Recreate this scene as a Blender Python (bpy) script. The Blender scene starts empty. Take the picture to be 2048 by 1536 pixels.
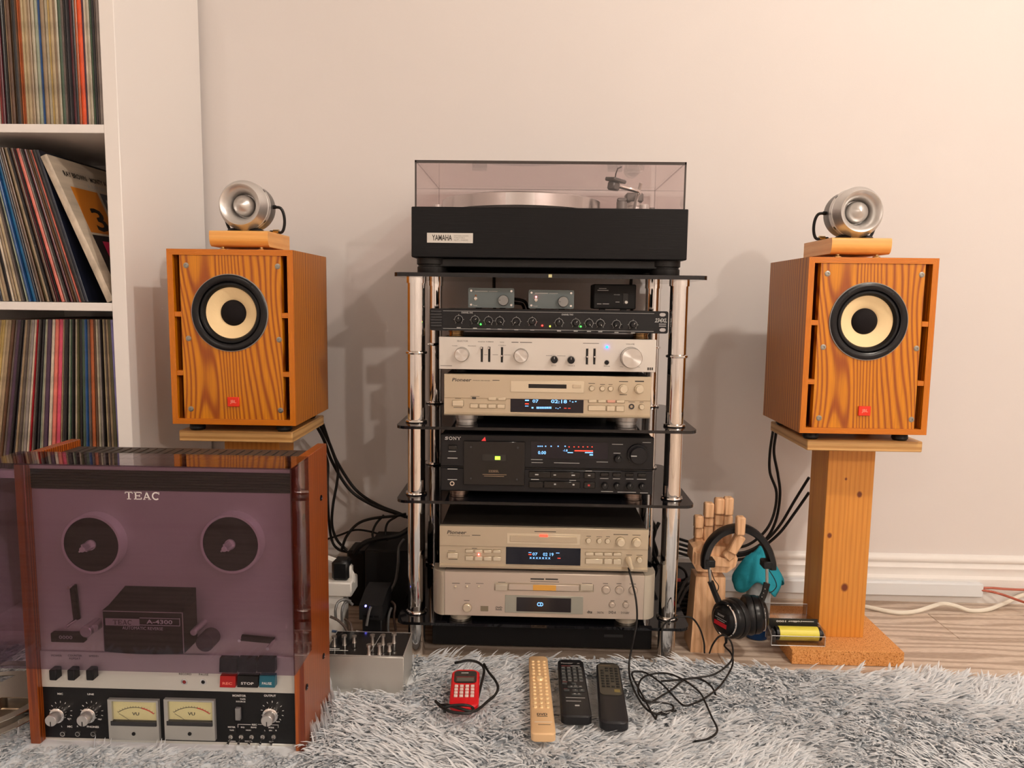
import bpy, math, random
import numpy as np
from mathutils import Vector, Matrix
random.seed(7)
rng = np.random.default_rng(11)
scene = bpy.context.scene
COL = scene.collection

# ------------------------------------------------------------------ camera
H = 0.755                     # camera height above the floor (m)
FPX, YAW, PITCH, ROLL = 1500.0, -0.0264, 0.1112, 0.013
_f = np.array([math.sin(YAW)*math.cos(PITCH), math.cos(YAW)*math.cos(PITCH), -math.sin(PITCH)])
_r = np.array([math.cos(YAW), -math.sin(YAW), 0.0])
_d = np.cross(_f, _r)
_r, _d = _r*math.cos(ROLL)-_d*math.sin(ROLL), _r*math.sin(ROLL)+_d*math.cos(ROLL)
cam_data = bpy.data.cameras.new('camera')
cam_data.sensor_width = 36.0
cam_data.lens = FPX/2048*36.0
cam_data.clip_start = 0.05
cam = bpy.data.objects.new('camera', cam_data)
COL.objects.link(cam)
cam.matrix_world = Matrix(((_r[0], -_d[0], -_f[0], 0), (_r[1], -_d[1], -_f[1], 0), (_r[2], -_d[2], -_f[2], H), (0, 0, 0, 1)))
scene.camera = cam

# ------------------------------------------------------------------ world, exposure
world = bpy.data.worlds.new('world'); scene.world = world
world.use_nodes = True
world.node_tree.nodes['Background'].inputs[0].default_value = (0.9, 0.8, 0.7, 1)
world.node_tree.nodes['Background'].inputs[1].default_value = 0.0
vs = scene.view_settings
vs.view_transform = 'Standard'; vs.look = 'None'; vs.gamma = 1.0; vs.use_curve_mapping = False
vs.exposure = -0.16
scene.cycles.max_bounces = 12; scene.cycles.diffuse_bounces = 5; scene.cycles.transparent_max_bounces = 24
LAMPS = [(1.35, 0.22, 86.0), (2.1, -2.4, 130.0), (-1.4, -2.6, 42.0)]   # ceiling downlights: x, y, watts
LAMP_COLOUR = (1.0, 0.895, 0.785)
CEIL = 2.42
def place_lamps():
    for i, (x, y, w) in enumerate(LAMPS):
        nm = 'ceiling_downlight_'+('near_right', 'far_right', 'far_left')[i]+'_offscreen'
        ld = bpy.data.lights.new(nm, 'POINT'); ld.energy = w; ld.color = LAMP_COLOUR; ld.shadow_soft_size = 0.05
        lo = bpy.data.objects.new(nm, ld); COL.objects.link(lo); lo.location = (x, y, CEIL-0.06)
place_lamps()

# ------------------------------------------------------------------ photo measurements -> metres
def _ray(px, py):
    a, b = (px-1024)/FPX, (py-768)/FPX
    return _r*a+_d*b+_f
def at(px, py, Y):
    r = _ray(px, py); k = Y/r[1]
    return (float(r[0]*k), float(Y), float(r[2]*k+H))
def atz(px, py, z):
    r = _ray(px, py); k = (z-H)/r[2]
    return (float(r[0]*k), float(r[1]*k), float(z))
def rect(x0, y0, x1, y1, Y):
    l = at(x0, (y0+y1)/2, Y); r = at(x1, (y0+y1)/2, Y); t = at((x0+x1)/2, y0, Y); b = at((x0+x1)/2, y1, Y)
    return l[0], r[0], b[2], t[2]
def pxm(n, Y): return n*Y/FPX

# ------------------------------------------------------------------ mesh builder
def basis(axis):
    a = Vector(axis).normalized()
    t = Vector((0, 0, 1)) if abs(a.z) < 0.9 else Vector((1, 0, 0))
    u = t.cross(a).normalized(); w = a.cross(u)
    return a, u, w
class MB:
    def __init__(s): s.v = []; s.f = []
    def add(s, vs_, fs):
        n = len(s.v); s.v += [tuple(p) for p in vs_]; s.f += [tuple(i+n for i in f) for f in fs]; return s
    def box(s, x0, x1, y0, y1, z0, z1, ch=0.0):
        if x1 < x0: x0, x1 = x1, x0
        if y1 < y0: y0, y1 = y1, y0
        if z1 < z0: z0, z1 = z1, z0
        ch = min(ch, 0.45*min(x1-x0, y1-y0, z1-z0))
        if ch <= 0:
            return s.add([(x0,y0,z0),(x1,y0,z0),(x1,y1,z0),(x0,y1,z0),(x0,y0,z1),(x1,y0,z1),(x1,y1,z1),(x0,y1,z1)],
                         [(0,3,2,1),(4,5,6,7),(0,1,5,4),(1,2,6,5),(2,3,7,6),(3,0,4,7)])
        vs_ = []; idx = {}
        X = (x0, x1); Y = (y0, y1); Z = (z0, z1)
        for i in (0, 1):
            for j in (0, 1):
                for k in (0, 1):
                    sx, sy, sz = (1, -1)[i]*ch, (1, -1)[j]*ch, (1, -1)[k]*ch
                    idx[i,j,k,0] = len(vs_); vs_.append((X[i], Y[j]+sy, Z[k]+sz))
                    idx[i,j,k,1] = len(vs_); vs_.append((X[i]+sx, Y[j], Z[k]+sz))
                    idx[i,j,k,2] = len(vs_); vs_.append((X[i]+sx, Y[j]+sy, Z[k]))
        fs = []
        def q(a, b, c, d): fs.append((idx[a], idx[b], idx[c], idx[d]))
        q((0,0,0,0),(0,0,1,0),(0,1,1,0),(0,1,0,0)); q((1,0,0,0),(1,1,0,0),(1,1,1,0),(1,0,1,0))
        q((0,0,0,1),(1,0,0,1),(1,0,1,1),(0,0,1,1)); q((0,1,0,1),(0,1,1,1),(1,1,1,1),(1,1,0,1))
        q((0,0,0,2),(0,1,0,2),(1,1,0,2),(1,0,0,2)); q((0,0,1,2),(1,0,1,2),(1,1,1,2),(0,1,1,2))
        for a in (0, 1):
            for b in (0, 1):
                q((a,b,0,0),(a,b,0,1),(a,b,1,1),(a,b,1,0))
                q((a,0,b,0),(a,1,b,0),(a,1,b,2),(a,0,b,2))
                q((0,a,b,1),(1,a,b,1),(1,a,b,2),(0,a,b,2))
        for i in (0, 1):
            for j in (0, 1):
                for k in (0, 1): fs.append((idx[i,j,k,0], idx[i,j,k,1], idx[i,j,k,2]))
        return s.add(vs_, fs)
    def lathe(s, c, prof, axis=(0,-1,0), seg=32):
        a, u, w = basis(axis); c = Vector(c); vs_ = []; fs = []; rows = []
        for r, t in prof:
            if r <= 1e-7:
                rows.append((len(vs_), 1)); vs_.append(c+a*t)
            else:
                rows.append((len(vs_), seg))
                for i in range(seg):
                    th = 2*math.pi*i/seg
                    vs_.append(c+a*t+u*(r*math.cos(th))+w*(r*math.sin(th)))
        for (i0, n0), (i1, n1) in zip(rows, rows[1:]):
            for i in range(seg):
                j = (i+1) % seg
                if n0 == 1 and n1 == 1: break
                if n0 == 1: fs.append((i0, i1+i, i1+j))
                elif n1 == 1: fs.append((i0+i, i1, i0+j))
                else: fs.append((i0+i, i1+i, i1+j, i0+j))
        return s.add(vs_, fs)
    def cyl(s, c, r, h, axis=(0,-1,0), seg=24, ch=0.0, r2=None):
        r2 = r if r2 is None else r2
        if ch: return s.lathe(c, [(0,0),(r,0),(r2,h-ch),(r2-ch,h),(0,h)], axis, seg)
        return s.lathe(c, [(0,0),(r,0),(r2,h),(0,h)], axis, seg)
    def ring(s, c, r0, r1, h, axis=(0,-1,0), seg=32):
        return s.lathe(c, [(r0,0),(r1,0),(r1,h),(r0,h),(r0,0)], axis, seg)
    def tube(s, pts, r, seg=8, caps=True):
        pts = [Vector(p) for p in pts]; n = len(pts); rr = r if hasattr(r, '__len__') else [r]*n
        vs_ = []; fs = []; ref = None
        for i, p in enumerate(pts):
            t = (pts[min(i+1, n-1)]-pts[max(i-1, 0)])
            t = t.normalized() if t.length > 1e-9 else Vector((0,0,1))
            if ref is None:
                _, ref, _ = basis(t)
            ref = (ref-t*ref.dot(t))
            ref = ref.normalized() if ref.length > 1e-6 else basis(t)[1]
            w = t.cross(ref)
            for k in range(seg):
                th = 2*math.pi*k/seg
                vs_.append(p+ref*(rr[i]*math.cos(th))+w*(rr[i]*math.sin(th)))
        for i in range(n-1):
            for k in range(seg):
                j = (k+1) % seg
                fs.append((i*seg+k, i*seg+j, (i+1)*seg+j, (i+1)*seg+k))
        if caps:
            fs.append(tuple(range(seg))[::-1]); fs.append(tuple((n-1)*seg+k for k in range(seg)))
        return s.add(vs_, fs)
    def prism(s, poly, a0, a1, plane='xz'):
        def P(p, a):
            return {'xz': (p[0], a, p[1]), 'xy': (p[0], p[1], a), 'yz': (a, p[0], p[1])}[plane]
        n = len(poly)
        vs_ = [P(p, a0) for p in poly]+[P(p, a1) for p in poly]
        fs = [tuple(range(n)), tuple(range(2*n-1, n-1, -1))]
        fs += [(i, n+i, n+(i+1) % n, (i+1) % n) for i in range(n)]
        return s.add(vs_, fs)
    def sphere(s, c, rx, ry=None, rz=None, seg=16, rings=8):
        ry = rx if ry is None else ry; rz = rx if rz is None else rz
        m = MB().lathe((0,0,0), [(math.sin(math.pi*i/rings), -math.cos(math.pi*i/rings)) for i in range(rings+1)], (0,0,1), seg)
        return s.add([(c[0]+p[0]*rx, c[1]+p[1]*ry, c[2]+p[2]*rz) for p in m.v], m.f)
    def xf(s, M):
        s.v = [tuple(M @ Vector(p)) for p in s.v]; return s
    def merge(s, o): return s.add(o.v, o.f)

def catmull(pts, n=8):
    P = [Vector(p) for p in pts]; out = []
    P = [P[0]*2-P[1]]+P+[P[-1]*2-P[-2]]
    for i in range(1, len(P)-2):
        for k in range(n):
            t = k/n; a, b, c, d = P[i-1], P[i], P[i+1], P[i+2]
            out.append(0.5*((2*b)+(c-a)*t+(2*a-5*b+4*c-d)*t*t+(3*b-a-3*c+d)*t*t*t))
    out.append(P[-2]); return out

# ------------------------------------------------------------------ text as mesh
_tc = {}
def text_mesh(sv, bold=0.0):
    key = (sv, bold)
    if key not in _tc:
        cu = bpy.data.curves.new('t', 'FONT'); cu.body = sv; cu.offset = bold; cu.resolution_u = 2; cu.extrude = 0.0
        ob = bpy.data.objects.new('t', cu); me = ob.to_mesh()
        v = [tuple(p.co) for p in me.vertices]; f = [tuple(p.vertices) for p in me.polygons]
        ob.to_mesh_clear(); bpy.data.objects.remove(ob); bpy.data.curves.remove(cu)
        _tc[key] = (v, f)
    return _tc[key]
def text_fit(mb, sv, x0, x1, z0, z1, y, bold=0.0, flip=False, keep=False, slant=0.0):
    v, f = text_mesh(sv, bold)
    ax = [p[0] for p in v]; az = [p[1] for p in v]
    a0, a1, b0, b1 = min(ax), max(ax), min(az), max(az)
    sx = (x1-x0)/max(a1-a0, 1e-6); sz = (z1-z0)/max(b1-b0, 1e-6)
    out = []
    for p in v:
        u = (p[0]-a0)*sx; w = (p[1]-b0)*sz
        if flip: u = (x1-x0)-u; w = (z1-z0)-w
        out.append((x0+u+slant*w, y, z0+w))
    return mb.add(out, f)
def lab(mb, sv, px0, py0, px1, py1, Y, bold=0.02, **k):
    x0, x1, z0, z1 = rect(px0, py0, px1, py1, Y)
    return text_fit(mb, sv, x0, x1, z0, z1, Y-0.0003, bold, **k)
def dash(mb, px0, py0, px1, py1, Y, t=0.0002):
    x0, x1, z0, z1 = rect(px0, py0, px1, py1, Y)
    return mb.box(x0, x1, Y-t, Y+0.0005, z0, z1)

# ------------------------------------------------------------------ objects
def mesh_of(name, mb, mat, origin=(0,0,0), smooth=0.7):
    me = bpy.data.meshes.new(name)
    o = Vector(origin)
    me.from_pydata([tuple(Vector(p)-o) for p in mb.v], [], mb.f)
    if mat is not None: me.materials.append(mat)
    me.validate()
    import bmesh
    bm = bmesh.new(); bm.from_mesh(me); bmesh.ops.recalc_face_normals(bm, faces=bm.faces); bm.to_mesh(me); bm.free()
    if smooth:
        me.polygons.foreach_set('use_smooth', [True]*len(me.polygons))
        try: me.set_sharp_from_angle(angle=smooth)
        except Exception: pass
    me.update(); return me
def link(o): COL.objects.link(o); return o
def solo(name, mb, mat, label, cat, origin=None, group=None, kind=None, smooth=0.7):
    if origin is None:
        a = np.array(mb.v); origin = ((a[:,0].min()+a[:,0].max())/2, (a[:,1].min()+a[:,1].max())/2, a[:,2].min())
    o = link(bpy.data.objects.new(name, mesh_of(name, mb, mat, origin, smooth))); o.location = origin
    if label: o['label'] = label
    if cat: o['category'] = cat
    if group: o['group'] = group
    if kind: o['kind'] = kind
    return o
class Thing:
    def __init__(s, name, label, cat, origin, group=None):
        s.o = Vector(origin); s.e = link(bpy.data.objects.new(name, None)); s.e.location = origin; s.e.empty_display_size = 0.02
        s.e['label'] = label; s.e['category'] = cat
        if group: s.e['group'] = group
        s.gaps = []
    def part(s, name, mb, mat, sub=None, label=None, kind=None, smooth=0.7):
        o = link(bpy.data.objects.new(name, mesh_of(name, mb, mat, s.o, smooth)))
        o.parent = sub if sub is not None else s.e
        if label: o['label'] = label
        if kind or name == 'panel_lettering': o['kind'] = kind or 'stuff'      # print too fine to pick apart
        return o
    def inst(s, src, loc, sub=None, name=None):
        o = link(bpy.data.objects.new(name or src.name.split('.')[0], src.data)); o.parent = sub if sub is not None else s.e
        o.location = loc; return o
def carve(ob, cutter, origin):
    """cut real openings into a part"""
    tmp = link(bpy.data.objects.new('cutter', mesh_of('cutter', cutter, None, origin, 0))); tmp.parent = ob.parent
    md_ = ob.modifiers.new('openings', 'BOOLEAN'); md_.operation = 'DIFFERENCE'; md_.solver = 'EXACT'; md_.use_self = True; md_.object = tmp
    bpy.context.view_layer.update()
    me = bpy.data.meshes.new_from_object(ob.evaluated_get(bpy.context.evaluated_depsgraph_get()))
    ob.modifiers.clear()
    if len(me.polygons) > 5: ob.data = me
    bpy.data.objects.remove(tmp)
def struct(name, mb, mat, label=None, smooth=0.7, origin=(0,0,0), parent=None):
    o = link(bpy.data.objects.new(name, mesh_of(name, mb, mat, origin, smooth))); o.location = origin
    if parent is None: o['kind'] = 'structure'
    else: o.parent = parent
    if label: o['label'] = label
    return o

# ------------------------------------------------------------------ materials
MATS = {}
def srgb(r, g, b):
    return tuple((c/255/12.92 if c/255 <= 0.04045 else ((c/255+0.055)/1.055)**2.4) for c in (r, g, b))
def M(name, col=(0.5,0.5,0.5), rough=0.5, metal=0.0, bump=0.0, bscale=300.0, var=0.0, vscale=30.0, coat=0.0, spec=0.5, emit=None, estr=0.0, aniso=None, stretch=(1,1,1)):
    if name in MATS: return MATS[name]
    m = bpy.data.materials.new(name); m.use_nodes = True; nt = m.node_tree; b = nt.nodes['Principled BSDF']
    b.inputs['Base Color'].default_value = (*col, 1); b.inputs['Roughness'].default_value = rough; b.inputs['Metallic'].default_value = metal
    b.inputs['Specular IOR Level'].default_value = spec
    if coat: b.inputs['Coat Weight'].default_value = coat; b.inputs['Coat Roughness'].default_value = 0.15
    if emit: b.inputs['Emission Color'].default_value = (*emit, 1); b.inputs['Emission Strength'].default_value = estr
    if bump or var:
        tc = nt.nodes.new('ShaderNodeTexCoord'); mp = nt.nodes.new('ShaderNodeMapping'); mp.inputs['Scale'].default_value = stretch
        nt.links.new(tc.outputs['Object'], mp.inputs[0])
    if var:
        n = nt.nodes.new('ShaderNodeTexNoise'); n.inputs['Scale'].default_value = vscale; n.inputs['Detail'].default_value = 4
        nt.links.new(mp.outputs[0], n.inputs['Vector'])
        r = nt.nodes.new('ShaderNodeValToRGB'); r.color_ramp.elements[0].position = 0.3; r.color_ramp.elements[1].position = 0.7
        r.color_ramp.elements[0].color = (*[c*(1-var) for c in col], 1); r.color_ramp.elements[1].color = (*[min(1, c*(1+var)) for c in col], 1)
        nt.links.new(n.outputs[0], r.inputs[0]); nt.links.new(r.outputs[0], b.inputs['Base Color'])
    if bump:
        n2 = nt.nodes.new('ShaderNodeTexNoise'); n2.inputs['Scale'].default_value = bscale; n2.inputs['Detail'].default_value = 3
        nt.links.new(mp.outputs[0], n2.inputs['Vector'])
        bp = nt.nodes.new('ShaderNodeBump'); bp.inputs['Strength'].default_value = bump; bp.inputs['Distance'].default_value = 0.002
        nt.links.new(n2.outputs[0], bp.inputs['Height']); nt.links.new(bp.outputs[0], b.inputs['Normal'])
    MATS[name] = m; return m
def wood(name, light, dark, axis='x', scale=60.0, along=(1,1,0.10), dist=5.0, rough=0.4, coat=0.2, knots=False, fine=0.35):
    """growth-ring grain: bands across `axis`, stretched along the board"""
    if name in MATS: return MATS[name]
    m = bpy.data.materials.new(name); m.use_nodes = True; nt = m.node_tree; b = nt.nodes['Principled BSDF']; L = nt.links.new; N = nt.nodes.new
    tc = N('ShaderNodeTexCoord'); mp = N('ShaderNodeMapping'); mp.inputs['Scale'].default_value = along; L(tc.outputs['Object'], mp.inputs[0])
    wv = N('ShaderNodeTexWave'); wv.wave_type = 'BANDS'; wv.bands_direction = axis.upper(); wv.inputs['Scale'].default_value = scale/6.28
    wv.inputs['Distortion'].default_value = dist; wv.inputs['Detail'].default_value = 2.5; wv.inputs['Detail Scale'].default_value = 1.6; wv.inputs['Detail Roughness'].default_value = 0.55
    L(mp.outputs[0], wv.inputs['Vector'])
    r = N('ShaderNodeValToRGB'); e = r.color_ramp.elements; e[0].position = 0.05; e[0].color = (*dark, 1); e[1].position = 0.75; e[1].color = (*light, 1)
    k = e.new(0.4); k.color = (*[0.35*a+0.65*c for a, c in zip(dark, light)], 1)
    L(wv.outputs[0], r.inputs[0])
    mp2 = N('ShaderNodeMapping'); mp2.inputs['Scale'].default_value = tuple(a*8 for a in along); L(tc.outputs['Object'], mp2.inputs[0])
    n = N('ShaderNodeTexNoise'); n.inputs['Scale'].default_value = 60; n.inputs['Detail'].default_value = 5; L(mp2.outputs[0], n.inputs['Vector'])
    mx = N('ShaderNodeMixRGB'); mx.blend_type = 'MULTIPLY'; mx.inputs[0].default_value = fine
    rr = N('ShaderNodeValToRGB'); rr.color_ramp.elements[0].position = 0.3; rr.color_ramp.elements[0].color = (0.55, 0.5, 0.45, 1); rr.color_ramp.elements[1].position = 0.65
    L(n.outputs[0], rr.inputs[0]); L(r.outputs[0], mx.inputs[1]); L(rr.outputs[0], mx.inputs[2])
    L(mx.outputs[0], b.inputs['Base Color'])
    b.inputs['Roughness'].default_value = rough
    if coat: b.inputs['Coat Weight'].default_value = coat; b.inputs['Coat Roughness'].default_value = 0.25
    bp = N('ShaderNodeBump'); bp.inputs['Strength'].default_value = 0.12; bp.inputs['Distance'].default_value = 0.001
    L(wv.outputs[0], bp.inputs['Height']); L(bp.outputs[0], b.inputs['Normal'])
    MATS[name] = m; return m
def flame(name, light, dark, axis='x', bands=55.0, swirl=9.0, freq=(7.0,7.0,1.1), rough=0.4, coat=0.12):
    """flat-sawn softwood veneer: contour lines of a smooth, stretched noise make the cathedral figure"""
    if name in MATS: return MATS[name]
    m = bpy.data.materials.new(name); m.use_nodes = True; nt = m.node_tree; b = nt.nodes['Principled BSDF']; L = nt.links.new; N = nt.nodes.new
    tc = N('ShaderNodeTexCoord'); mp = N('ShaderNodeMapping'); mp.inputs['Scale'].default_value = freq; L(tc.outputs['Object'], mp.inputs[0])
    n = N('ShaderNodeTexNoise'); n.inputs['Scale'].default_value = 1.0; n.inputs['Detail'].default_value = 1.2; n.inputs['Roughness'].default_value = 0.35; L(mp.outputs[0], n.inputs['Vector'])
    sp = N('ShaderNodeSeparateXYZ'); L(tc.outputs['Object'], sp.inputs[0])
    a = N('ShaderNodeMath'); a.operation = 'MULTIPLY'; a.inputs[1].default_value = bands*6.283; L(sp.outputs['XYZ'.index(axis.upper())], a.inputs[0])
    c = N('ShaderNodeMath'); c.operation = 'MULTIPLY_ADD'; c.inputs[1].default_value = swirl*6.283; L(n.outputs[0], c.inputs[0]); L(a.outputs[0], c.inputs[2])
    s_ = N('ShaderNodeMath'); s_.operation = 'SINE'; L(c.outputs[0], s_.inputs[0])
    r = N('ShaderNodeValToRGB'); e = r.color_ramp.elements; e[0].position = 0.0; e[0].color = (*light, 1); e[1].position = 1.0; e[1].color = (*dark, 1)
    k = e.new(0.55); k.color = (*[0.75*u+0.25*v for u, v in zip(light, dark)], 1)
    mr = N('ShaderNodeMapRange'); mr.inputs[1].default_value = -1; mr.inputs[2].default_value = 1; L(s_.outputs[0], mr.inputs[0]); L(mr.outputs[0], r.inputs[0])
    mp2 = N('ShaderNodeMapping'); mp2.inputs['Scale'].default_value = (400, 400, 12); L(tc.outputs['Object'], mp2.inputs[0])
    n2 = N('ShaderNodeTexNoise'); n2.inputs['Scale'].default_value = 1.0; n2.inputs['Detail'].default_value = 4; L(mp2.outputs[0], n2.inputs['Vector'])
    rr = N('ShaderNodeValToRGB'); rr.color_ramp.elements[0].position = 0.3; rr.color_ramp.elements[0].color = (0.72, 0.66, 0.55, 1); rr.color_ramp.elements[1].position = 0.6; L(n2.outputs[0], rr.inputs[0])
    mx = N('ShaderNodeMixRGB'); mx.blend_type = 'MULTIPLY'; mx.inputs[0].default_value = 0.7; L(r.outputs[0], mx.inputs[1]); L(rr.outputs[0], mx.inputs[2])
    L(mx.outputs[0], b.inputs['Base Color']); b.inputs['Roughness'].default_value = rough
    b.inputs['Coat Weight'].default_value = coat; b.inputs['Coat Roughness'].default_value = 0.25
    MATS[name] = m; return m
def clear(name, tint, gloss=0.06, rough=0.03, ior=1.49):
    """thin tinted acrylic or glass sheet: tinted transparency with a Fresnel reflection"""
    if name in MATS: return MATS[name]
    m = bpy.data.materials.new(name); m.use_nodes = True; nt = m.node_tree; nt.nodes.remove(nt.nodes['Principled BSDF']); L = nt.links.new; N = nt.nodes.new
    out = nt.nodes['Material Output']
    tr = N('ShaderNodeBsdfTransparent'); tr.inputs[0].default_value = (*tint, 1)
    gl = N('ShaderNodeBsdfGlossy'); gl.inputs['Roughness'].default_value = rough; gl.inputs['Color'].default_value = (1, 1, 1, 1)
    lw = N('ShaderNodeLayerWeight'); lw.inputs[0].default_value = 0.5      # Schlick reflectance, the same from both faces of the sheet
    pw = N('ShaderNodeMath'); pw.operation = 'POWER'; pw.inputs[1].default_value = 5.0; L(lw.outputs['Facing'], pw.inputs[0])
    r0 = ((ior-1)/(ior+1))**2*0.75
    ma = N('ShaderNodeMath'); ma.operation = 'MULTIPLY_ADD'; ma.inputs[1].default_value = 0.9; ma.inputs[2].default_value = r0; L(pw.outputs[0], ma.inputs[0])
    mx = N('ShaderNodeMixShader'); L(ma.outputs[0], mx.inputs[0]); L(tr.outputs[0], mx.inputs[1]); L(gl.outputs[0], mx.inputs[2])
    L(mx.outputs[0], out.inputs[0]); MATS[name] = m; return m
def spun_mat(name, col, rough, axis='Y'):
    """turned metal: anisotropic highlight fanning out from the centre"""
    if name in MATS: return MATS[name]
    m = M(name, col, rough, 1.0); nt = m.node_tree; b = nt.nodes['Principled BSDF']
    tn = nt.nodes.new('ShaderNodeTangent'); tn.direction_type = 'RADIAL'; tn.axis = axis
    b.inputs['Anisotropic'].default_value = 0.85; nt.links.new(tn.outputs[0], b.inputs['Tangent']); return m
def emitm(name, col, s):
    return M(name, tuple(c*0.3 for c in col), 0.4, emit=col, estr=s)

black = M('black_plastic', (0.006,0.006,0.007), 0.42, spec=0.35)
black_gloss = M('black_gloss', (0.008,0.008,0.009), 0.12)
black_matte = M('black_matte', (0.007,0.007,0.008), 0.6, spec=0.3, bump=0.1, bscale=900)
rubber = M('black_rubber', (0.008,0.007,0.007), 0.5, spec=0.35)
dark_grey = M('dark_grey_plastic', (0.03,0.03,0.033), 0.4)
chrome = M('chrome', (0.82,0.80,0.78), 0.05, 1.0)
steel = M('brushed_steel', (0.62,0.60,0.57), 0.28, 1.0, bump=0.05, bscale=200, stretch=(1,1,30))
alu = M('turned_aluminium', (0.66,0.64,0.62), 0.34, 0.75)
brass = M('brass', (0.72,0.50,0.22), 0.25, 1.0)
silver_panel = M('silver_anodised', (0.70,0.67,0.63), 0.42, 0.55, bump=0.03, bscale=400, stretch=(0.02,1,1))
champagne = M('champagne_aluminium', (0.60,0.51,0.38), 0.38, 0.55, bump=0.03, bscale=400, stretch=(0.02,1,1))
champ_key = M('champagne_button', (0.74,0.65,0.50), 0.30, 0.5)
pinkgold = M('pale_gold_aluminium', (0.62,0.53,0.45), 0.40, 0.5, bump=0.03, bscale=400, stretch=(0.02,1,1))
ink_dark = M('dark_print', (0.05,0.045,0.04), 0.6)
ink_white = M('white_print', (0.75,0.74,0.72), 0.6)
ink_grey = M('grey_print', (0.42,0.42,0.41), 0.6)
white_plastic = M('white_plastic', (0.78,0.76,0.72), 0.35)
white_lam = M('white_laminate', (0.86,0.83,0.81), 0.35, bump=0.02, bscale=200)
screen = M('dark_display_window', (0.004,0.004,0.012), 0.08)
glow_blue = emitm('blue_display_glow', (0.22,0.52,1.0), 1.7)
glow_red = emitm('red_display_glow', (1.0,0.06,0.03), 1.5)
# ================================================================== the room
YW = 1.895; XL, XR, YB = -2.1, 3.1, -4.2
paint = M('warm_beige_paint', (0.735,0.695,0.68), 0.75, bump=0.06, bscale=500, var=0.012, vscale=3)
ceil_paint = M('ceiling_paint', (0.78,0.76,0.73), 0.85, bump=0.05, bscale=200)
trim_paint = M('white_trim_paint', (0.82,0.80,0.78), 0.35, var=0.02, vscale=8)
struct('wall_back', MB().box(XL-0.1, XR+0.1, YW, YW+0.1, -0.1, CEIL+0.1), paint, 'warm beige painted wall behind the hi-fi rack')
struct('wall_left', MB().box(XL-0.1, XL, YB, YW, -0.1, CEIL+0.1), paint, 'beige side wall beyond the record shelf')
struct('wall_right', MB().box(XR, XR+0.1, YB, YW, -0.1, CEIL+0.1), paint, 'beige side wall on the open side of the room')
struct('wall_front', MB().box(XL-0.1, XR+0.1, YB-0.1, YB, -0.1, CEIL+0.1), paint, 'beige wall across the room from the rack')
struct('ceiling', MB().box(XL, XR, YB, YW, CEIL, CEIL+0.1), ceil_paint, 'plain white ceiling with downlights')
# laminate floor: planks of pale weathered wood running along the wall
fl_mat = wood('pale_laminate', (0.72,0.60,0.50), (0.46,0.35,0.27), 'y', 70, (0.12,1,1), 9.0, rough=0.45, coat=0.0, fine=0.6)
floor = struct('floor', MB().box(XL, XR, YB, YW, -0.1, -0.002), M('floor_joint', (0.42,0.32,0.24), 0.8), 'pale weathered wood laminate floor')
PW, PL = 0.142, 1.22
pl_me = mesh_of('plank', MB().box(0, PL-0.0012, 0, PW-0.0012, -0.008, 0, 0.0006), fl_mat)
row = 0
y = YW-PW*0.62
while y > YB-PW:
    x = XL-((row*0.47) % 1.0)*PL
    while x < XR:
        if x > XL-PL and not (y < -0.2):
            o = link(bpy.data.objects.new('plank', pl_me)); o.parent = floor; o.location = (x, y, random.uniform(-0.0003, 0))
            if x < XL or x+PL > XR or y+PW > YW:   # cut at the walls
                x0, x1 = max(x, XL), min(x+PL-0.0012, XR)
                if x1-x0 > 0.05:
                    o.data = mesh_of('plank', MB().box(x0-x, x1-x, 0, min(PW-0.0012, YW-y), -0.008, 0, 0.0006), fl_mat)
                else: bpy.data.objects.remove(o)
        x += PL
    y -= PW; row += 1
far = MB().box(XL, XR, YB, y+PW if False else -0.2-PW*0.2, -0.008, -0.0005)
struct('floor_far', far, fl_mat, parent=floor)
# moulded baseboard
prof = [(0,0),(-0.016,0),(-0.016,0.062),(-0.013,0.066),(-0.010,0.069),(-0.0085,0.078),(-0.0105,0.084),(-0.012,0.089),(-0.0085,0.0935),(-0.0075,0.101),(-0.0115,0.105),(-0.0125,0.110),(-0.0105,0.116),(-0.004,0.121),(0,0.122)]
def baseboard(name, x0, x1, lab_):
    mb = MB().prism([(YW+p[0], p[1]) for p in prof], x0, x1, 'yz')
    return struct(name, mb, trim_paint, lab_, smooth=0.6)
baseboard('baseboard_back', XL, XR, 'white moulded baseboard along the back wall')
struct('baseboard_right', MB().box(XR-0.016, XR, YB, YW-0.016, 0, 0.11, 0.002).box(XR-0.010, XR, YB, YW-0.016, 0.11, 0.122, 0.002), trim_paint, 'white baseboard on the side wall')
# ceiling downlights (fixtures)
for i, (x, yy, w) in enumerate(LAMPS):
    t = Thing('ceiling_downlight', 'round white recessed ceiling downlight', 'light', (x, yy, CEIL-0.03), 'ceiling downlights')
    t.part('trim_ring', MB().ring((x, yy, CEIL-0.012), 0.045, 0.075, 0.012, (0,0,1), 32), white_plastic)
    t.part('lens_'+('near_right', 'far_right', 'far_left')[i]+'_offscreen', MB().cyl((x, yy, CEIL-0.008), 0.045, 0.007, (0,0,1), 24), emitm('lamp_lens', (1.0,0.86,0.68), 6.0))

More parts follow.
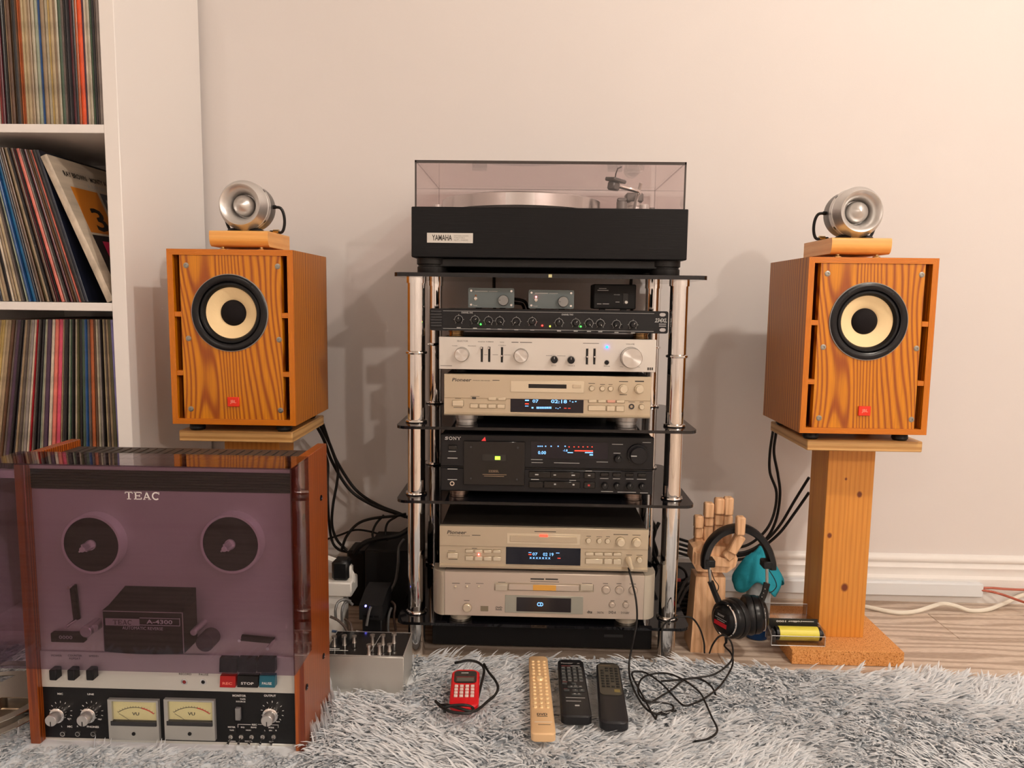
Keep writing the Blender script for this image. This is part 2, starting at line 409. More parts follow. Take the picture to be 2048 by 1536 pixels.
# ================================================================== white record shelf
SX = -0.820; SYF = 1.500; SDEP = 0.3785; TH = 0.030; CELLW = 0.335
bx = Thing('record_shelf', 'white cube shelf unit full of vinyl records', 'shelf', (SX-0.2, SYF+SDEP/2, 0))
bx.part('side_panel', MB().box(SX-TH, SX, SYF, SYF+SDEP, 0, 1.50, 0.0012), white_lam)
bx.part('side_panel', MB().box(SX-TH-CELLW-TH, SX-TH-CELLW, SYF, SYF+SDEP, 0, 1.50, 0.0012), white_lam)
BOARDS = [1.0885, 0.7390, 0.3895, 0.040]
for i, z in enumerate(BOARDS):
    th = 0.0165 if i < 3 else 0.04
    bx.part('shelf_board', MB().box(SX-TH-CELLW, SX-TH, SYF+0.001, SYF+SDEP-0.002, z-th, z, 0.0008), white_lam)
bx.part('shelf_board', MB().box(SX-TH-CELLW, SX-TH, SYF+0.001, SYF+SDEP-0.002, 1.46, 1.50, 0.0008), white_lam)
bx.part('back_panel', MB().box(SX-TH-CELLW, SX-TH, SYF+SDEP-0.004, SYF+SDEP-0.0005, 0.0, 1.46), white_lam)
# records: (colour word, rgb, thickness factor); colour order read off each row from the panel towards the left
PAL = {'grey': (105,92,86), 'silver': (150,140,135), 'white': (215,200,180), 'cream': (188,168,132), 'tan': (158,136,108), 'ivory': (180,170,148), 'black': (22,16,18), 'charcoal': (52,50,54),
       'orange': (235,84,28), 'rust': (175,90,45), 'red': (165,22,35), 'pink': (220,80,110), 'blue': (40,80,135), 'bright blue': (25,110,165), 'navy': (22,28,48), 'maroon': (90,28,38),
       'brown': (95,65,45), 'green': (70,95,75), 'lilac': (130,125,190), 'plum': (75,50,75), 'mint': (170,180,160), 'yellow': (185,158,95), 'salmon': (225,120,105), 'olive': (85,80,50)}
def sleeve_mat(nm):
    c = srgb(*PAL[nm])
    key = 'sleeve_'+nm.replace(' ', '_')
    if key in MATS: return MATS[key]
    m = M(key, tuple(0.8*v for v in c), 0.33, var=0.45, vscale=60, stretch=(0.6,0.02,0.35), bump=0.1, bscale=200)
    return m
def sleeve_mesh(t, w, h, wear=0.0):
    mb = MB()
    # slightly pillowed card sleeve with a rounded spine
    mb.prism([(0,0.0012),(t*0.25,0.0),(t*0.75,0.0),(t,0.0012),(t,w),(0,w)], 0.0, h, 'xy')
    return mb
ROWNAME = ['top row', 'second row', 'third row', 'bottom row']
rows = [
 ['maroon','silver','grey','charcoal','green','ivory','white','plum','orange','rust','black','maroon','charcoal','black','grey','green','ivory','tan','cream','yellow','ivory','tan','blue','mint','ivory','tan','cream','cream','rust','rust','brown','black','ivory','brown','tan','black','black','maroon','red','white','brown','yellow','salmon','maroon'],
 ['white','navy','black','salmon','grey','brown','maroon','black','silver','salmon','black','maroon','brown','black','tan','olive','brown','silver','navy','bright blue','blue','mint','black','grey','cream','tan','white','charcoal','black','tan','cream','navy'],
 ['lilac','olive','tan','grey','cream','black','silver','ivory','brown','rust','grey','blue','green','black','olive','white','black','green','mint','black','charcoal','tan','pink','salmon','white','plum','ivory','mint','charcoal','black','grey','red','white','silver','ivory','grey','tan','charcoal','black','plum','grey','brown','tan','cream','yellow','yellow','tan','plum','black','mint','grey','charcoal'],
 ['brown','charcoal','plum','charcoal','black','plum','charcoal','black','plum','grey','charcoal','plum'],
]
lean = [(-0.010, -0.010), (-0.40, -0.20), (0.045, -0.075), (-0.28, -0.12)]
seen = {}
def put_record(rowi, k, names, xb, t, ang, extra=None, yoff=0.0, h=0.315):
    nm = names[k]; ln = names[k+1] if k+1 < len(names) else None; rn = names[k-1] if k > 0 else None
    wide = 'thick ' if t > 0.0062 else ('thin ' if t < 0.0033 else '')
    if rn is None: where = f'{wide}{nm} record sleeve at the panel end of the {ROWNAME[rowi]}, beside a {ln} one'
    elif ln is None: where = f'{wide}{nm} record sleeve in the {ROWNAME[rowi]}, last one past a {rn} one'
    else: where = f'{wide}{nm} record sleeve between {ln} and {rn} ones in the {ROWNAME[rowi]}'
    if rowi == 1 and k == 0: where = 'white record sleeve leaning cover outwards, numbered coloured tiles on its front'
    if rowi == 3 and k == 0: where = 'brown record sleeve with carved wood pattern leaning in the bottom row'
    if where in seen and k+2 < len(names): where += f', then a {names[k+2]} one'
    seen[where] = 1
    z0 = BOARDS[rowi]+0.0005
    g = 'records on the '+ROWNAME[rowi]
    e = link(bpy.data.objects.new('record_sleeve', mesh_of('record_sleeve', sleeve_mesh(t, 0.313, h), sleeve_mat(nm))))
    e['label'] = where; e['category'] = 'record'; e['group'] = g
    # pivot: lower corner on the panel side
    if ang < 0: e.matrix_world = Matrix.Translation((xb-t*math.cos(ang), SYF+0.012+yoff, z0)) @ Matrix.Rotation(ang, 4, 'Y')
    else: e.matrix_world = Matrix.Translation((xb, SYF+0.012+yoff, z0)) @ Matrix.Rotation(ang, 4, 'Y') @ Matrix.Translation((-t, 0, 0))
    return e
XIN = SX-TH-0.0008
art = None
for ri, names in enumerate(rows):
    a0, a1 = lean[ri]
    n = len(names); x = XIN
    if ri in (1, 3):      # leaning rows: first sleeve touches the panel with its top
        # sleeves lean with their tops away from the panel
        x = XIN-0.003
    for k, nm in enumerate(names):
        t = random.choice([0.0030, 0.0036, 0.0042, 0.005, 0.0056, 0.0068]) * (1.12 if ri == 0 else 1.0)
        if ri == 0 and nm == 'orange': t = 0.0085
        if ri == 2 and nm in ('lilac', 'plum', 'pink'): t = 0.0075
        if ri == 1 and k == 0: t = 0.014
        if ri == 1 and k == 1: t = 0.006
        def angle(k):
            u = min(1.0, k/(n*0.8))
            if ri == 0: return -0.001-0.006*u
            if ri == 2: return -0.012+0.17*min(1, k/40.0)
            if ri == 1: return -0.40 if k == 0 else -0.285+0.11*u
            return a0+(a1-a0)*u**0.7
        ang = angle(k)
        yo = random.uniform(0, 0.006)
        if ri == 1 and k == 0: yo = 0.0
        o = put_record(ri, k, names, x, t, ang if ri in (0, 2) else ang, yoff=yo, h=0.315 if ri != 1 else 0.313)
        if ri == 1 and k == 0: art = (o, t)
        if ri == 3 and k == 0: art3 = (o, t)
        x -= t/max(0.6, math.cos(ang))+0.0004+0.315*max(0.0, angle(k+1)-ang)
        if x < XIN-CELLW+0.02: break
# printed tiles on the cover of the leaning white record (on its panel-facing side, local x = t)
o, t = art
def tile(nm, y0, y1, z0, z1, mat, th=0.0004):
    ob = link(bpy.data.objects.new(nm, mesh_of(nm, MB().box(t, t+th, y0, y1, z0, z1), mat))); ob.parent = o; return ob
def cover_text(nm, sv, y0, y1, z0, z1, mat, off=0.0008, slant=0.0):
    mb = MB(); text_fit(mb, sv, y0, y1, z0, z1, 0, 0.02, slant=slant)
    mb.v = [(t+off, p[0], p[2]) for p in mb.v]
    ob = link(bpy.data.objects.new(nm, mesh_of(nm, mb, mat, smooth=0))); ob.parent = o; return ob
tile('tile_orange', 0.034, 0.128, 0.150, 0.250, M('tile_orange', srgb(190,115,30), 0.4))
tile('tile_slate', 0.138, 0.232, 0.150, 0.250, M('tile_slate', srgb(70,72,80), 0.4))
tile('tile_black', 0.034, 0.128, 0.050, 0.145, M('tile_black', srgb(22,14,20), 0.4))
tile('tile_green', 0.138, 0.232, 0.050, 0.145, M('tile_green', srgb(40,70,55), 0.4))
tile('tile_sand', 0.034, 0.128, -0.0+0.002, 0.045, M('tile_sand', srgb(170,140,95), 0.4))
cover_text('numeral', '3', 0.066, 0.110, 0.155, 0.208, M('tile_ink', srgb(20,14,12), 0.5))
cover_text('letters', 'DEF', 0.150, 0.205, 0.215, 0.236, ink_grey)
cover_text('numeral', '3', 0.170, 0.196, 0.160, 0.205, ink_grey)
cover_text('numeral', 'E', 0.060, 0.105, 0.058, 0.132, M('tile_pink', srgb(215,40,95), 0.45))
cover_text('title', 'RAY BROWN · MONTY ALEXANDER', 0.030, 0.250, 0.272, 0.284, M('tile_ink', srgb(20,14,12), 0.5))
cover_text('title', 'A RAY BROWN', 0.100, 0.200, 0.256, 0.266, ink_grey)
ob = link(bpy.data.objects.new('blue_dot', mesh_of('blue_dot', MB().cyl((t, 0.062, 0.027), 0.011, 0.0008, (1,0,0), 20), M('tile_blue', srgb(30,95,165), 0.4)))); ob.parent = o
# carved pattern on the brown sleeve
o3, t3 = art3
mb = MB()
for i in range(7):
    zc = 0.30-0.012*i; mb.box(t3, t3+0.002, 0.01, 0.30, zc-0.004, zc+0.002, 0.0008)
for i in range(14):
    for j in range(8):
        mb.cyl((t3, 0.02+0.02*i+random.uniform(-.004,.004), 0.02+0.022*j+random.uniform(-.004,.004)), random.uniform(.004,.008), 0.002, (1,0,0), 8)
pts = [(t3+0.002, 0.05+math.cos(a)*(0.006+0.0022*a), 0.205+math.sin(a)*(0.006+0.0022*a)) for a in np.linspace(0, 9, 30)]
mb.tube(pts, 0.003, 6)
ob = link(bpy.data.objects.new('carved_relief', mesh_of('carved_relief', mb, M('carved_brown', srgb(150,105,75), 0.6)))); ob.parent = o3
# ================================================================== reel-to-reel tape deck
DX0, DX1 = -0.823, -0.3625; DYF, DYB = 1.150, 1.303; DZ0, DZ1 = 0.012, 0.498; CT = 0.0165
dk = Thing('tape_deck', 'reel-to-reel tape deck with wooden cheeks and smoked dust cover on the rug', 'tape deck', ((DX0+DX1)/2, (DYF+DYB)/2, DZ0))
rosew = wood('rosewood_veneer', srgb(172,86,22), srgb(112,42,8), 'y', 330, (1,1,0.04), 3.0, rough=0.3, coat=0.4, fine=0.4)
cheekr = dk.part('side_cheek', MB().box(DX1-CT, DX1, DYF, DYB, DZ0, DZ1, 0.001), rosew)
cheekl = dk.part('side_cheek', MB().box(DX0, DX0+CT, DYF, DYB, DZ0, DZ1, 0.001), rosew)
for (py, pz) in ((1.162, 0.405), (1.262, 0.410), (1.162, 0.118), (1.262, 0.122)):
    dk.part('screw', MB().lathe((DX1, py, pz), [(0.0052,0),(0.0052,0.0012),(0.0025,0.002),(0.002,0.001),(0,0.001)], (1,0,0), 16), M('blued_screw', (0.05,0.05,0.06), 0.25, 1.0), sub=cheekr)
IX0, IX1 = DX0+CT, DX1-CT
PF = 1.166                                   # front plate plane
dk.part('chassis', MB().box(IX0, IX1, PF+0.003, DYB-0.006, DZ0+0.012, DZ1-0.012, 0.001), M('deck_brown_case', (0.035,0.028,0.024), 0.5))
mb = MB()
for i in range(26):
    x = IX0+0.02+i*(IX1-IX0-0.04)/25
    mb.box(x-0.005, x+0.005, 1.20, 1.285, DZ1-0.0125, DZ1-0.0105, 0.0006)
dk.part('vent_slats', mb, M('deck_vent', (0.038,0.031,0.026), 0.5))
deck_alu = M('deck_brushed_plate', (0.66,0.65,0.60), 0.42, 0.35, bump=0.03, bscale=500, stretch=(0.03,1,1))
z_band0 = at(310, 982, PF)[2]; z_strip1 = at(310, 1305, PF)[2]; z_strip0 = at(330, 1378, PF)[2]; z_blk0 = at(330, 1486, PF)[2]
dk.part('top_plate', MB().box(IX0, IX1, PF, PF+0.003, z_strip1, z_band0), deck_alu)
mb = MB()
for i in range(7):
    a = z_band0+0.002+i*0.0045; mb.box(IX0, IX1, PF-0.002, PF+0.003, a, a+0.0036, 0.0006)
dk.part('ribbed_band', mb, black)
dk.part('top_trim', MB().box(IX0, IX1, PF-0.003, PF+0.003, z_band0+0.034, min(DZ1-0.012, z_band0+0.040)), deck_alu)
dk.part('control_strip', MB().box(IX0, IX1, PF-0.004, PF+0.003, z_strip0, z_strip1, 0.0008), deck_alu)
dk.part('control_panel', MB().box(IX0, IX1, PF-0.002, PF+0.003, z_blk0, z_strip0-0.0005), M('deck_black_panel', (0.006,0.006,0.007), 0.4, spec=0.35, bump=0.03, bscale=900))
dk.part('foot_rail', MB().box(IX0, IX1, PF-0.003, PF+0.003, DZ0+0.004, z_blk0-0.0005, 0.0008), deck_alu)
# lettering TEAC in slab serifs
def slab(mb, word, x0, x1, z0, z1, y, w=0.17):
    n = len(word); adv = (x1-x0)/n; h = z1-z0
    for i, ch in enumerate(word):
        X = x0+i*adv+adv*0.06; Wd = adv*0.88; t = w*h
        def bar(a, b, c, d, tt=t):      # stroke from (a,b) to (c,d) in unit letter space
            p = Vector((X+a*Wd, 0, z0+b*h)); q = Vector((X+c*Wd, 0, z0+d*h)); dv = (q-p); L_ = dv.length
            if L_ == 0: return
            nrm = Vector((-dv.z, 0, dv.x)).normalized()*(tt/2)
            vs_ = [p+nrm, p-nrm, q-nrm, q+nrm]
            mb.add([(v.x, y, v.z) for v in vs_], [(0,1,2,3)])
        s_ = t*0.62
        if ch == 'T': bar(.5,0,.5,1); bar(0,.95,1,.95,s_); bar(.25,.04,.75,.04,s_); bar(.05,.75,.05,1,s_); bar(.95,.75,.95,1,s_)
        if ch == 'E': bar(.22,0,.22,1); bar(0,.95,.95,.95,s_); bar(0,.05,.95,.05,s_); bar(.22,.5,.7,.5,s_); bar(.93,.75,.93,1,s_); bar(.93,0,.93,.27,s_); bar(.7,.35,.7,.65,s_)
        if ch == 'A': bar(.12,0,.48,1,s_); bar(.45,1,.85,0); bar(.25,.3,.72,.3,s_); bar(0,.04,.3,.04,s_); bar(.66,.04,1.02,.04,s_)
        if ch == 'C' or ch == 'O' or ch == 'S':
            if ch == 'S':
                P_ = [(.85,.8),(.5,.95),(.15,.75),(.5,.52),(.85,.28),(.5,.05),(.12,.22)]
            else:
                a0, a1 = (50, 312) if ch == 'C' else (0, 360)
                P_ = [(.5+.42*math.cos(math.radians(a)), .5+.46*math.sin(math.radians(a))) for a in np.linspace(a0, a1, 18)]
            for p, q in zip(P_, P_[1:]): bar(*p, *q)
            if ch in 'CS': bar(.88,.68,.88,1,s_)
            if ch == 'S': bar(.1,.0,.1,.32,s_)
        if ch == 'N': bar(.15,0,.15,1,s_); bar(.15,1,.85,0); bar(.85,0,.85,1,s_); bar(0,.96,.3,.96,s_); bar(0,.04,.32,.04,s_); bar(.68,.96,1,.96,s_)
        if ch == 'Y': bar(.08,1,.5,.45); bar(.92,1,.5,.45,s_); bar(.5,.45,.5,0); bar(-.05,.96,.32,.96,s_); bar(.68,.96,1.05,.96,s_); bar(.3,.04,.7,.04,s_)
    return mb
# reel tables
tbl_metal = M('reel_table_rim', (0.86,0.84,0.81), 0.35, 0.4)
for (px, py) in ((181, 1090), (460, 1089)):
    c = at(px+4, py, PF); c2 = at(px, py, 1.146)
    rt = dk.part('reel_table', MB().lathe((c2[0], PF, c2[2]), [(0.0495,0),(0.0495,0.016),(0.0484,0.0188),(0.0446,0.0188),(0.0444,0.012)], (0,-1,0), 48), tbl_metal)
    dk.part('felt_disc', MB().cyl((c2[0], PF-0.012, c2[2]), 0.0440, 0.0068, (0,-1,0), 48), M('reel_felt', (0.012,0.011,0.011), 0.8), sub=rt)
    sp = MB().cyl((c2[0], PF-0.018, c2[2]), 0.0045, 0.026, (0,-1,0), 12, 0.001).cyl((c2[0], PF-0.018, c2[2]), 0.0085, 0.004, (0,-1,0), 16)
    for k in range(3):
        a = 0.4+k*2.094
        sp.merge(MB().box(0.003, 0.0075, PF-0.042, PF-0.02, -0.0013, 0.0013).xf(Matrix.Translation((c2[0], 0, c2[2])) @ Matrix.Rotation(a, 4, 'Y')))
    dk.part('spindle', sp, tbl_metal, sub=rt)
# head cover
HY = 1.118
x0, x1, z0, z1 = rect(206, 1223, 367, 1305, HY)
mb = MB()
n = 9
bot = [(x0+(x1-x0)*i/(n-1), z0-0.003*math.sin(math.pi*i/(n-1))) for i in range(n)]
mb.prism([(x0, z1)]+bot+[(x1, z1)], HY, PF, 'xz')
hc = dk.part('head_cover', mb, M('head_cover_black', (0.010,0.010,0.011), 0.5, spec=0.3))
dk.part('sloped_top', MB().add([(x0,HY,z1),(x1,HY,z1),(x1,PF,z1),(x0,PF,z1),(x0+.012,PF,z1+0.022),(x1-.0,PF,z1+0.022),(x0+.004,HY+.012,z1+.004),(x1-.004,HY+.012,z1+.004)],
        [(0,1,7,6),(6,7,5,4),(0,6,4,3),(1,2,5,7),(2,3,4,5),(0,3,2,1)]), MATS['head_cover_black'], sub=hc)
fr = MB()
for a in ((x0, x1, z1-0.0012, z1), (x0, x0+0.0012, z0, z1), (x1-0.0012, x1, z0, z1)): fr.box(a[0], a[1], HY-0.0006, HY+0.0005, a[2], a[3])
dk.part('cover_edging', fr, alu, sub=hc)
a = rect(211, 1237, 279, 1251, HY)
dk.part('name_plate', MB().box(a[0], a[1], HY-0.0006, HY+0.0005, a[2], a[3]), M('name_plate', (0.55,0.53,0.50), 0.35, 0.3), sub=hc)
b = rect(226, 1239.5, 265, 1248.5, HY)
dk.part('maker_lettering', slab(MB(), 'TEAC', b[0], b[1], b[2], b[3], HY-0.0009), ink_dark, sub=hc, smooth=0)
tx = MB(); lab(tx, 'A-4300', 293, 1239.5, 345, 1248, HY, 0.02); lab(tx, 'AUTOMATIC REVERSE', 245, 1253.5, 326, 1259.5, HY, 0.0)
for a in ((279,1236.3,360,1237.3), (279,1250.3,360,1251.3), (359,1236.3,360,1251.3)): dash(tx, *a, HY)
dk.part('model_lettering', tx, ink_white, sub=hc, smooth=0)
# tape path parts
def pin(px, py, r, L_, mat, name='tape_guide', base=True):
    c = at(px, py, PF)
    m_ = MB().cyl((c[0], PF, c[2]), r, L_, (0,-1,0), 20, min(0.001, r*0.3))
    return dk.part(name, m_, mat)
pin(195, 1246, 0.0095, 0.034, alu, 'capstan_guide')
pin(207, 1243, 0.0065, 0.026, alu)
pin(423, 1272, 0.0150, 0.026, M('pinch_roller', (0.09,0.085,0.085), 0.6), 'pinch_roller')
pin(408, 1244, 0.0055, 0.040, alu)
for pa, pb in (((146,1170), (154,1238)), ((484,1275), (548,1281))):
    a = at(*pa, PF-0.004); b = at(*pb, PF-0.004)
    arm = dk.part('tension_arm', MB().tube([a, b], 0.0055, 8), black)
    dk.part('arm_pin', MB().cyl((b[0], PF-0.004, b[2]), 0.0028, 0.030, (0,-1,0), 12), chrome, sub=arm)
    dk.part('arm_pin', MB().cyl((a[0], PF-0.004, a[2]), 0.0025, 0.012, (0,-1,0), 12), chrome, sub=arm)
a = rect(104, 1265, 170, 1283, PF-0.006)
ctr = dk.part('tape_counter', MB().box(a[0], a[1], PF-0.010, PF, a[2], a[3], 0.001), black)
tx = MB(); lab(tx, '0000', 118, 1271, 145, 1278, PF-0.0105, 0.02); dk.part('counter_digits', tx, ink_grey, sub=ctr, smooth=0)
# sliders and lamps on the strip
SP = PF-0.004
for px in (117, 153, 190):
    c = at(px, 1340, SP)
    dk.part('slide_knob', MB().box(c[0]-0.0062, c[0]+0.0062, SP-0.016, SP, at(px,1352,SP)[2], at(px,1331,SP)[2], 0.0015), black)
tx = MB()
for sv, a in (('POWER',(103,1309,124,1313)), ('COUNTER',(136,1309,164,1313)), ('REPEAT',(139,1315,161,1319)), ('SPEED',(178,1310,197,1314)), ('RECORD',(358,1346,383,1350)), ('PAUSE',(398,1347,417,1351))):
    lab(tx, sv, *a, SP, 0.01)
dk.part('strip_lettering', tx, ink_dark, smooth=0)
for px, mt in ((369.5, M('record_lamp', (0.25,0.012,0.012), 0.2)), (407, black)):
    c = at(px, 1363, SP); lp = dk.part('lamp_bezel', MB().ring((c[0], SP, c[2]), 0.0032, 0.0052, 0.002, (0,-1,0), 20), chrome)
    dk.part('lamp_lens', MB().sphere((c[0], SP-0.001, c[2]), 0.0032, 0.003, 0.0032, 12, 6), mt, sub=lp)
def key(px0, py0, px1, py1, mat, txt=None, ink=None, d=0.012):
    a = rect(px0, py0, px1, py1, SP-d)
    k_ = dk.part('transport_key', MB().prism([(SP, a[2]-0.0), (SP-d, a[2]), (SP-d*0.75, a[3]), (SP, a[3]+0.001)], a[0], a[1], 'yz'), mat)
    if txt:
        w_ = a[1]-a[0]; tm = MB(); text_fit(tm, txt, a[0]+w_*0.18, a[1]-w_*0.2, a[2]+0.0045, a[2]+0.0085, SP-d*0.98-0.0003, 0.02)
        tm.v = [(p[0], p[1]+d*0.25*(p[2]-a[2])/(a[3]-a[2])-0.0003, p[2]) for p in tm.v]
        dk.part('key_lettering', tm, ink, sub=k_, smooth=0)
for px0, px1 in ((438,473), (476,511), (514,549)): key(px0, 1319, px1, 1345, black)
key(439, 1354, 470, 1375, M('red_key', srgb(170,8,12), 0.3), 'REC', M('key_pink', srgb(240,140,120), 0.5))
key(474, 1354, 515, 1375, black, 'STOP', ink_white)
key(518, 1354, 549, 1375, M('teal_key', srgb(8,95,115), 0.3), 'PAUSE', ink_white)
# level knobs
BP = PF-0.002
for px in (122, 184, 545):
    c = at(px, 1424, BP); tk = MB()
    for k in range(11):
        if 4 <= k <= 6 and False: continue
        a = math.radians(-60+k*30 if False else 225-27*k)
        r0, r1 = 0.0165, 0.0195
        p, q = (c[0]+r0*math.cos(a), c[2]+r0*math.sin(a)), (c[0]+r1*math.cos(a), c[2]+r1*math.sin(a))
        tk.tube([(p[0], BP-0.0002, p[1]), (q[0], BP-0.0002, q[1])], 0.0005, 4)
    dk.part('dial_ticks', tk, ink_white)
    kb = dk.part('level_knob', MB().lathe((c[0], BP, c[2]), [(0,0),(0.0128,0),(0.0128,0.012),(0.0115,0.013),(0,0.013)], (0,-1,0), 32), chrome)
    dk.part('inner_knob', MB().lathe((c[0], BP-0.013, c[2]), [(0,0),(0.0096,0),(0.0096,0.014),(0.0088,0.015),(0,0.015)], (0,-1,0), 28), alu, sub=kb)
    dk.part('knob_pointer', MB().box(c[0]-0.0006, c[0]+0.0006, BP-0.0286, BP-0.028, c[2]-0.0085, c[2]-0.001).box(c[0]-0.0005, c[0]+0.0005, BP-0.0125, BP-0.001, c[2]+0.0120, c[2]+0.0132), black, sub=kb)
tx = MB()
for sv, a in (('MIC',(115,1385.5,126,1389.5)), ('LINE',(175,1386.5,188,1390)), ('MAX',(135,1436,143,1438.5)), ('MAX',(196,1437,204,1439.5)), ('MAX',(552,1442,560,1444.5)), ('MIC',(135,1451,145,1455)), ('L',(123,1451,125,1454)), ('R',(154,1451,157,1454)), ('PHONES',(174,1451.5,198,1455.5)),
              ('MONITOR',(465,1389,492,1393.5)), ('OUTPUT',(528,1389,552,1393.5)), ('TAPE',(480,1396.5,491,1399.5)), ('SOURCE',(472,1401.5,491,1404.5)), ('METER',(456,1452.5,471,1455.5)), ('EQ',(482,1453,489,1456)), ('REC',(504,1447.5,514,1451)), ('BIAS',(502,1453,513,1456)), ('MODE',(537,1453.5,548,1456.5)),
              ('TAPE',(459,1459,468,1461.5)), ('HIGH',(492,1459,502,1461.5)), ('ON',(538,1459.5,544,1462)), ('L',(529,1459.5,531,1462)), ('R',(551,1459.5,554,1462)), ('NORMAL',(456,1481,472,1483.5)), ('NORMAL',(490,1481,505,1483.5)), ('OFF',(538,1482,547,1484.5))):
    lab(tx, sv, *a, BP, 0.03)
for a in ((476,1448.5,502,1449.3), (516,1449,556.5,1449.8), (475.5,1448.5,476.3,1455), (556,1449,556.8,1455.5)): dash(tx, *a, BP)
dk.part('panel_lettering', tx, ink_white, smooth=0)
for px in (127, 157, 188):
    c = at(px, 1466.5, BP); j = dk.part('jack_socket', MB().ring((c[0], BP, c[2]), 0.0030, 0.0042, 0.003, (0,-1,0), 20), steel)
a = rect(471, 1416, 481, 1440, BP-0.004); dk.part('monitor_button', MB().box(a[0], a[1], BP-0.006, BP, a[2], a[3], 0.0006), M('grey_button', (0.22,0.22,0.22), 0.4))
for px in (462, 483, 504, 526, 548):
    c = at(px, 1473, BP); tg = dk.part('toggle_switch', MB().ring((c[0], BP, c[2]), 0.0012, 0.0038, 0.002, (0,-1,0), 16), steel)
    dk.part('toggle_lever', MB().tube([(c[0], BP, c[2]), (c[0], BP-0.016, c[2]-0.005)], [0.0012, 0.0021], 8), chrome, sub=tg)
# VU meters
vu_face = M('vu_face', srgb(236,228,178), 0.6)
for px in (216.5, 328.5):
    Y0 = BP-0.007
    o_ = rect(px, 1400.5, px+100.5, 1480.5, Y0)
    w_ = rect(px+7, 1404, px+96, 1443, Y0)
    mb = MB()
    bez = [(o_[0],w_[0],o_[2],o_[3]), (w_[1],o_[1],o_[2],o_[3]), (w_[0],w_[1],w_[3],o_[3])]
    for b in bez: mb.box(b[0], b[1], Y0, BP, b[2], b[3])
    dv = rect(px+5, 1443, px+96, 1452, Y0)
    mb.box(w_[0], w_[1], Y0, BP, o_[2], dv[2])
    vm = dk.part('vu_meter', mb, M('meter_bezel', (0.50,0.50,0.47), 0.35, 0.4))
    dk.part('meter_band', MB().box(dv[0], dv[1], Y0-0.0012, BP, dv[2], dv[3], 0.0006), dark_grey, sub=vm)
    FY = BP-0.002
    dk.part('meter_face', MB().box(w_[0], w_[1], FY, BP, dv[3], w_[3]), vu_face, sub=vm)
    cx = (w_[0]+w_[1])/2; hh = w_[3]-dv[3]; cz = dv[3]-0.028
    R_ = 0.050
    def arc(a0, a1, r, th, n=16):
        m_ = MB(); m_.tube([(cx+r*math.sin(math.radians(a)), FY-0.0003, cz+r*math.cos(math.radians(a))) for a in np.linspace(a0, a1, n)], th, 4); return m_
    m_ = arc(-36, 12, R_, 0.0005)
    for a in np.linspace(-36, 38, 15):
        s_, c_ = math.sin(math.radians(a)), math.cos(math.radians(a))
        m_.tube([(cx+R_*s_, FY-0.0003, cz+R_*c_), (cx+(R_+0.0025)*s_, FY-0.0003, cz+(R_+0.0025)*c_)], 0.0003, 4)
    text_fit(m_, 'VU', cx-0.006, cx+0.006, dv[3]+0.008, dv[3]+0.0135, FY-0.0004, 0.02)
    m_.tube([(cx+(R_-0.002)*math.sin(math.radians(-36)), FY-0.0008, cz+(R_-0.002)*math.cos(math.radians(-36))), (cx-0.011, FY-0.0008, dv[3])], 0.0003, 4)
    dk.part('meter_scale', m_, ink_dark, sub=vm)
    dk.part('red_scale', arc(12, 38, R_, 0.0010), M('vu_red', srgb(205,50,30), 0.5), sub=vm)
    dk.part('meter_glass', MB().box(w_[0], w_[1], Y0+0.0008, Y0+0.0012, dv[3], w_[3]), clear('meter_glass', (0.97,0.97,0.95)), sub=vm)
    c = at(px+51, 1467.5, Y0); dk.part('zero_screw', MB().cyl((c[0], Y0, c[2]), 0.0031, 0.001, (0,-1,0), 16), black, sub=vm)
# smoked dust cover
CY = 1.085; ct = 0.003
smoke = clear('smoked_acrylic', (0.68,0.595,0.672), ior=1.5)
cx0 = at(3, 1345, CY)[0]; cx1 = at(590, 1341, CY)[0]; cz0 = at(300, 1344, CY)[2]; cz1 = at(300, 938, CY)[2]
cz1 = DZ1+0.004 if cz1 < DZ1+0.004 else cz1
cx0 = min(cx0, DX0-0.001-ct); cx1 = max(cx1, DX1+0.001+ct)
mb = MB().box(cx0, cx1, CY, CY+ct, cz0, cz1)
mb.box(cx0, cx0+ct, CY+ct, DYF+0.022, cz0, cz1-ct).box(cx1-ct, cx1, CY+ct, DYF+0.022, cz0, cz1-ct)
mb.box(cx0, cx1, CY+ct, DYF+0.022, cz1-ct, cz1)
cov = dk.part('dust_cover', mb, smoke, label='smoked purple acrylic dust cover')
x0, x1, z0, z1 = rect(249, 984, 321, 999, CY)
dk.part('maker_lettering', slab(MB(), 'TEAC', x0, x1, z0, z1, CY-0.0004), ink_white, sub=cov, smooth=0)
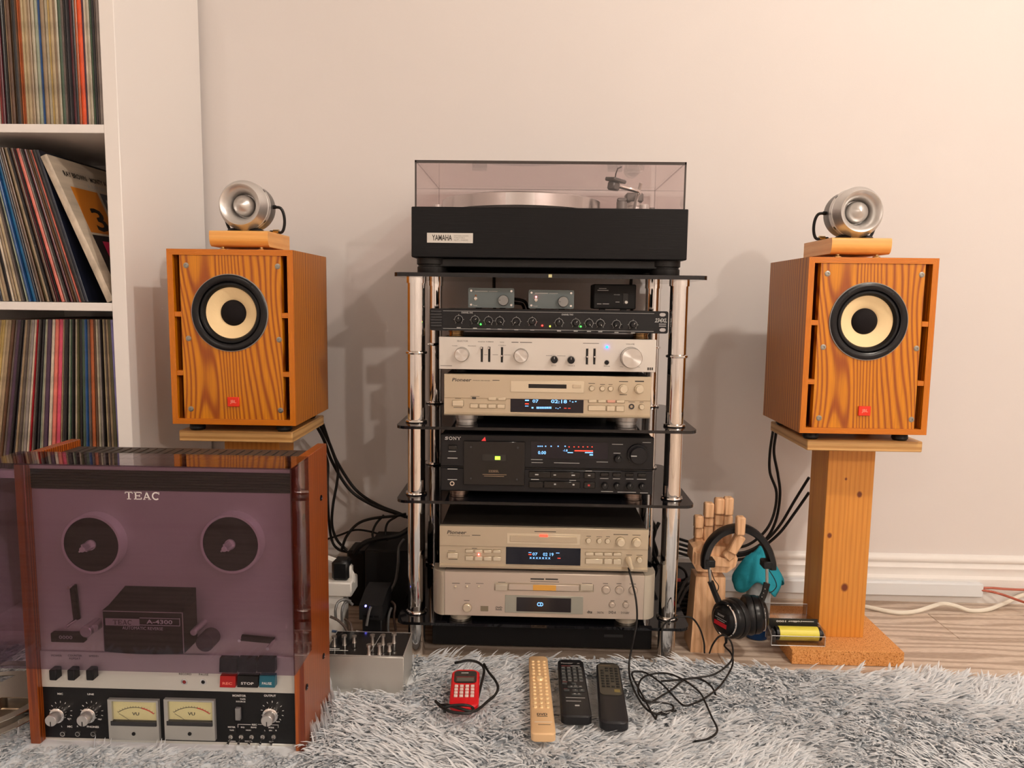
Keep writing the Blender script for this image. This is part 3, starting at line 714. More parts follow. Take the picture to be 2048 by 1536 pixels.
# ================================================================== loudspeakers, stands, tweeters
SW, SD, SH = 0.2494, 0.2389, 0.3470
fir_v = flame('orange_fir_plywood', srgb(216,136,6), srgb(158,76,0), 'x', 75, 17.0, (10.0,10.0,2.0))
fir_side = flame('orange_fir_side', srgb(200,122,8), srgb(150,76,0), 'y', 85, 9.0, (7.0,7.0,1.1))
edge_v = wood('orange_fir_edge_upright', srgb(214,124,2), srgb(184,96,0), 'x', 700, (1,1,0.03), 1.5, rough=0.4, coat=0.12, fine=0.2)
edge_h = wood('orange_fir_edge_level', srgb(214,124,2), srgb(184,96,0), 'z', 700, (0.03,1,1), 1.5, rough=0.4, coat=0.12, fine=0.2)
slot_in = fir_side
cone_m = M('cream_paper_cone', srgb(250,222,172), 0.75, bump=0.15, bscale=250)
def speaker(x0, yf, z0, label):
    t = Thing('bookshelf_speaker', label, 'speaker', (x0+SW/2, yf+SD/2, z0-0.017), 'orange wooden speakers on stands')
    F = 0.0114; x1, z1, yb = x0+SW, z0+SH, yf+SD
    def board(nm, quad, mat):     # front frame piece with mitred ends, full cabinet depth
        t.part(nm, MB().prism(quad, yf, yb, 'xz'), mat)
    def wallp(nm, poly, mat_front, mat_side): pass
    i0, i1, j0, j1 = x0+F, x1-F, z0+F, z1-F
    # cabinet walls (fir side faces) set 2 mm behind the mitred front edging
    for nm, q, mf, ms in (('side_wall', [(x0,z0),(i0,j0),(i0,j1),(x0,z1)], edge_v, fir_side), ('side_wall', [(x1,z0),(x1,z1),(i1,j1),(i1,j0)], edge_v, fir_side),
                          ('top_wall', [(x0,z1),(i0,j1),(i1,j1),(x1,z1)], edge_h, edge_h), ('bottom_wall', [(x0,z0),(x1,z0),(i1,j0),(i0,j0)], edge_h, edge_h)):
        w_ = t.part(nm, MB().prism(q, yf+0.003, yb, 'xz'), ms)
        t.part('front_edging', MB().prism(q, yf, yf+0.003, 'xz'), mf, sub=w_)
    t.part('back_panel', MB().box(i0, i1, yb-0.012, yb-0.002, j0, j1), black_matte)
    SL = 0.0128; b0, b1 = i0+SL, i1-SL
    t.part('slot_backing', MB().box(i0, i1, yf+0.140, yf+0.145, j0, j1), slot_in)
    # baffle with driver hole
    cx, cz, RD = x0+SW*0.489, z1-SH*0.357, 0.0757
    n = 48; mb = MB()
    ring = [(cx+0.072*math.cos(2*math.pi*k/n), cz+0.072*math.sin(2*math.pi*k/n)) for k in range(n)]
    def edge_pt(k):
        a = 2*math.pi*k/n; dx, dz = math.cos(a), math.sin(a)
        c = []
        if dx > 1e-9: c.append((b1-cx)/dx)
        if dx < -1e-9: c.append((b0-cx)/dx)
        if dz > 1e-9: c.append((j1-cz)/dz)
        if dz < -1e-9: c.append((j0-cz)/dz)
        s_ = min(c); return (cx+dx*s_, cz+dz*s_)
    outer = [edge_pt(k) for k in range(n)]
    for cxz in ((b0,j0),(b1,j0),(b0,j1),(b1,j1)):
        kk = min(range(n), key=lambda k: (outer[k][0]-cxz[0])**2+(outer[k][1]-cxz[1])**2); outer[kk] = cxz
    yb0 = yf+0.002
    vs_ = [(p[0], yb0, p[1]) for p in ring]+[(p[0], yb0, p[1]) for p in outer]+[(p[0], yb0+0.016, p[1]) for p in ring]+[(p[0], yb0+0.016, p[1]) for p in outer]
    fs = []
    for k in range(n):
        j = (k+1) % n
        fs += [(k, n+k, n+j, j), (2*n+k, 2*n+j, 3*n+j, 3*n+k), (k, j, 2*n+j, 2*n+k), (n+k, 3*n+k, 3*n+j, n+j)]
    mb.add(vs_, fs)
    baf = t.part('baffle', mb, fir_v)
    for fz in (0.358, 0.718):
        zc = j1-(j1-j0)*fz
        for a, b in ((i0, b0), (b1, i1)):
            t.part('slot_bridge', MB().box(a, b, yf+0.001, yf+0.040, zc-0.005, zc+0.005, 0.0004), edge_h)
    sm = None
    for u in (0.150, 0.877):
        for w_ in (0.092, 0.505, 0.912):
            c = (x0+SW*u, yb0, z1-SH*w_)
            mb = MB().lathe(c, [(0.0056,0.0002),(0.0054,0.0007),(0.0042,0.0009),(0.0040,0.0014),(0.0022,0.0015),(0.0018,0.0004),(0,0.0004)], (0,-1,0), 16)
            sc = t.part('baffle_screw', mb, M('worn_screw', (0.34,0.33,0.30), 0.35, 0.9), sub=baf)
    # driver
    drv = t.part('driver_frame', MB().lathe((cx, yb0, cz), [(0.062,-0.004),(0.062,0.002),(0.066,0.0045),(0.073,0.0042),(0.0757,0.002),(0.0757,0.0)], (0,-1,0), 64), M('driver_black', (0.006,0.006,0.008), 0.3, spec=0.35))
    t.part('frame_rim', MB().lathe((cx, yb0, cz), [(0.0748,0.0),(0.0748,0.0026),(0.0762,0.0024),(0.0766,0.0)], (0,-1,0), 64), M('rim_grey', (0.25,0.24,0.23), 0.4), sub=drv)
    t.part('surround', MB().lathe((cx, yb0, cz), [(0.0505,-0.006),(0.052,-0.002),(0.055,0.0015),(0.0585,0.0015),(0.0615,-0.002),(0.0635,-0.003)], (0,-1,0), 64), M('surround_rubber', (0.005,0.005,0.006), 0.4, spec=0.3), sub=drv)
    pr = [(0.0245,-0.019)]
    for k in range(9):
        r = 0.0255+k*0.003; pr.append((r, -0.019+0.0125*((r-0.0245)/0.0265)**0.8+(0.0005 if k % 2 else 0)))
    pr.append((0.052,-0.0050))
    t.part('cone', MB().lathe((cx, yb0, cz), pr, (0,-1,0), 64), cone_m, sub=drv)
    t.part('dust_cap', MB().lathe((cx, yb0, cz), [(0.0262,-0.0185),(0.025,-0.0165),(0.020,-0.0125),(0.012,-0.0095),(0.005,-0.0085),(0,-0.0084)], (0,-1,0), 40), M('dust_cap_felt', (0.008,0.006,0.007), 0.8, spec=0.2, bump=0.1, bscale=900), sub=drv)
    for k in range(4):
        a = math.radians(52+76*(k % 2)+180*(k//2)); t.part('mounting_screw', MB().lathe((cx+0.0692*math.cos(a), yb0-0.0040, cz+0.0692*math.sin(a)), [(0.0032,0),(0.003,0.001),(0.001,0.0011),(0,0.0003)], (0,-1,0), 12), M('black_screw', (0.03,0.03,0.03), 0.3, 0.8), sub=drv)
    # badge
    bxm, bz = x0+SW*0.500, z1-SH*0.866
    bd = t.part('badge', MB().box(bxm-0.0118, bxm+0.0118, yb0-0.004, yb0, bz-0.0095, bz+0.0095, 0.0008), M('badge_orange', srgb(232,50,22), 0.35))
    tm = MB(); text_fit(tm, 'JBL', bxm-0.0060, bxm+0.0062, bz-0.0040, bz+0.0040, yb0-0.0043, 0.03)
    t.part('badge_lettering', tm, M('badge_ink', srgb(250,150,130), 0.5), sub=bd, smooth=0)
    for fx in (x0+0.035, x1-0.035):
        for fy in (yf+0.035, yb-0.035):
            t.part('rubber_foot', MB().lathe((fx, fy, z0), [(0,0),(0.012,0),(0.015,0.005),(0.016,0.012),(0.013,0.0165),(0,0.017)], (0,0,-1), 20), rubber)
    return t
LSX, LSY, LSZ = -0.7193, 1.4685, 0.4997
RSX, RSY, RSZ = 0.5354, 1.4910, 0.4994
speaker(LSX, LSY, LSZ, 'orange wooden speaker standing beside the white record shelf')
speaker(RSX, RSY, RSZ, 'orange wooden speaker on the tall pine post stand by the headphones')
# stands
maple = wood('pale_maple', srgb(218,172,110), srgb(188,138,78), 'z', 160, (0.06,0.06,1), 2.5, rough=0.45, coat=0.1, fine=0.3)
cork = M('cork_board', srgb(212,146,78), 0.85, bump=0.4, bscale=420)
nt = cork.node_tree; tcn = nt.nodes.new('ShaderNodeTexCoord'); cn = nt.nodes.new('ShaderNodeTexNoise'); cn.inputs['Scale'].default_value = 380; cn.inputs['Detail'].default_value = 2
nt.links.new(tcn.outputs['Object'], cn.inputs['Vector']); cr_p = nt.nodes.new('ShaderNodeValToRGB'); ce = cr_p.color_ramp.elements       # dark bark specks in pale cork
ce[0].position = 0.30; ce[0].color = (*srgb(120,62,20), 1); ce[1].position = 0.66; ce[1].color = (*srgb(226,166,104), 1); ck = ce.new(0.40); ck.color = (*srgb(206,138,70), 1)
nt.links.new(cn.outputs[0], cr_p.inputs[0]); nt.links.new(cr_p.outputs[0], nt.nodes['Principled BSDF'].inputs['Base Color'])
def pine_mat(name, knots):
    m = wood(name, srgb(220,148,60), srgb(210,134,50), 'x', 190, (1,1,0.03), 4.0, rough=0.45, coat=0.15, fine=0.3)
    nt = m.node_tree; L = nt.links.new; N = nt.nodes.new; b = nt.nodes['Principled BSDF']
    src = b.inputs['Base Color'].links[0].from_socket
    tc = N('ShaderNodeTexCoord')
    for (kx, kz, r) in knots:      # dark elliptical knots on the post
        mp = N('ShaderNodeMapping'); mp.inputs['Location'].default_value = (-kx, 0, -kz); L(tc.outputs['Object'], mp.inputs[0])
        ml = N('ShaderNodeVectorMath'); ml.operation = 'MULTIPLY'; ml.inputs[1].default_value = (1.25/r, 0, 1/r); L(mp.outputs[0], ml.inputs[0])
        ln = N('ShaderNodeVectorMath'); ln.operation = 'LENGTH'; L(ml.outputs[0], ln.inputs[0])
        rp = N('ShaderNodeValToRGB'); rp.color_ramp.elements[0].position = 0.55; rp.color_ramp.elements[0].color = (1,1,1,1); rp.color_ramp.elements[1].position = 1.0; rp.color_ramp.elements[1].color = (0,0,0,1)
        L(ln.outputs['Value'], rp.inputs[0])
        mx = N('ShaderNodeMixRGB'); mx.inputs[2].default_value = (*srgb(112,48,14), 1); L(rp.outputs[0], mx.inputs[0]); L(src, mx.inputs[1]); src = mx.outputs[0]
    L(src, b.inputs['Base Color']); return m
def stand(px0, px1, py0, py1, cx0, cx1, cy0, cy1, b0, b1, by0, by1, ztop, label, knots, nm):
    t = Thing('speaker_stand', label, 'stand', ((cx0+cx1)/2, (cy0+cy1)/2, 0), 'wooden speaker stands')
    t.part('top_plate', MB().box(px0, px1, py0, py1, ztop-0.022, ztop, 0.0016), maple)
    o = (t.o.x, t.o.y)
    t.part('post', MB().box(cx0, cx1, cy0, cy1, 0.032, ztop-0.022, 0.0008), pine_mat(nm, [(kx-t.o.x, kz, r) for kx, kz, r in knots]))
    t.part('base_plate', MB().box(b0, b1, by0, by1, 0.0, 0.032, 0.001), cork)
    return t
PTOP = LSZ-0.017
kn = []
for (kx, ky, r) in ((1719, 989, 0.0085), (1659, 1071, 0.0075), (1689, 1175, 0.0115), (1692, 958, 0.004)):
    c = at(kx, ky, 1.588); kn.append((c[0], c[2], r))
stand(at(1615,880,1.51)[0], at(1846,880,1.51)[0], 1.510, 1.745, at(1636,1265,1.588)[0], at(1727,1265,1.588)[0], 1.588, 1.684, 0.557, 0.790, 1.522, 1.755, PTOP, 'pine post speaker stand with cork base beside the clear plastic case', kn, 'pine_post_right')
stand(at(358,870,1.49)[0], at(585,870,1.49)[0], 1.490, 1.720, at(449,890,1.56)[0], at(577,890,1.56)[0]-0.02, 1.560, 1.656, -0.72, -0.49, 1.49, 1.72, PTOP, 'pine post speaker stand half hidden behind the tape deck', [], 'pine_post_left')
# tweeters on wooden blocks
cherry = wood('orange_beech_block', srgb(246,186,100), srgb(240,172,84), 'z', 120, (0.05,0.05,1), 2.0, rough=0.35, coat=0.3, fine=0.2)
def tweeter_set(bx0, bx1, by0, by1, bz0, tx, ty, side, lab_b, lab_t, lab_c):
    h = 0.031
    t = Thing('tweeter_block', lab_b, 'wooden block', ((bx0+bx1)/2, (by0+by1)/2, bz0-0.0085), 'tweeter plinth blocks')
    pr = [(by0+0.010, bz0), (by0+0.004, bz0+0.004), (by0+0.001, bz0+0.012), (by0, bz0+0.020), (by0+0.001, bz0+h-0.002), (by0+0.004, bz0+h), (by1, bz0+h), (by1, bz0)]
    t.part('block', MB().prism(pr, bx0, bx1, 'yz'), cherry)
    for fx in (bx0+0.02, bx1-0.02):
        for fy in (by0+0.02, by1-0.02):
            t.part('brass_foot', MB().lathe((fx, fy, bz0), [(0,0),(0.0035,0),(0.0035,0.003),(0.0075,0.0045),(0.0075,0.0085),(0,0.0085)], (0,0,-1), 16), brass)
    zt = bz0+h; TS = 1.07; R = 0.0465*TS; cz = zt+R+0.003
    def sc_(m_): return m_.xf(Matrix.Translation((tx,ty,cz)) @ Matrix.Scale(TS, 4) @ Matrix.Translation((-tx,-ty,-cz)))
    w = Thing('horn_tweeter', lab_t, 'tweeter', (tx, ty+0.035, zt), 'round aluminium bullet tweeters')
    brushed = alu
    w.part('horn', sc_(MB().lathe((tx, ty, cz), [(0.0215,-0.034),(0.0222,-0.026),(0.0245,-0.016),(0.0290,-0.007),(0.0350,-0.001),(0.0378,0.0),(0.0385,-0.001),(0.0415,-0.010),(0.0465,-0.017),(0.0465,-0.021),(0.0455,-0.0215),(0.0455,-0.0225),(0.0468,-0.023),(0.0468,-0.036),(0.040,-0.040)], (0,-1,0), 64)), brushed)
    w.part('bullet', sc_(MB().lathe((tx, ty, cz), [(0.0200,-0.034),(0.0203,-0.026),(0.0196,-0.019),(0.0165,-0.0125),(0.009,-0.0068),(0.002,-0.0032),(0,-0.0028)], (0,-1,0), 48)), brushed)
    w.part('throat', sc_(MB().lathe((tx, ty, cz), [(0.019,-0.0335),(0.023,-0.0335)], (0,-1,0), 32)), alu)
    mag = w.part('magnet_pot', sc_(MB().lathe((tx, ty, cz), [(0.040,-0.0365),(0.0440,-0.037),(0.0448,-0.040),(0.0440,-0.070),(0.030,-0.074),(0,-0.074)], (0,-1,0), 48)), M('grey_magnet', (0.22,0.21,0.20), 0.4, 0.8))
    for a in (38, 142, 218, 322):
        ar = math.radians(a); d = Vector((math.cos(ar), 0, math.sin(ar)))
        w.part('grub_screw', MB().cyl(Vector((tx, ty+0.0305, cz))+d*0.0494, 0.0036, 0.0012, d, 12), M('blued_screw', (0.05,0.05,0.06), 0.25, 1.0))
    # rear terminal notch ring
    for s_ in (-1, 1):
        w.part('terminal', MB().cyl((tx+s_*0.043, ty+0.060, cz+0.002), 0.004, 0.010, (s_,0,0), 12), black, sub=mag)
    cr = MB()
    for s_ in (-1, 1):
        cr.lathe((tx+s_*0.022, ty+0.03, zt), [(0,0),(0.0165,0),(0.0145,0.0045),(0.008,0.0078),(0,0.0085)], (0,0,1), 20)
    w.part('rubber_cradle', cr, rubber)
    # signal cable
    sx = side
    zc = cz+0.002
    pts = [(tx+sx*0.049, ty+0.060, zc), (tx+sx*0.062, ty+0.062, zc-0.002), (tx+sx*0.068, ty+0.064, zc-0.016), (tx+sx*0.068, ty+0.066, zc-0.036), (tx+sx*0.062, ty+0.066, zt+0.004), (tx+sx*0.046, ty+0.068, zt+0.0045), (tx+sx*0.036, ty+0.072, zt+0.005)]
    c = Thing('tweeter_cable', lab_c, 'cable', (tx+sx*0.05, ty+0.065, zt), 'short black tweeter cables')
    c.part('cable', MB().tube(catmull(pts, 6), 0.0030, 8), rubber)
    c.part('gold_splice', MB().tube([(tx+sx*0.056, ty+0.0665, zt+0.0055), (tx+sx*0.044, ty+0.068, zt+0.0055)], 0.0042, 8), brass)
    pts = [(tx-sx*0.049, ty+0.060, zc), (tx-sx*0.052, ty+0.058, zc-0.014), (tx-sx*0.050, ty+0.055, zc-0.030), (tx-sx*0.040, ty+0.05, zt+0.006), (tx-sx*0.030, ty+0.055, zt+0.004)]
    c.part('cable', MB().tube(catmull(pts, 6), 0.0030, 8), rubber)
lz = LSZ+SH; rz = RSZ+SH
a = at(418, 480, 1.505); b = at(535.6, 480, 1.505)
tweeter_set(a[0], b[0], 1.505, 1.640, lz+0.0085, at(479,408,1.515)[0], 1.515, 1, 'orange wooden block under the tweeter nearer the record shelf', 'round aluminium bullet tweeter above the speaker by the record shelf', 'black looped cable of the tweeter nearer the record shelf')
a = at(1664, 492, 1.515); b = at(1784, 492, 1.515)
tweeter_set(a[0], b[0], 1.515, 1.670, rz+0.0085, at(1724,423,1.525)[0], 1.525, -1, 'orange wooden block under the tweeter on the speaker by the headphones', 'round aluminium bullet tweeter above the speaker by the headphones', 'black drooping cable of the tweeter above the headphones side speaker')
# ================================================================== glass and chrome rack
GY0, GY1 = 1.476, 1.862
rk = Thing('glass_rack', 'black glass hi-fi rack with chrome tube posts against the wall', 'rack', (0.029, 1.67, 0))
glass_top = clear('dark_green_glass', (0.010,0.022,0.020), ior=1.5)
glass_blk = M('black_glass', (0.006,0.006,0.008), 0.05)
GX0, GX1 = -0.272, 0.332
def rounded(x0, x1, y0, y1, r, n=5):
    out = []
    for cx, cy, a0 in ((x1-r, y0+r, -90), (x1-r, y1-r, 0), (x0+r, y1-r, 90), (x0+r, y0+r, 180)):
        for k in range(n+1):
            a = math.radians(a0+90*k/n); out.append((cx+r*math.cos(a), cy+r*math.sin(a)))
    return out
zs = []
ST = [0.8070, 0.5020, 0.3500, 0.0930]
for i, zt in enumerate(ST):
    th = 0.008 if i == 0 else 0.006
    zs.append((zt-th, zt))
    x0, x1 = (GX0-0.004, GX1+0.009) if i == 0 else (GX0, GX1)
    rk.part('glass_shelf', MB().prism(rounded(x0, x1, GY0, GY1, 0.022), zt-th, zt, 'xy'), glass_blk, label='black tempered glass shelf')
rk.part('edge_sticker', MB().box(at(1097,551,GY0)[0], at(1104,551,GY0)[0], GY0-0.0004, GY0, zs[0][0]+0.001, zs[0][1]-0.001), M('sticker', srgb(200,195,150), 0.5))
PR = 0.0183
posts = [(-0.238, 1.532), (0.2945, 1.532), (-0.2375, 1.822), (0.2885, 1.822)]
zmid = at(833, 707, 1.532)[2]
for (x, y) in posts:
    segs = [(0.0, zs[3][0]), (zs[3][1], zs[2][0]), (zs[2][1], zs[1][0]), (zs[1][1], zmid), (zmid, zs[0][0])]
    for a, b in segs:
        rk.part('post_tube', MB().lathe((x, y, a), [(0,0),(PR,0),(PR,b-a),(0,b-a)], (0,0,1), 40), chrome)
    for z in (zs[3][1], zs[2][1], zs[1][1], zmid):
        rk.part('post_collar', MB().lathe((x, y, z-0.001), [(PR,0),(PR+0.0035,0.001),(PR+0.0045,0.003),(PR+0.0035,0.0055),(PR,0.007)], (0,0,1), 40), chrome)
    rk.part('post_cap', MB().lathe((x, y, zs[0][0]-0.012), [(PR,0),(PR+0.0022,0.0),(PR+0.0022,0.0118),(PR,0.0118)], (0,0,1), 40), chrome)

# ================================================================== turntable
TY = 1.500
tt = Thing('turntable', 'black turntable with silver platter under a smoked lid on top of the rack', 'turntable', (0.029, 1.69, zs[0][1]))
tx0, tx1, tz0, tz1 = -0.2424, 0.3005, 0.8375, 0.9360
ash = M('black_ash', (0.0045,0.0045,0.0055), 0.38, spec=0.2, bump=0.12, bscale=120, stretch=(0.15,1,3))
tt.part('plinth', MB().box(tx0, tx1, TY, 1.882, tz0, tz1, 0.0015), ash)
tt.part('sub_base', MB().box(tx0+0.045, tx1-0.045, TY+0.02, 1.86, tz0-0.018, tz0, 0.002), black)
for fx in (tx0+0.036, tx1-0.036):
    for fy in (TY+0.040, 1.842):
        hh = tz0-zs[0][1]
        tt.part('foot', MB().lathe((fx, fy, zs[0][1]), [(0,0),(0.029,0),(0.030,0.002),(0.030,hh*0.42),(0.028,hh*0.48),(0.028,hh*0.55),(0.031,hh*0.6),(0.031,hh*0.98),(0,hh)], (0,0,1), 32), rubber)
a = rect(854, 466, 946, 486, TY)
bd = tt.part('badge', MB().box(a[0], a[1], TY-0.0012, TY, a[2], a[3], 0.0003), M('silver_badge', (0.62,0.60,0.56), 0.4, 0.3))
tm = MB(); lab(tm, 'YAMAHA', 864, 469.5, 904, 481, TY-0.0012, 0.02); tt.part('badge_lettering', tm, ink_dark, sub=bd, smooth=0)
tm = MB(); lab(tm, 'NATURAL SOUND', 908, 470.5, 937, 473, TY-0.0012, 0.0); lab(tm, 'TURNTABLE', 908, 474.5, 930, 477, TY-0.0012, 0.0); lab(tm, 'GT-1000', 908, 478.5, 936, 482, TY-0.0012, 0.0)
tt.part('badge_lettering', tm, M('badge_grey', (0.25,0.24,0.22), 0.5), sub=bd, smooth=0)
plx, ply, plr = at(1043, 400, 1.675)[0], 1.677, 0.172
tt.part('top_deck', MB().box(tx0+0.012, tx1-0.012, TY+0.012, 1.870, tz1, tz1+0.0008), black_matte)
tt.part('platter', MB().lathe((plx, ply, tz1+0.004), [(0,0),(plr-0.004,0),(plr,0.002),(plr,0.026),(plr-0.002,0.028),(plr-0.012,0.028),(plr-0.013,0.027),(0,0.027)], (0,0,1), 96), M('platter_metal', (0.60,0.59,0.58), 0.22, 1.0))
tt.part('platter_mat', MB().cyl((plx, ply, tz1+0.0312), plr-0.014, 0.003, (0,0,1), 64), rubber)
tt.part('centre_spindle', MB().cyl((plx, ply, tz1+0.034), 0.0035, 0.012, (0,0,1), 12, 0.001), chrome)
# tonearm
pv = at(1268, 390, 1.735); ax, ay = pv[0], 1.735; zA = tz1+0.050
hd = at(1236, 368, 1.60)
gun = M('gunmetal', (0.20,0.195,0.19), 0.35, 0.7)
arm = tt.part('tonearm_base', MB().lathe((ax, ay, tz1), [(0,0),(0.034,0),(0.034,0.007),(0.028,0.009),(0.022,0.011),(0.022,0.030),(0.016,0.034),(0.016,0.042),(0,0.043)], (0,0,1), 32), alu)
tt.part('gimbal', MB().box(ax-0.020, ax+0.020, ay-0.016, ay+0.016, tz1+0.040, tz1+0.062, 0.004), gun, sub=arm)
tube_pts = [(ax, ay+0.03, zA), (ax, ay-0.03, zA), (ax+0.002, ay-0.07, zA+0.001), (ax-0.008, ay-0.105, zA+0.002), (hd[0], 1.622, hd[2])]
tt.part('tonearm_tube', MB().tube(catmull(tube_pts, 6), 0.0045, 10), chrome, sub=arm)
tt.part('counterweight', MB().cyl((ax, ay+0.028, zA), 0.018, 0.034, (0,1,0), 24, 0.002), gun, sub=arm)
hs = MB().box(-0.012, 0.012, -0.036, 0.014, 0.002, 0.010, 0.002).box(-0.0085, 0.0085, -0.030, -0.004, -0.015, 0.002, 0.003)
hs.tube([(0.009,-0.030,0.010), (0.014,-0.038,0.016), (0.018,-0.040,0.026), (0.024,-0.036,0.030)], 0.0012, 6)
hs.xf(Matrix.Translation(hd) @ Matrix.Rotation(-0.62, 4, 'Z') @ Matrix.Rotation(0.12, 4, 'Y'))
tt.part('headshell', hs, M('headshell_grey', (0.10,0.10,0.10), 0.35, 0.3), sub=arm)
r0 = at(1264, 408, 1.68); r1 = at(1282, 366, 1.66)
tt.part('arm_lift', MB().tube([(r0[0], 1.68, tz1+0.004), r1], 0.0036, 8).cyl((r0[0], 1.68, tz1), 0.009, 0.008, (0,0,1), 20), alu, sub=arm)
a2 = at(1240, 400, 1.62); tt.part('arm_rest', MB().box(a2[0]-0.018, a2[0]+0.012, 1.612, 1.632, tz1, tz1+0.008, 0.002).cyl((a2[0]+0.004, 1.622, tz1+0.006), 0.011, 0.024, (0,0,1), 20, 0.002).box(a2[0]-0.006, a2[0]+0.014, 1.614, 1.628, tz1+0.028, tz1+0.036, 0.002), gun, sub=arm)
a2 = at(1292, 400, 1.66); tt.part('bias_dial', MB().cyl((a2[0]-0.004, 1.66, tz1), 0.010, 0.028, (0,0,1), 20, 0.001), M('pale_dial', (0.72,0.70,0.68), 0.35, 0.3), sub=arm)
tt.part('bias_weight', MB().cyl((a2[0]+0.012, 1.65, tz1), 0.006, 0.020, (0,0,1), 16), gun, sub=arm)
tt.part('speed_knob', MB().cyl((tx0+0.045, TY+0.05, tz1), 0.010, 0.010, (0,0,1), 20, 0.001), alu)
# lid
lx0, lx1 = tx0+0.007, tx1-0.007; lz1 = at(1100, 322, TY)[2]; ly0, ly1 = TY+0.004, 1.880; q = 0.0035
lid_m = clear('pink_smoked_acrylic', (0.955,0.925,0.925), ior=1.49)
mb = MB().box(lx0, lx1, ly0, ly0+q, tz1+0.0005, lz1-q).box(lx0, lx1, ly1-q, ly1, tz1+0.0005, lz1-q).box(lx0, lx0+q, ly0+q, ly1-q, tz1+0.0005, lz1-q).box(lx1-q, lx1, ly0+q, ly1-q, tz1+0.0005, lz1-q).box(lx0, lx1, ly0, ly1, lz1-q, lz1)
lid = tt.part('dust_lid', mb, lid_m, label='smoked clear acrylic lid')
e = 0.0026; ed = MB()
ed.box(lx0-0.0006, lx1+0.0006, ly0-0.0006, ly0+e, lz1-0.0046, lz1+0.0006).box(lx0-0.0006, lx0+e, ly0-0.0006, ly0+e, tz1+0.0005, lz1).box(lx1-e, lx1+0.0006, ly0-0.0006, ly0+e, tz1+0.0005, lz1)
for ex in (lx0, lx1-0.0012):
    ed.box(ex, ex+0.0012, ly1-0.0012, ly1, tz1+0.0005, lz1)
    ed.box(ex, ex+0.0012, ly0, ly1, lz1-0.0012, lz1)
ed.box(lx0, lx1, ly1-0.0012, ly1, lz1-0.0012, lz1)
tt.part('lid_edge', ed, M('smoked_edge', (0.045,0.035,0.032), 0.2), sub=lid)
for hx in (lx0+0.10, lx1-0.10):
    tt.part('lid_hinge', MB().box(hx-0.018, hx+0.018, ly1-0.012, ly1-q, tz1+0.0005, tz1+0.040, 0.002), M('hinge_grey', (0.20,0.19,0.19), 0.35, 0.6), sub=lid)

# ---- made-up flat black box, added to darken the space below the bottom shelf
t = Thing('dark_filler_box', 'flat black box added to darken the space beneath the bottom glass shelf', 'filler', (0.03, 1.68, 0))
t.part('case', MB().box(-0.205, 0.265, 1.560, 1.80, 0.012, 0.068, 0.002), black_matte)
t.part('front_panel', MB().box(-0.207, 0.267, 1.552, 1.560, 0.010, 0.070, 0.0015), black)
for fx in (-0.17, 0.23):
    for fy in (1.60, 1.76): t.part('foot', MB().cyl((fx, fy, 0.0), 0.014, 0.012, (0,0,1), 16), rubber)
t.part('badge', MB().box(0.165, 0.205, 1.5512, 1.5522, 0.036, 0.042), dark_grey)  # grey bar standing in for a glint on the added box
# ================================================================== devices on the rack
def knob(t, px, py, Y, r, h, mat, name='knob', sub=None, ptr=None, pm=None, ch=0.0008, skirt=None):
    c = at(px, py, Y); m_ = MB(); t.gaps.append((c[0], c[2], skirt or r, Y))
    if skirt: m_.cyl((c[0], Y+0.003, c[2]), skirt, h*0.35+0.003, (0,-1,0), 28)
    m_.lathe((c[0], Y, c[2]), [(0,-0.003),(r,-0.003),(r*0.97,h-ch),(r*0.97-ch,h),(0,h)], (0,-1,0), 32)
    k_ = t.part(name, m_, mat, sub=sub)
    if ptr is not None:
        a = math.radians(ptr); d = Vector((math.sin(a), 0, math.cos(a)))
        p0 = Vector((c[0], Y-h-0.0002, c[2]))
        t.part('pointer', MB().tube([p0+d*(r*0.25), p0+d*(r*0.9)], max(0.0004, r*0.07), 4), pm or ink_white, sub=k_)
    return k_
def btn(t, px0, py0, px1, py1, Y, d, mat, name='button', sub=None, ch=0.0006):
    a = rect(px0, py0, px1, py1, Y); t.gaps.append((a[0], a[1], a[2], a[3], Y)); return t.part(name, MB().box(a[0], a[1], Y-d, Y+0.0030, a[2], a[3], ch), mat, sub=sub)
def led(t, px, py, Y, r, mat, name='led', sub=None):
    c = at(px, py, Y); return t.part(name, MB().sphere((c[0], Y-0.0010, c[2]), r, r*1.7, r, 12, 8), mat, sub=sub)
case_dark = M('case_dark_brown', (0.030,0.024,0.020), 0.45, bump=0.05, bscale=600)
case_black = M('case_black', (0.007,0.007,0.008), 0.5, spec=0.3, bump=0.05, bscale=600)
def feet(t, x0, x1, y0, y1, zt, zb, r=0.022, ins=0.042, mat=None, rear=True):
    for fx in (x0+ins, x1-ins):
        for fy in (y0+0.05,)+((y1-0.05,) if rear else ()):
            h = zt-zb
            t.part('foot', MB().lathe((fx, fy, zb), [(0,0),(r*0.92,0),(r*0.92,h*0.25),(r,h*0.3),(r,h),(0,h)], (0,0,1), 32), mat or alu)

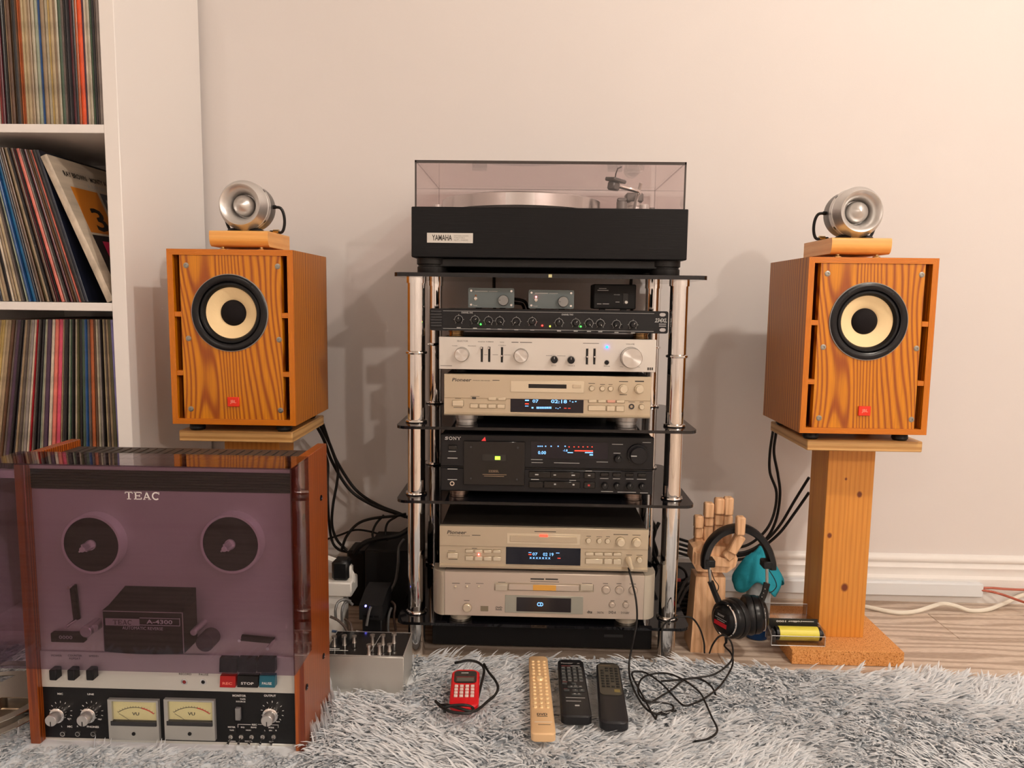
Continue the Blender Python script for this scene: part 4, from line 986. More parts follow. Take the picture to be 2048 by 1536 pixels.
# ---- integrated amplifier (silver, slim)
AY = 1.510; ax0, ax1, az0, az1 = -0.1885, 0.2488, 0.6145, 0.6800
ZMD = (0.5213, 0.6052)
am = Thing('amplifier', 'silver stereo amplifier with round knobs and a blue power light', 'amplifier', (0.03, 1.65, az0))
am.part('case', MB().box(ax0+0.004, ax1-0.004, AY+0.008, 1.80, az0+0.002, az1-0.002, 0.001), case_black)
am.part('front_panel', MB().box(ax0, ax1, AY, AY+0.008, az0, az1, 0.0008), silver_panel)
for fx in (ax0+0.04, ax1-0.04):
    for fy in (AY+0.05, 1.76): am.part('foot', MB().cyl((fx, fy, az0+0.003), 0.014, az0+0.003-ZMD[1], (0,0,-1), 20), rubber)
spun = spun_mat('spun_aluminium', (0.74,0.73,0.71), 0.30)
knob(am, 924, 708.5, AY, pxm(14.2,1.5), 0.017, spun, 'selector_knob')
knob(am, 1042, 711, AY, pxm(14.2,1.5), 0.017, spun, 'listening_knob')
knob(am, 1261.5, 715, AY, pxm(21,1.5), 0.022, spun, 'volume_knob')
for px, py in ((1108.5, 719), (1142, 720)): knob(am, px, py, AY, pxm(7,1.5), 0.012, black, 'tone_knob', ptr=-3, pm=ink_white)
knob(am, 1213.5, 725, AY, pxm(4.2,1.5), 0.004, black, 'power_button')
for px, py0, py1, lv in ((963.5,694,724,695.5), (978.3,694,724,695.5), (1003.8,694.5,725,711), (1174.0,697.5,729,713), (1188.8,697.5,729,713)):
    a = rect(px-2.1, py0, px+2.1, py1, AY)
    s_ = am.part('lever_slot', MB().box(a[0], a[1], AY+0.0022, AY+0.0030, a[2], a[3]), black); am.gaps.append((a[0], a[1], a[2], a[3], AY))
    c = at(px, lv, AY); am.part('lever', MB().tube([(c[0], AY, c[2]), (c[0], AY-0.010, c[2])], 0.0016, 8), chrome, sub=s_)
tx = MB()
for sv, a in (('SELECTOR',(914,680.5,936,683.5)), ('MONITOR',(956,682.5,970,684.5)), ('DUBBING',(972,682.5,987,684.5)), ('MODE',(1000,683.5,1008,685.5)), ('TUNER',(904,690.8,915,692.3)), ('PHONO',(936,691,952,693)), ('STEREO',(997,690,1012,691.5)), ('VOLUME',(1252,687,1269,689.5)), ('BASS',(1103,730.5,1112,732)), ('TREBLE',(1135,730.8,1150,732.3)), ('POWER',(1208,731.5,1220,733.3)), ('MIN',(1240,733,1246,734.5)), ('MAX',(1273,733.3,1280,734.8))):
    lab(tx, sv, *a, AY, 0.0)
dash(tx, 1294.5, 735, 1298, 740.5, AY); dash(tx, 1299, 735, 1302, 740.5, AY); dash(tx, 1303, 735, 1306, 740.5, AY)
for a in ((1023,684,1037,685.3), (1040,684.3,1064,685.6), (1166,686.3,1198,687.2), (880.5,730.8,904,731.6), (968,709,975,709.6), (985,709,996,709.6), (1008,709.5,1021,710.1), (1092,711,1104,711.6), (1114,711.5,1131,712.1)): dash(tx, *a, AY)
am.part('panel_lettering', tx, ink_dark, smooth=0, kind='stuff')
led(am, 1214, 694, AY, 0.0026, emitm('blue_led', (0.005,0.10,1.0), 14.0), 'power_led')

# ---- crossover (black, 1U rack panel) on pucks above the amplifier
XY = 1.530; xx0, xx1, xz0, xz1 = -0.2094, 0.2740, 0.6918, 0.7368
xo = Thing('crossover_unit', 'black rack-width crossover with a row of small dials and glowing lights', 'crossover', (0.03, 1.62, xz0))
xo.part('case', MB().box(xx0+0.024, xx1-0.024, XY+0.003, XY+0.150, xz0+0.002, xz1-0.001, 0.0006), case_black)
fpm = M('crossover_black', (0.006,0.006,0.008), 0.42, spec=0.35)
xfp = xo.part('front_panel', MB().prism([(p[0], p[1]) for p in rounded(xx0, xx1, xz0, xz1, 0.004, 3)], XY, XY+0.003, 'xz'), fpm)
mb = MB()
a = rect(862, 620, 884, 654, XY)
for k in range(6):
    z = a[2]+(a[3]-a[2])*(k+0.15)/6; mb.box(a[0], a[1], XY-0.003, XY, z, z+(a[3]-a[2])*0.12, 0.0006)
xo.part('ribbed_ear', mb, dark_grey)
tx = MB()
dash(tx, 886, 620, 1307, 621, XY); 
z_t = at(1100, 623.6, XY)[2]; z_b = at(1100, 661.5, XY)[2]
tx = MB().box(at(886,640,XY)[0], at(1308,640,XY)[0], XY-0.0003, XY, z_t-0.0012, z_t-0.0004).box(at(886,640,XY)[0], at(1308,640,XY)[0], XY-0.0003, XY, z_b+0.0012, z_b+0.0020)
lab(tx, 'CHANNEL ONE', 922.5, 623.5, 945.5, 627, XY, 0.03); lab(tx, 'CHANNEL TWO', 1123, 627.5, 1146.5, 631, XY, 0.03)
lab(tx, '234XL', 1309.5, 636.5, 1333.5, 645, XY, 0.03, slant=0.2); dash(tx, 1318, 647.5, 1332, 649, XY); dash(tx, 1318, 651.5, 1332, 653, XY)
dials = [(917.5,639,0),(950,640,45),(977,641.5,128),(999.5,642,128),(1032.5,643,232),(1064.5,643.5,25),(1118,645.5,0),(1151.5,646,30),(1178,646.5,155),(1200.5,647,155),(1233,648.5,215),(1266,649.5,35)]
for px, py, ang in dials:
    c = at(px, py, XY); R_ = pxm(8.2, 1.53)
    tx.tube([(c[0]+R_*math.sin(math.radians(u)), XY-0.0002, c[2]+R_*math.cos(math.radians(u))) for u in np.linspace(-140, 140, 20)], 0.0004, 4)
    for u in (-140, -90, 0, 90, 140):
        s_, k_ = math.sin(math.radians(u)), math.cos(math.radians(u)); tx.tube([(c[0]+R_*s_, XY-0.0002, c[2]+R_*k_), (c[0]+R_*1.3*s_, XY-0.0002, c[2]+R_*1.3*k_)], 0.0004, 4)
    dash(tx, px-4, py+15.5, px+4, py+17.3, XY)
    kb = knob(xo, px, py, XY, pxm(5.6,1.53), 0.011, black, 'dial_knob', ptr=ang, pm=ink_white)
xo.part('panel_lettering', tx, ink_grey, smooth=0, kind='stuff')
for (px, py, nm, col, s_, w_) in ((961.5,648.5,'green_led',(0.03,1.0,0.04),11,0), (1084.5,651,'red_led',(1.0,0.008,0.006),42,0), (1100,652.5,'yellow_led',(0.75,1.0,0.05),6,0.0), (1161.5,653,'green_led',(0.03,1.0,0.04),11,0)):
    led(xo, px, py, XY, 0.0016, emitm(nm, col, s_), 'indicator_led')
for px in (1231, 1246, 1262, 1276, 938, 1012, 1047):
    c = at(px, 653, XY); xo.part('push_switch', MB().cyl((c[0], XY, c[2]), 0.0022, 0.003, (0,-1,0), 12), black)
cut = MB()
for py in (629.5, 660):      # open rack-mount slots in the ear
    a = at(1325.5, py, XY); cut.prism([(a[0]+0.0050*math.cos(u)+0.0015*(1 if math.cos(u) > 0 else -1), a[2]+0.0036*math.sin(u)) for u in np.linspace(0.05, 2*math.pi+0.05, 16, endpoint=False)], XY-0.004, XY+0.008, 'xz')
carve(xfp, cut, xo.o)
for i, (px0, px1) in enumerate(((895, 928), (1264, 1301))):
    cx_ = (at(px0, 668, 1.58)[0]+at(px1, 672, 1.58)[0])/2
    for yy in (1.590,):
        solo('isolation_puck', MB().lathe((cx_, yy, az1-0.002), [(0,0),(0.0165,0),(0.0165,0.0035),(0.0155,0.004),(0.0155,0.009),(0.017,0.010),(0.017,xz0-az1+0.004),(0,xz0-az1+0.004)], (0,0,1), 32), M('brass_puck', (0.32,0.20,0.09), 0.25, 1.0),
             ('small brass puck under the ribbed end of the crossover', 'small brass puck under the model number end of the crossover')[i], 'puck', group='brass pucks under the crossover')

# ---- three little boxes on the crossover
def small_amp(x0, x1, zt, zb, yf, label, lit):
    t = Thing('headphone_amp', label, 'amplifier', ((x0+x1)/2, yf+0.05, zb), 'small grey boxes on the crossover')
    body = M('blue_grey_anodised', (0.13,0.16,0.17), 0.4, 0.5)
    face = M('blue_grey_face', (0.17,0.21,0.22), 0.42, 0.4)
    t.part('case', MB().box(x0+0.002, x1-0.002, yf+0.004, yf+0.09, zb+0.004, zt-0.001, 0.003), body)
    t.part('front_panel', MB().prism(rounded(x0, x1, zb+0.003, zt, 0.003, 3), yf, yf+0.004, 'xz'), face)
    for sx in (x0+0.006, x1-0.006):
        for sz in (zb+0.009, zt-0.006): t.part('screw', MB().lathe((sx, yf, sz), [(0.0024,0),(0.0022,0.0008),(0.001,0.0009),(0,0.0004)], (0,-1,0), 12), chrome)
    kx, kz = x1-0.022, (zt+zb)/2-0.003
    kk = t.part('volume_knob', MB().lathe((kx, yf, kz), [(0,0),(0.0112,0),(0.0110,0.011),(0.0100,0.0125),(0,0.0125)], (0,-1,0), 32), M('grey_knob', (0.30,0.31,0.31), 0.35, 0.6))
    t.part('pointer', MB().box(kx-0.0095, kx-0.0055, yf-0.0130, yf-0.0125, kz-0.0004, kz+0.0004), black, sub=kk)
    tx_, tz_ = x0+0.0155, (zt+zb)/2
    tg = t.part('toggle_switch', MB().cyl((tx_, yf, tz_), 0.0034, 0.003, (0,-1,0), 6), chrome)
    t.part('toggle_lever', MB().tube([(tx_, yf-0.002, tz_), (tx_, yf-0.011, tz_-0.002)], [0.0012,0.0019], 8), chrome, sub=tg)
    t.part('led', MB().sphere((tx_, yf-0.001, tz_+0.006), 0.0018, seg=10, rings=6), emitm('red_small_led', (1.0,0.12,0.12), 18.0) if lit else M('amber_small_led', (0.45,0.16,0.06), 0.25))
    for fx in (x0+0.015, x1-0.03): t.part('rubber_foot', MB().box(fx, fx+0.012, yf+0.008, yf+0.018, zb, zb+0.0045), rubber)
    tx2 = MB(); tx2.box(x0+0.013, x0+0.040, yf-0.0003, yf, zt-0.0075, zt-0.0063).box(x0+0.042, x0+0.060, yf-0.0003, yf, zt-0.0074, zt-0.0066); text_fit(tx2, 'Power', x0+0.010, x0+0.019, zb+0.0065, zb+0.009, yf-0.0003, 0.0)
    t.part('panel_lettering', tx2, ink_white, smooth=0)
    return t
SY = 1.548; zb = xz1-0.001+0.0002
a = rect(936.5, 576, 1028.5, 614, SY); small_amp(a[0], a[1], a[3], zb, SY, 'blue-grey amplifier box with its light off on the crossover', False)
b = rect(1057, 580, 1148, 617, SY); small_amp(b[0], b[1], b[3], zb, SY, 'blue-grey amplifier box with glowing red light on the crossover', True)
c = rect(1188, 568.5, 1272, 620, SY)
t = Thing('switch_box', 'small black box with a rocker switch beside the blue-grey boxes', 'switch box', ((c[0]+c[1])/2, SY+0.04, zb))
t.part('case', MB().box(c[0]-0.001, c[1], SY, SY+0.085, zb+0.0035, c[3], 0.002), black_matte)
a = rect(1246, 587, 1256, 609, SY)
s_ = t.part('switch_slot', MB().box(a[0], a[1], SY-0.001, SY+0.001, a[2], a[3]), black_gloss)
cc = at(1252, 604.5, SY); t.part('switch_knob', MB().cyl((cc[0], SY-0.001, cc[2]), 0.0032, 0.005, (0,-1,0), 16, 0.0008), white_plastic, sub=s_)
tx = MB(); dash(tx, 1198, 576.3, 1213, 577.3, SY); dash(tx, 1195, 580, 1217, 581.2, SY); lab(tx, 'POWER', 1228, 588.5, 1240, 590.5, SY, 0.0); dash(tx, 1231, 603.5, 1239, 604.7, SY); dash(tx, 1194, 607, 1203, 608.5, SY); dash(tx, 1205, 607, 1218, 608.5, SY)
t.part('panel_lettering', tx, ink_grey, smooth=0)
for fx in (c[0]+0.012, c[1]-0.03): t.part('rubber_foot', MB().box(fx, fx+0.012, SY+0.004, SY+0.014, zb, zb+0.004), rubber)

# ---- minidisc recorder (champagne)
MY = 1.505; mx0, mx1, mz0, mz1 = -0.1773, 0.2404, ZMD[0], ZMD[1]
md = Thing('minidisc_recorder', 'champagne minidisc recorder with a slot, under the silver amplifier', 'minidisc recorder', (0.03, 1.65, zs[1][1]))
md.part('case', MB().box(mx0+0.003, mx1-0.003, MY+0.012, 1.79, mz0+0.004, mz1-0.0005, 0.001), case_dark)
zl = at(1100, 799, MY)[2]; zlip = at(1100, 829, MY)[2]
md.part('upper_panel', MB().box(mx0, mx1, MY+0.001, MY+0.012, zl, mz1, 0.0006), champagne)
md.part('lower_panel', MB().box(mx0, mx1, MY+0.003, MY+0.012, zlip, zl), champagne)
md.part('lower_lip', MB().prism([(MY+0.012, mz0), (MY, mz0), (MY-0.001, zlip-0.002), (MY+0.003, zlip+0.001), (MY+0.012, zlip+0.001)], mx0, mx1, 'yz'), champagne)
feet(md, mx0, mx1, MY, 1.79, mz0+0.004, zs[1][1], 0.0235, 0.042)
U = MY+0.001; Lw = MY+0.003
a = rect(1021, 762, 1168, 785, U)
ds = md.part('disc_door', MB().box(a[0], a[1], U-0.0012, U, a[2], a[3], 0.0006), champ_key)
a2 = rect(1057, 768.5, 1133, 776.5, U-0.001); md.part('disc_slot', MB().box(a2[0], a2[1], U-0.0016, U, a2[2], a2[3]), black_gloss, sub=ds)
a3 = rect(1145, 769.5, 1162, 776, U); md.part('eject_button', MB().box(a3[0], a3[1], U-0.0026, U, a3[2], a3[3], 0.0005), champagne, sub=ds)
a = rect(1021, 791, 1167, 825, Lw); w_ = md.part('display_window', MB().box(a[0], a[1], Lw-0.001, Lw+0.001, a[2], a[3]), screen)
tb = MB(); lab(tb, '07', 1065, 799, 1077, 805.5, Lw-0.001, 0.02); lab(tb, '02:18', 1102, 799.5, 1134, 806.5, Lw-0.001, 0.02)
for k in range(9): dash(tb, 1073+k*3.4, 813.5, 1075.6+k*3.4, 817.5, Lw-0.001)
for a in ((1050,799.5,1058,802), (1050,811.5,1057,812.8), (1063,814,1067,817), (1111,815.5,1113,817), (1115,816.5,1117,818), (1119,814.5,1121,816), (1139,801,1141,803), (1144,803,1147,805), (1150,802,1153,804)): dash(tb, *a, Lw-0.001)
md.part('display_digits', tb, glow_blue, sub=w_, smooth=0)
tr = MB(); dash(tr, 1050, 806.5, 1057.5, 808.8, Lw-0.001); dash(tr, 1128, 815.8, 1133, 817, Lw-0.001); dash(tr, 1136, 816, 1141, 817.2, Lw-0.001); md.part('display_marks', tr, glow_red, sub=w_, smooth=0)
btn(md, 905, 800.5, 927, 811.5, Lw, 0.004, champ_key, 'power_button')
for px in (977, 996): btn(md, px, 794.5+(px-977)*0.02, px+15.5, 800.5, Lw, 0.003, champ_key)
for k in range(4): btn(md, 940.5+18*k, 807.5+0.3*k, 956+18*k, 815.5+0.3*k, Lw, 0.003, champ_key)
pinkm = M('pink_record_button', srgb(225,170,150), 0.35, 0.2)
for k in range(4): btn(md, 1177+18.6*k, 799.5+0.25*k, 1193+18.6*k, 804.8+0.25*k, Lw, 0.003, pinkm if k == 2 else champ_key)
btn(md, 1176.5, 811, 1211, 821, Lw, 0.003, champ_key); btn(md, 1213.5, 811.5, 1229.5, 822, Lw, 0.003, champ_key); btn(md, 1232, 812, 1248, 822.5, Lw, 0.003, champ_key)
for px, py, r in ((1183.5,776.5,5.2), (1204.5,777,5), (1221,777.3,5)): knob(md, px, py, U, pxm(r,1.5), 0.004, champ_key, 'round_button')
for px, py in ((1246.5,778), (1278.5,778)): knob(md, px, py, U, pxm(8,1.5), 0.012, champ_key, 'level_knob', skirt=pxm(9.4,1.5))
cc = at(1263, 813, Lw); md.part('headphone_jack', MB().ring((cc[0], Lw, cc[2]), 0.0030, 0.0056, 0.002, (0,-1,0), 20), dark_grey)
knob(md, 1283, 813.5, Lw, pxm(5.5,1.5), 0.008, champ_key, 'phones_knob')
tx = MB(); lab(tx, 'Pioneer', 904, 756, 942, 763, U, 0.02, slant=0.25); lab(tx, 'MINIDISC RECORDER', 946, 760, 980, 762, U, 0.0); dash(tx, 985, 760, 999, 761.3, U)
for a in ((944,794,952,798), (910,796.5,922,797.4), (907,814.5,925,815.4), (941,792.5,959,793.3), (1177,766.5,1190,767.5), (1200,768.3,1210,769.3), (1217,768.5,1225,769.5), (1238,762.5,1256,764), (1270,761.5,1288,764), (1239,789,1254,790), (1257,803.5,1270,804.5), (1279,803.8,1287,804.8), (1253,834-1,1288,835)): dash(tx, *a, U if a[1] < 795 else Lw)
md.part('panel_lettering', tx, ink_dark, smooth=0)

# ---- cassette deck (black)
KY = 1.495; kx0, kx1, kz0, kz1 = -0.1835, 0.2482, 0.3660, 0.4845
kd = Thing('cassette_deck', 'black cassette deck with a lit meter on the middle glass shelf', 'cassette deck', (0.03, 1.65, zs[2][1]))
deck_blk = M('deck_charcoal', (0.007,0.007,0.009), 0.38, spec=0.35, bump=0.02, bscale=900)
kd.part('case', MB().box(kx0+0.003, kx1-0.003, KY+0.010, 1.80, kz0+0.004, kz1-0.0005, 0.001), case_black)
zsp = at(1100, 938, KY)[2]
kd.part('upper_panel', MB().box(kx0, kx1, KY, KY+0.010, zsp+0.0012, kz1, 0.002), deck_blk)
kd.part('lower_panel', MB().box(kx0, kx1, KY, KY+0.010, kz0, zsp-0.0012, 0.002), deck_blk)
kd.part('panel_groove', MB().box(kx0+0.001, kx1-0.001, KY+0.004, KY+0.010, zsp-0.0013, zsp+0.0013), black_gloss)
feet(kd, kx0, kx1, KY, 1.80, kz0+0.004, zs[2][1], 0.0215, 0.034, M('copper_foot', (0.45,0.34,0.28), 0.3, 1.0))
a = rect(927, 882, 1050, 970, KY)
dr = kd.part('cassette_door', MB().box(a[0], a[1], KY-0.003, KY, a[2], a[3], 0.0012), black_gloss)
for px, py in ((942,894), (1036,895.5), (942,957), (1034,959)):
    c = at(px, py, KY-0.003); kd.part('door_screw', MB().cyl((c[0], KY-0.003, c[2]), 0.0021, 0.001, (0,-1,0), 12), dark_grey, sub=dr)
a = rect(990, 912.5, 1000.5, 919.5, KY-0.003); kd.part('tape_lamp', MB().box(a[0], a[1], KY-0.0036, KY-0.003, a[2], a[3]), emitm('green_lamp', (0.45,1.0,0.05), 2.5), sub=dr)
a = rect(964, 909, 1012, 921.5, KY-0.003); kd.part('tape_window', MB().box(a[0], a[1], KY-0.0033, KY-0.003, a[2], a[3]), M('tape_window', (0.02,0.02,0.02), 0.15), sub=dr)
tx = MB(); lab(tx, '222ESL', 977, 940, 998, 944.5, KY-0.003, 0.02); dash(tx, 965, 948.5, 1013, 949.8, KY-0.003); dash(tx, 968, 951.8, 1008, 953, KY-0.003); kd.part('door_lettering', tx, M('gold_print', (0.22,0.15,0.09), 0.5), sub=dr, smooth=0)
x0, x1, z0, z1 = rect(889, 873.5, 922, 879.5, KY); kd.part('maker_lettering', slab(MB(), 'SONY', x0, x1, z0, z1, KY-0.0004, 0.2), ink_white, smooth=0)
tr = MB(); tr.prism([(at(962,882,KY)[0], at(962,882.5,KY)[2]), (at(972,882,KY)[0], at(972,882.5,KY)[2]), (at(970,873,KY)[0], at(970,873.5,KY)[2])], KY-0.0006, KY, 'xz'); kd.part('red_glow_triangle', tr, emitm('red_glow_triangle', (0.9,0.05,0.05), 0.9), smooth=0)  # small red triangle above the cassette door, glowing by itself
a = rect(1062, 884, 1216, 917, KY); w_ = kd.part('display_window', MB().box(a[0], a[1], KY-0.0008, KY+0.001, a[2], a[3]), screen)
tb = MB(); lab(tb, '0.00', 1076, 902, 1092, 908.5, KY-0.001, 0.02); lab(tb, '-1.8', 1126, 898.5, 1135, 903, KY-0.001, 0.02)
for a in ((1135,904.3,1146,906), (1170,904.3,1186,906.2), (1179,908.5,1186,911)): dash(tb, *a, KY-0.001)
for px in (1075, 1079, 1083, 1090, 1101, 1115, 1129): dash(tb, px, 891.5, px+2.6, 893.5, KY-0.001)
kd.part('display_digits', tb, glow_blue, sub=w_, smooth=0)
tr = MB(); dash(tr, 1149, 900.6, 1186, 903.0, KY-0.001)
for px in (1137, 1147, 1156, 1165, 1174, 1183): dash(tr, px, 892.8, px+2.4, 894.8, KY-0.001)
kd.part('display_marks', tr, glow_red, sub=w_, smooth=0)
knob(kd, 1275.5, 909, KY, pxm(17.5,1.5), 0.018, deck_blk, 'rec_level_knob', skirt=pxm(21.5,1.5), ptr=-90, pm=ink_grey)
knob(kd, 1235, 917, KY, pxm(7,1.5), 0.012, black, 'balance_knob', ptr=20, pm=ink_grey)
for k, px in enumerate((1209, 1233.5, 1259, 1283.5)):
    btn(kd, px-8, 945.5+0.5*k, px+8, 952+0.5*k, KY, 0.003, black_gloss)
    knob(kd, px, 971+0.4*k, KY, pxm(6.3,1.5), 0.011, black, 'mode_knob', ptr=0, pm=ink_grey)
for a in ((1058,943,1101,955), (1101,943.5,1160,956), (1058,962.5,1086,975), (1088,962.8,1160,976), (1168,944.5,1190,956.5), (1168,964,1190,976)): btn(kd, *a, KY, 0.003, black_gloss, 'transport_key')
btn(kd, 897, 890.5, 914, 899, KY, 0.002, black_gloss, 'power_button')
cc = at(904.5, 966.5, KY); kd.part('headphone_jack', MB().ring((cc[0], KY, cc[2]), 0.0028, 0.0048, 0.0025, (0,-1,0), 20), chrome)
tx = MB()
for a in ((897,902,912,903.3), (895,915.3,915,917), (895,937.3,915,938.8), (895,958.5,914,960), (1062,918.5,1085,919.6), (1063,924.8,1086,925.8), (1108,925.5,1159,926.5), (1193,923.5,1216,924.5), (1224,888,1246,889.2), (1227,905.8,1241,907), (1285,884.5,1302,885.6), (1062,958.3,1078,959.6), (1139,960.3,1152,961.3), (1171,941.5,1184,942.6), (1202,982.3,1226,983.6), (1235,983.8,1272,985), (1280,985.2,1296,986.4), (1200,956.5,1217,957.5), (1226,957,1240,958), (1252,957.5,1267,958.5), (1274,958,1292,959.2), (1107,949,1112,951), (1070,948,1077,950.3), (1143,949.5,1150,951.6), (1108,967,1112,970), (1145,968,1149,971), (1176,949.8,1181,952)): dash(tx, *a, KY if a[1] < 940 or a[0] > 1195 else KY-0.0032)
kd.part('panel_lettering', tx, ink_grey, smooth=0)
tr = MB(); dash(tr, 1175.5, 968.8, 1180, 972.5, KY-0.0032); kd.part('record_mark', tr, M('red_print', (0.5,0.05,0.05), 0.5), smooth=0)

# ---- disc player at the bottom, then CD recorder on it
VY = 1.475; vx0, vx1, vz0, vz1 = -0.1974, 0.2606, 0.1102, 0.2030
dv = Thing('dvd_player', 'pale gold disc player with rounded ends on the bottom glass shelf', 'disc player', (0.03, 1.64, zs[3][1]))
dv.part('case', MB().box(vx0+0.012, vx1-0.012, VY+0.020, 1.80, vz0+0.003, vz1-0.001, 0.002), case_dark)
fx0, fx1 = at(889, 1185, VY)[0], at(1288, 1190, VY)[0]
dv.part('front_panel', MB().box(fx0, fx1, VY, VY+0.020, vz0, vz1, 0.0008), pinkgold)
endm = M('pale_gold_end', (0.60,0.54,0.44), 0.36, 0.5)
for xa, xb, s_ in ((fx0-0.0003, vx0, -1), (fx1+0.0003, vx1, 1)):
    w_ = abs(xb-xa); pl_ = [(xa, VY+0.0005)]
    for k in range(9):
        u = math.radians(90*k/8); pl_.append((xa+s_*w_*math.sin(u), VY+0.0005+0.030*(1-math.cos(u))))
    pl_ += [(xb, VY+0.05), (xa, VY+0.05)]
    dv.part('rounded_end', MB().prism(pl_, vz0, vz1, 'xy'), endm)
feet(dv, vx0, vx1, VY-0.01, 1.80, vz0+0.003, zs[3][1], 0.024, 0.056, endm)
a = rect(989, 1167, 1187, 1182, VY)
tw = dv.part('tray_recess', MB().box(a[0], a[1], VY+0.0020, VY+0.0026, a[2], a[3]), endm); dv.gaps.append((a[0]+0.0005, a[1]-0.0005, a[2]+0.0005, a[3]-0.0005, VY))
for p0, p1, mt in ((990.5,1015,endm), (1017.5,1158,pinkgold), (1160.5,1185.5,endm)):
    a = rect(p0, 1168.5, p1, 1180.5, VY); dv.part('tray_panel', MB().box(a[0], a[1], VY-0.0028, VY+0.0022, a[2], a[3], 0.0006), mt, sub=tw)
a = rect(1066, 1169, 1112, 1180, VY); dv.part('amber_insert', MB().box(a[0], a[1], VY-0.0033, VY-0.0022, a[2], a[3]), M('amber_insert', srgb(215,160,75), 0.25), sub=tw)
a = rect(1010, 1191.5, 1166, 1226.5, VY); dw = dv.part('display_bezel', MB().box(a[0], a[1], VY-0.0012, VY+0.001, a[2], a[3], 0.0005), M('bezel_greygreen', (0.36,0.36,0.31), 0.4, 0.3))
a = rect(1033, 1195.5, 1142, 1223.5, VY-0.0012); dv.part('display_window', MB().box(a[0], a[1], VY-0.0018, VY, a[2], a[3]), M('player_window', (0.022,0.018,0.020), 0.12), sub=dw)
tb = MB(); lab(tb, 'CD', 1074, 1204.5, 1086.5, 1212.5, VY-0.0018, 0.03); dv.part('display_digits', tb, glow_blue, sub=dw, smooth=0)
knob(dv, 934, 1215.5, VY, pxm(8.2,1.47), 0.004, champ_key, 'power_button', skirt=pxm(9.4,1.47))
for px, py in ((1212,1179.5), (1239,1180), (1266,1181)): knob(dv, px, py, VY, pxm(7,1.47), 0.0035, pinkgold, 'round_button', skirt=pxm(8.6,1.47))
for px, py in ((1224,1209.5), (1251.5,1210)): knob(dv, px, py, VY, pxm(5.2,1.47), 0.0035, pinkgold, 'round_button', skirt=pxm(6.2,1.47))
for px in (911, 934, 957.5):
    led(dv, px, 1172.5, VY, 0.0022, champ_key, 'indicator_lens')
tx = MB(); dash(tx, 1061, 1156.5, 1088, 1159.6, VY); dash(tx, 1091, 1157, 1116, 1160, VY); dash(tx, 1061, 1163, 1118, 1164, VY)
lab(tx, 'DVD', 991, 1213, 1004, 1217.5, VY, 0.03, slant=0.15); dash(tx, 991, 1219, 1004, 1220.3, VY)
lab(tx, 'dts', 1174, 1221, 1184.5, 1226.5, VY, 0.03); lab(tx, 'DIGITAL', 1194.5, 1223, 1208, 1227, VY, 0.0); lab(tx, 'DVD-A', 1217.5, 1222, 1232, 1227.5, VY, 0.02); lab(tx, 'DOLBY', 1242, 1223.5, 1259, 1227.5, VY, 0.0)
for a in ((904,1166,919.5,1167), (930,1166.5,941,1167.3), (952,1166.5,967,1167.3), (928,1200.5,939,1201.5), (1206,1166.5,1216,1167.5), (1233,1166.8,1243,1167.8), (1259,1167.5,1272,1168.5), (1221,1201,1229,1202), (1248,1201.5,1255,1202.5), (996,1164,1011,1164.8), (1164,1168-1.5,1184,1167.5)): dash(tx, *a, VY)
dv.part('panel_lettering', tx, ink_dark, smooth=0)
a = rect(961, 1212, 976.5, 1222.5, VY); dv.part('logo_plate', MB().box(a[0], a[1], VY-0.0003, VY, a[2], a[3]), M('logo_brown', (0.22,0.18,0.12), 0.5), smooth=0)

CY_ = 1.480; cx0_, cx1_, cz0_, cz1_ = -0.1828, 0.2413, 0.2100, 0.2970
cdr = Thing('cd_recorder', 'champagne CD recorder stacked on the pale gold disc player', 'CD recorder', (0.03, 1.64, vz1))
cdr.part('case', MB().box(cx0_+0.003, cx1_-0.003, CY_+0.012, 1.78, cz0_+0.004, cz1_-0.0005, 0.001), case_dark)
zl = at(1090, 1096, CY_)[2]; zlip = at(1090, 1133, CY_)[2]
cdr.part('upper_panel', MB().box(cx0_, cx1_, CY_+0.001, CY_+0.012, zl, cz1_, 0.0006), champagne)
cdr.part('lower_panel', MB().box(cx0_, cx1_, CY_+0.003, CY_+0.012, zlip, zl), champagne)
cdr.part('lower_lip', MB().prism([(CY_+0.012, cz0_), (CY_, cz0_), (CY_-0.001, zlip-0.002), (CY_+0.003, zlip+0.001), (CY_+0.012, zlip+0.001)], cx0_, cx1_, 'yz'), champagne)
for fx in (cx0_+0.04, cx1_-0.04):
    for fy in (CY_+0.05, 1.73): cdr.part('foot', MB().cyl((fx, fy, vz1), 0.018, cz0_+0.004-vz1, (0,0,1), 24), rubber)
U = CY_+0.001; Lw = CY_+0.003
a = rect(1014, 1067.5, 1160.5, 1088.5, U); tr_ = cdr.part('tray_frame', MB().box(a[0], a[1], U-0.0006, U, a[2], a[3], 0.0003), champ_key)
a = rect(1020, 1072, 1154, 1084, U); cdr.part('disc_tray', MB().box(a[0], a[1], U-0.0026, U, a[2], a[3], 0.0005), champagne, sub=tr_)
a = rect(1079, 1068.8, 1095.5, 1073, U); cdr.part('red_indicator', MB().box(a[0], a[1], U-0.0034, U-0.0005, a[2], a[3], 0.0003), emitm('red_bar', (1.0,0.06,0.03), 3.0), sub=tr_)
a = rect(1012, 1094.5, 1161, 1129.5, Lw); w_ = cdr.part('display_window', MB().box(a[0], a[1], Lw-0.001, Lw+0.001, a[2], a[3]), screen)
tb = MB(); lab(tb, '07', 1065, 1105, 1075, 1111, Lw-0.001, 0.01); lab(tb, '02 19', 1086, 1105.5, 1107, 1112, Lw-0.001, 0.01)
for k in range(7): lab(tb, 'X', 1059+6.2*k, 1113.8+0.1*k, 1063.6+6.2*k, 1117.8+0.1*k, Lw-0.001, 0.03)
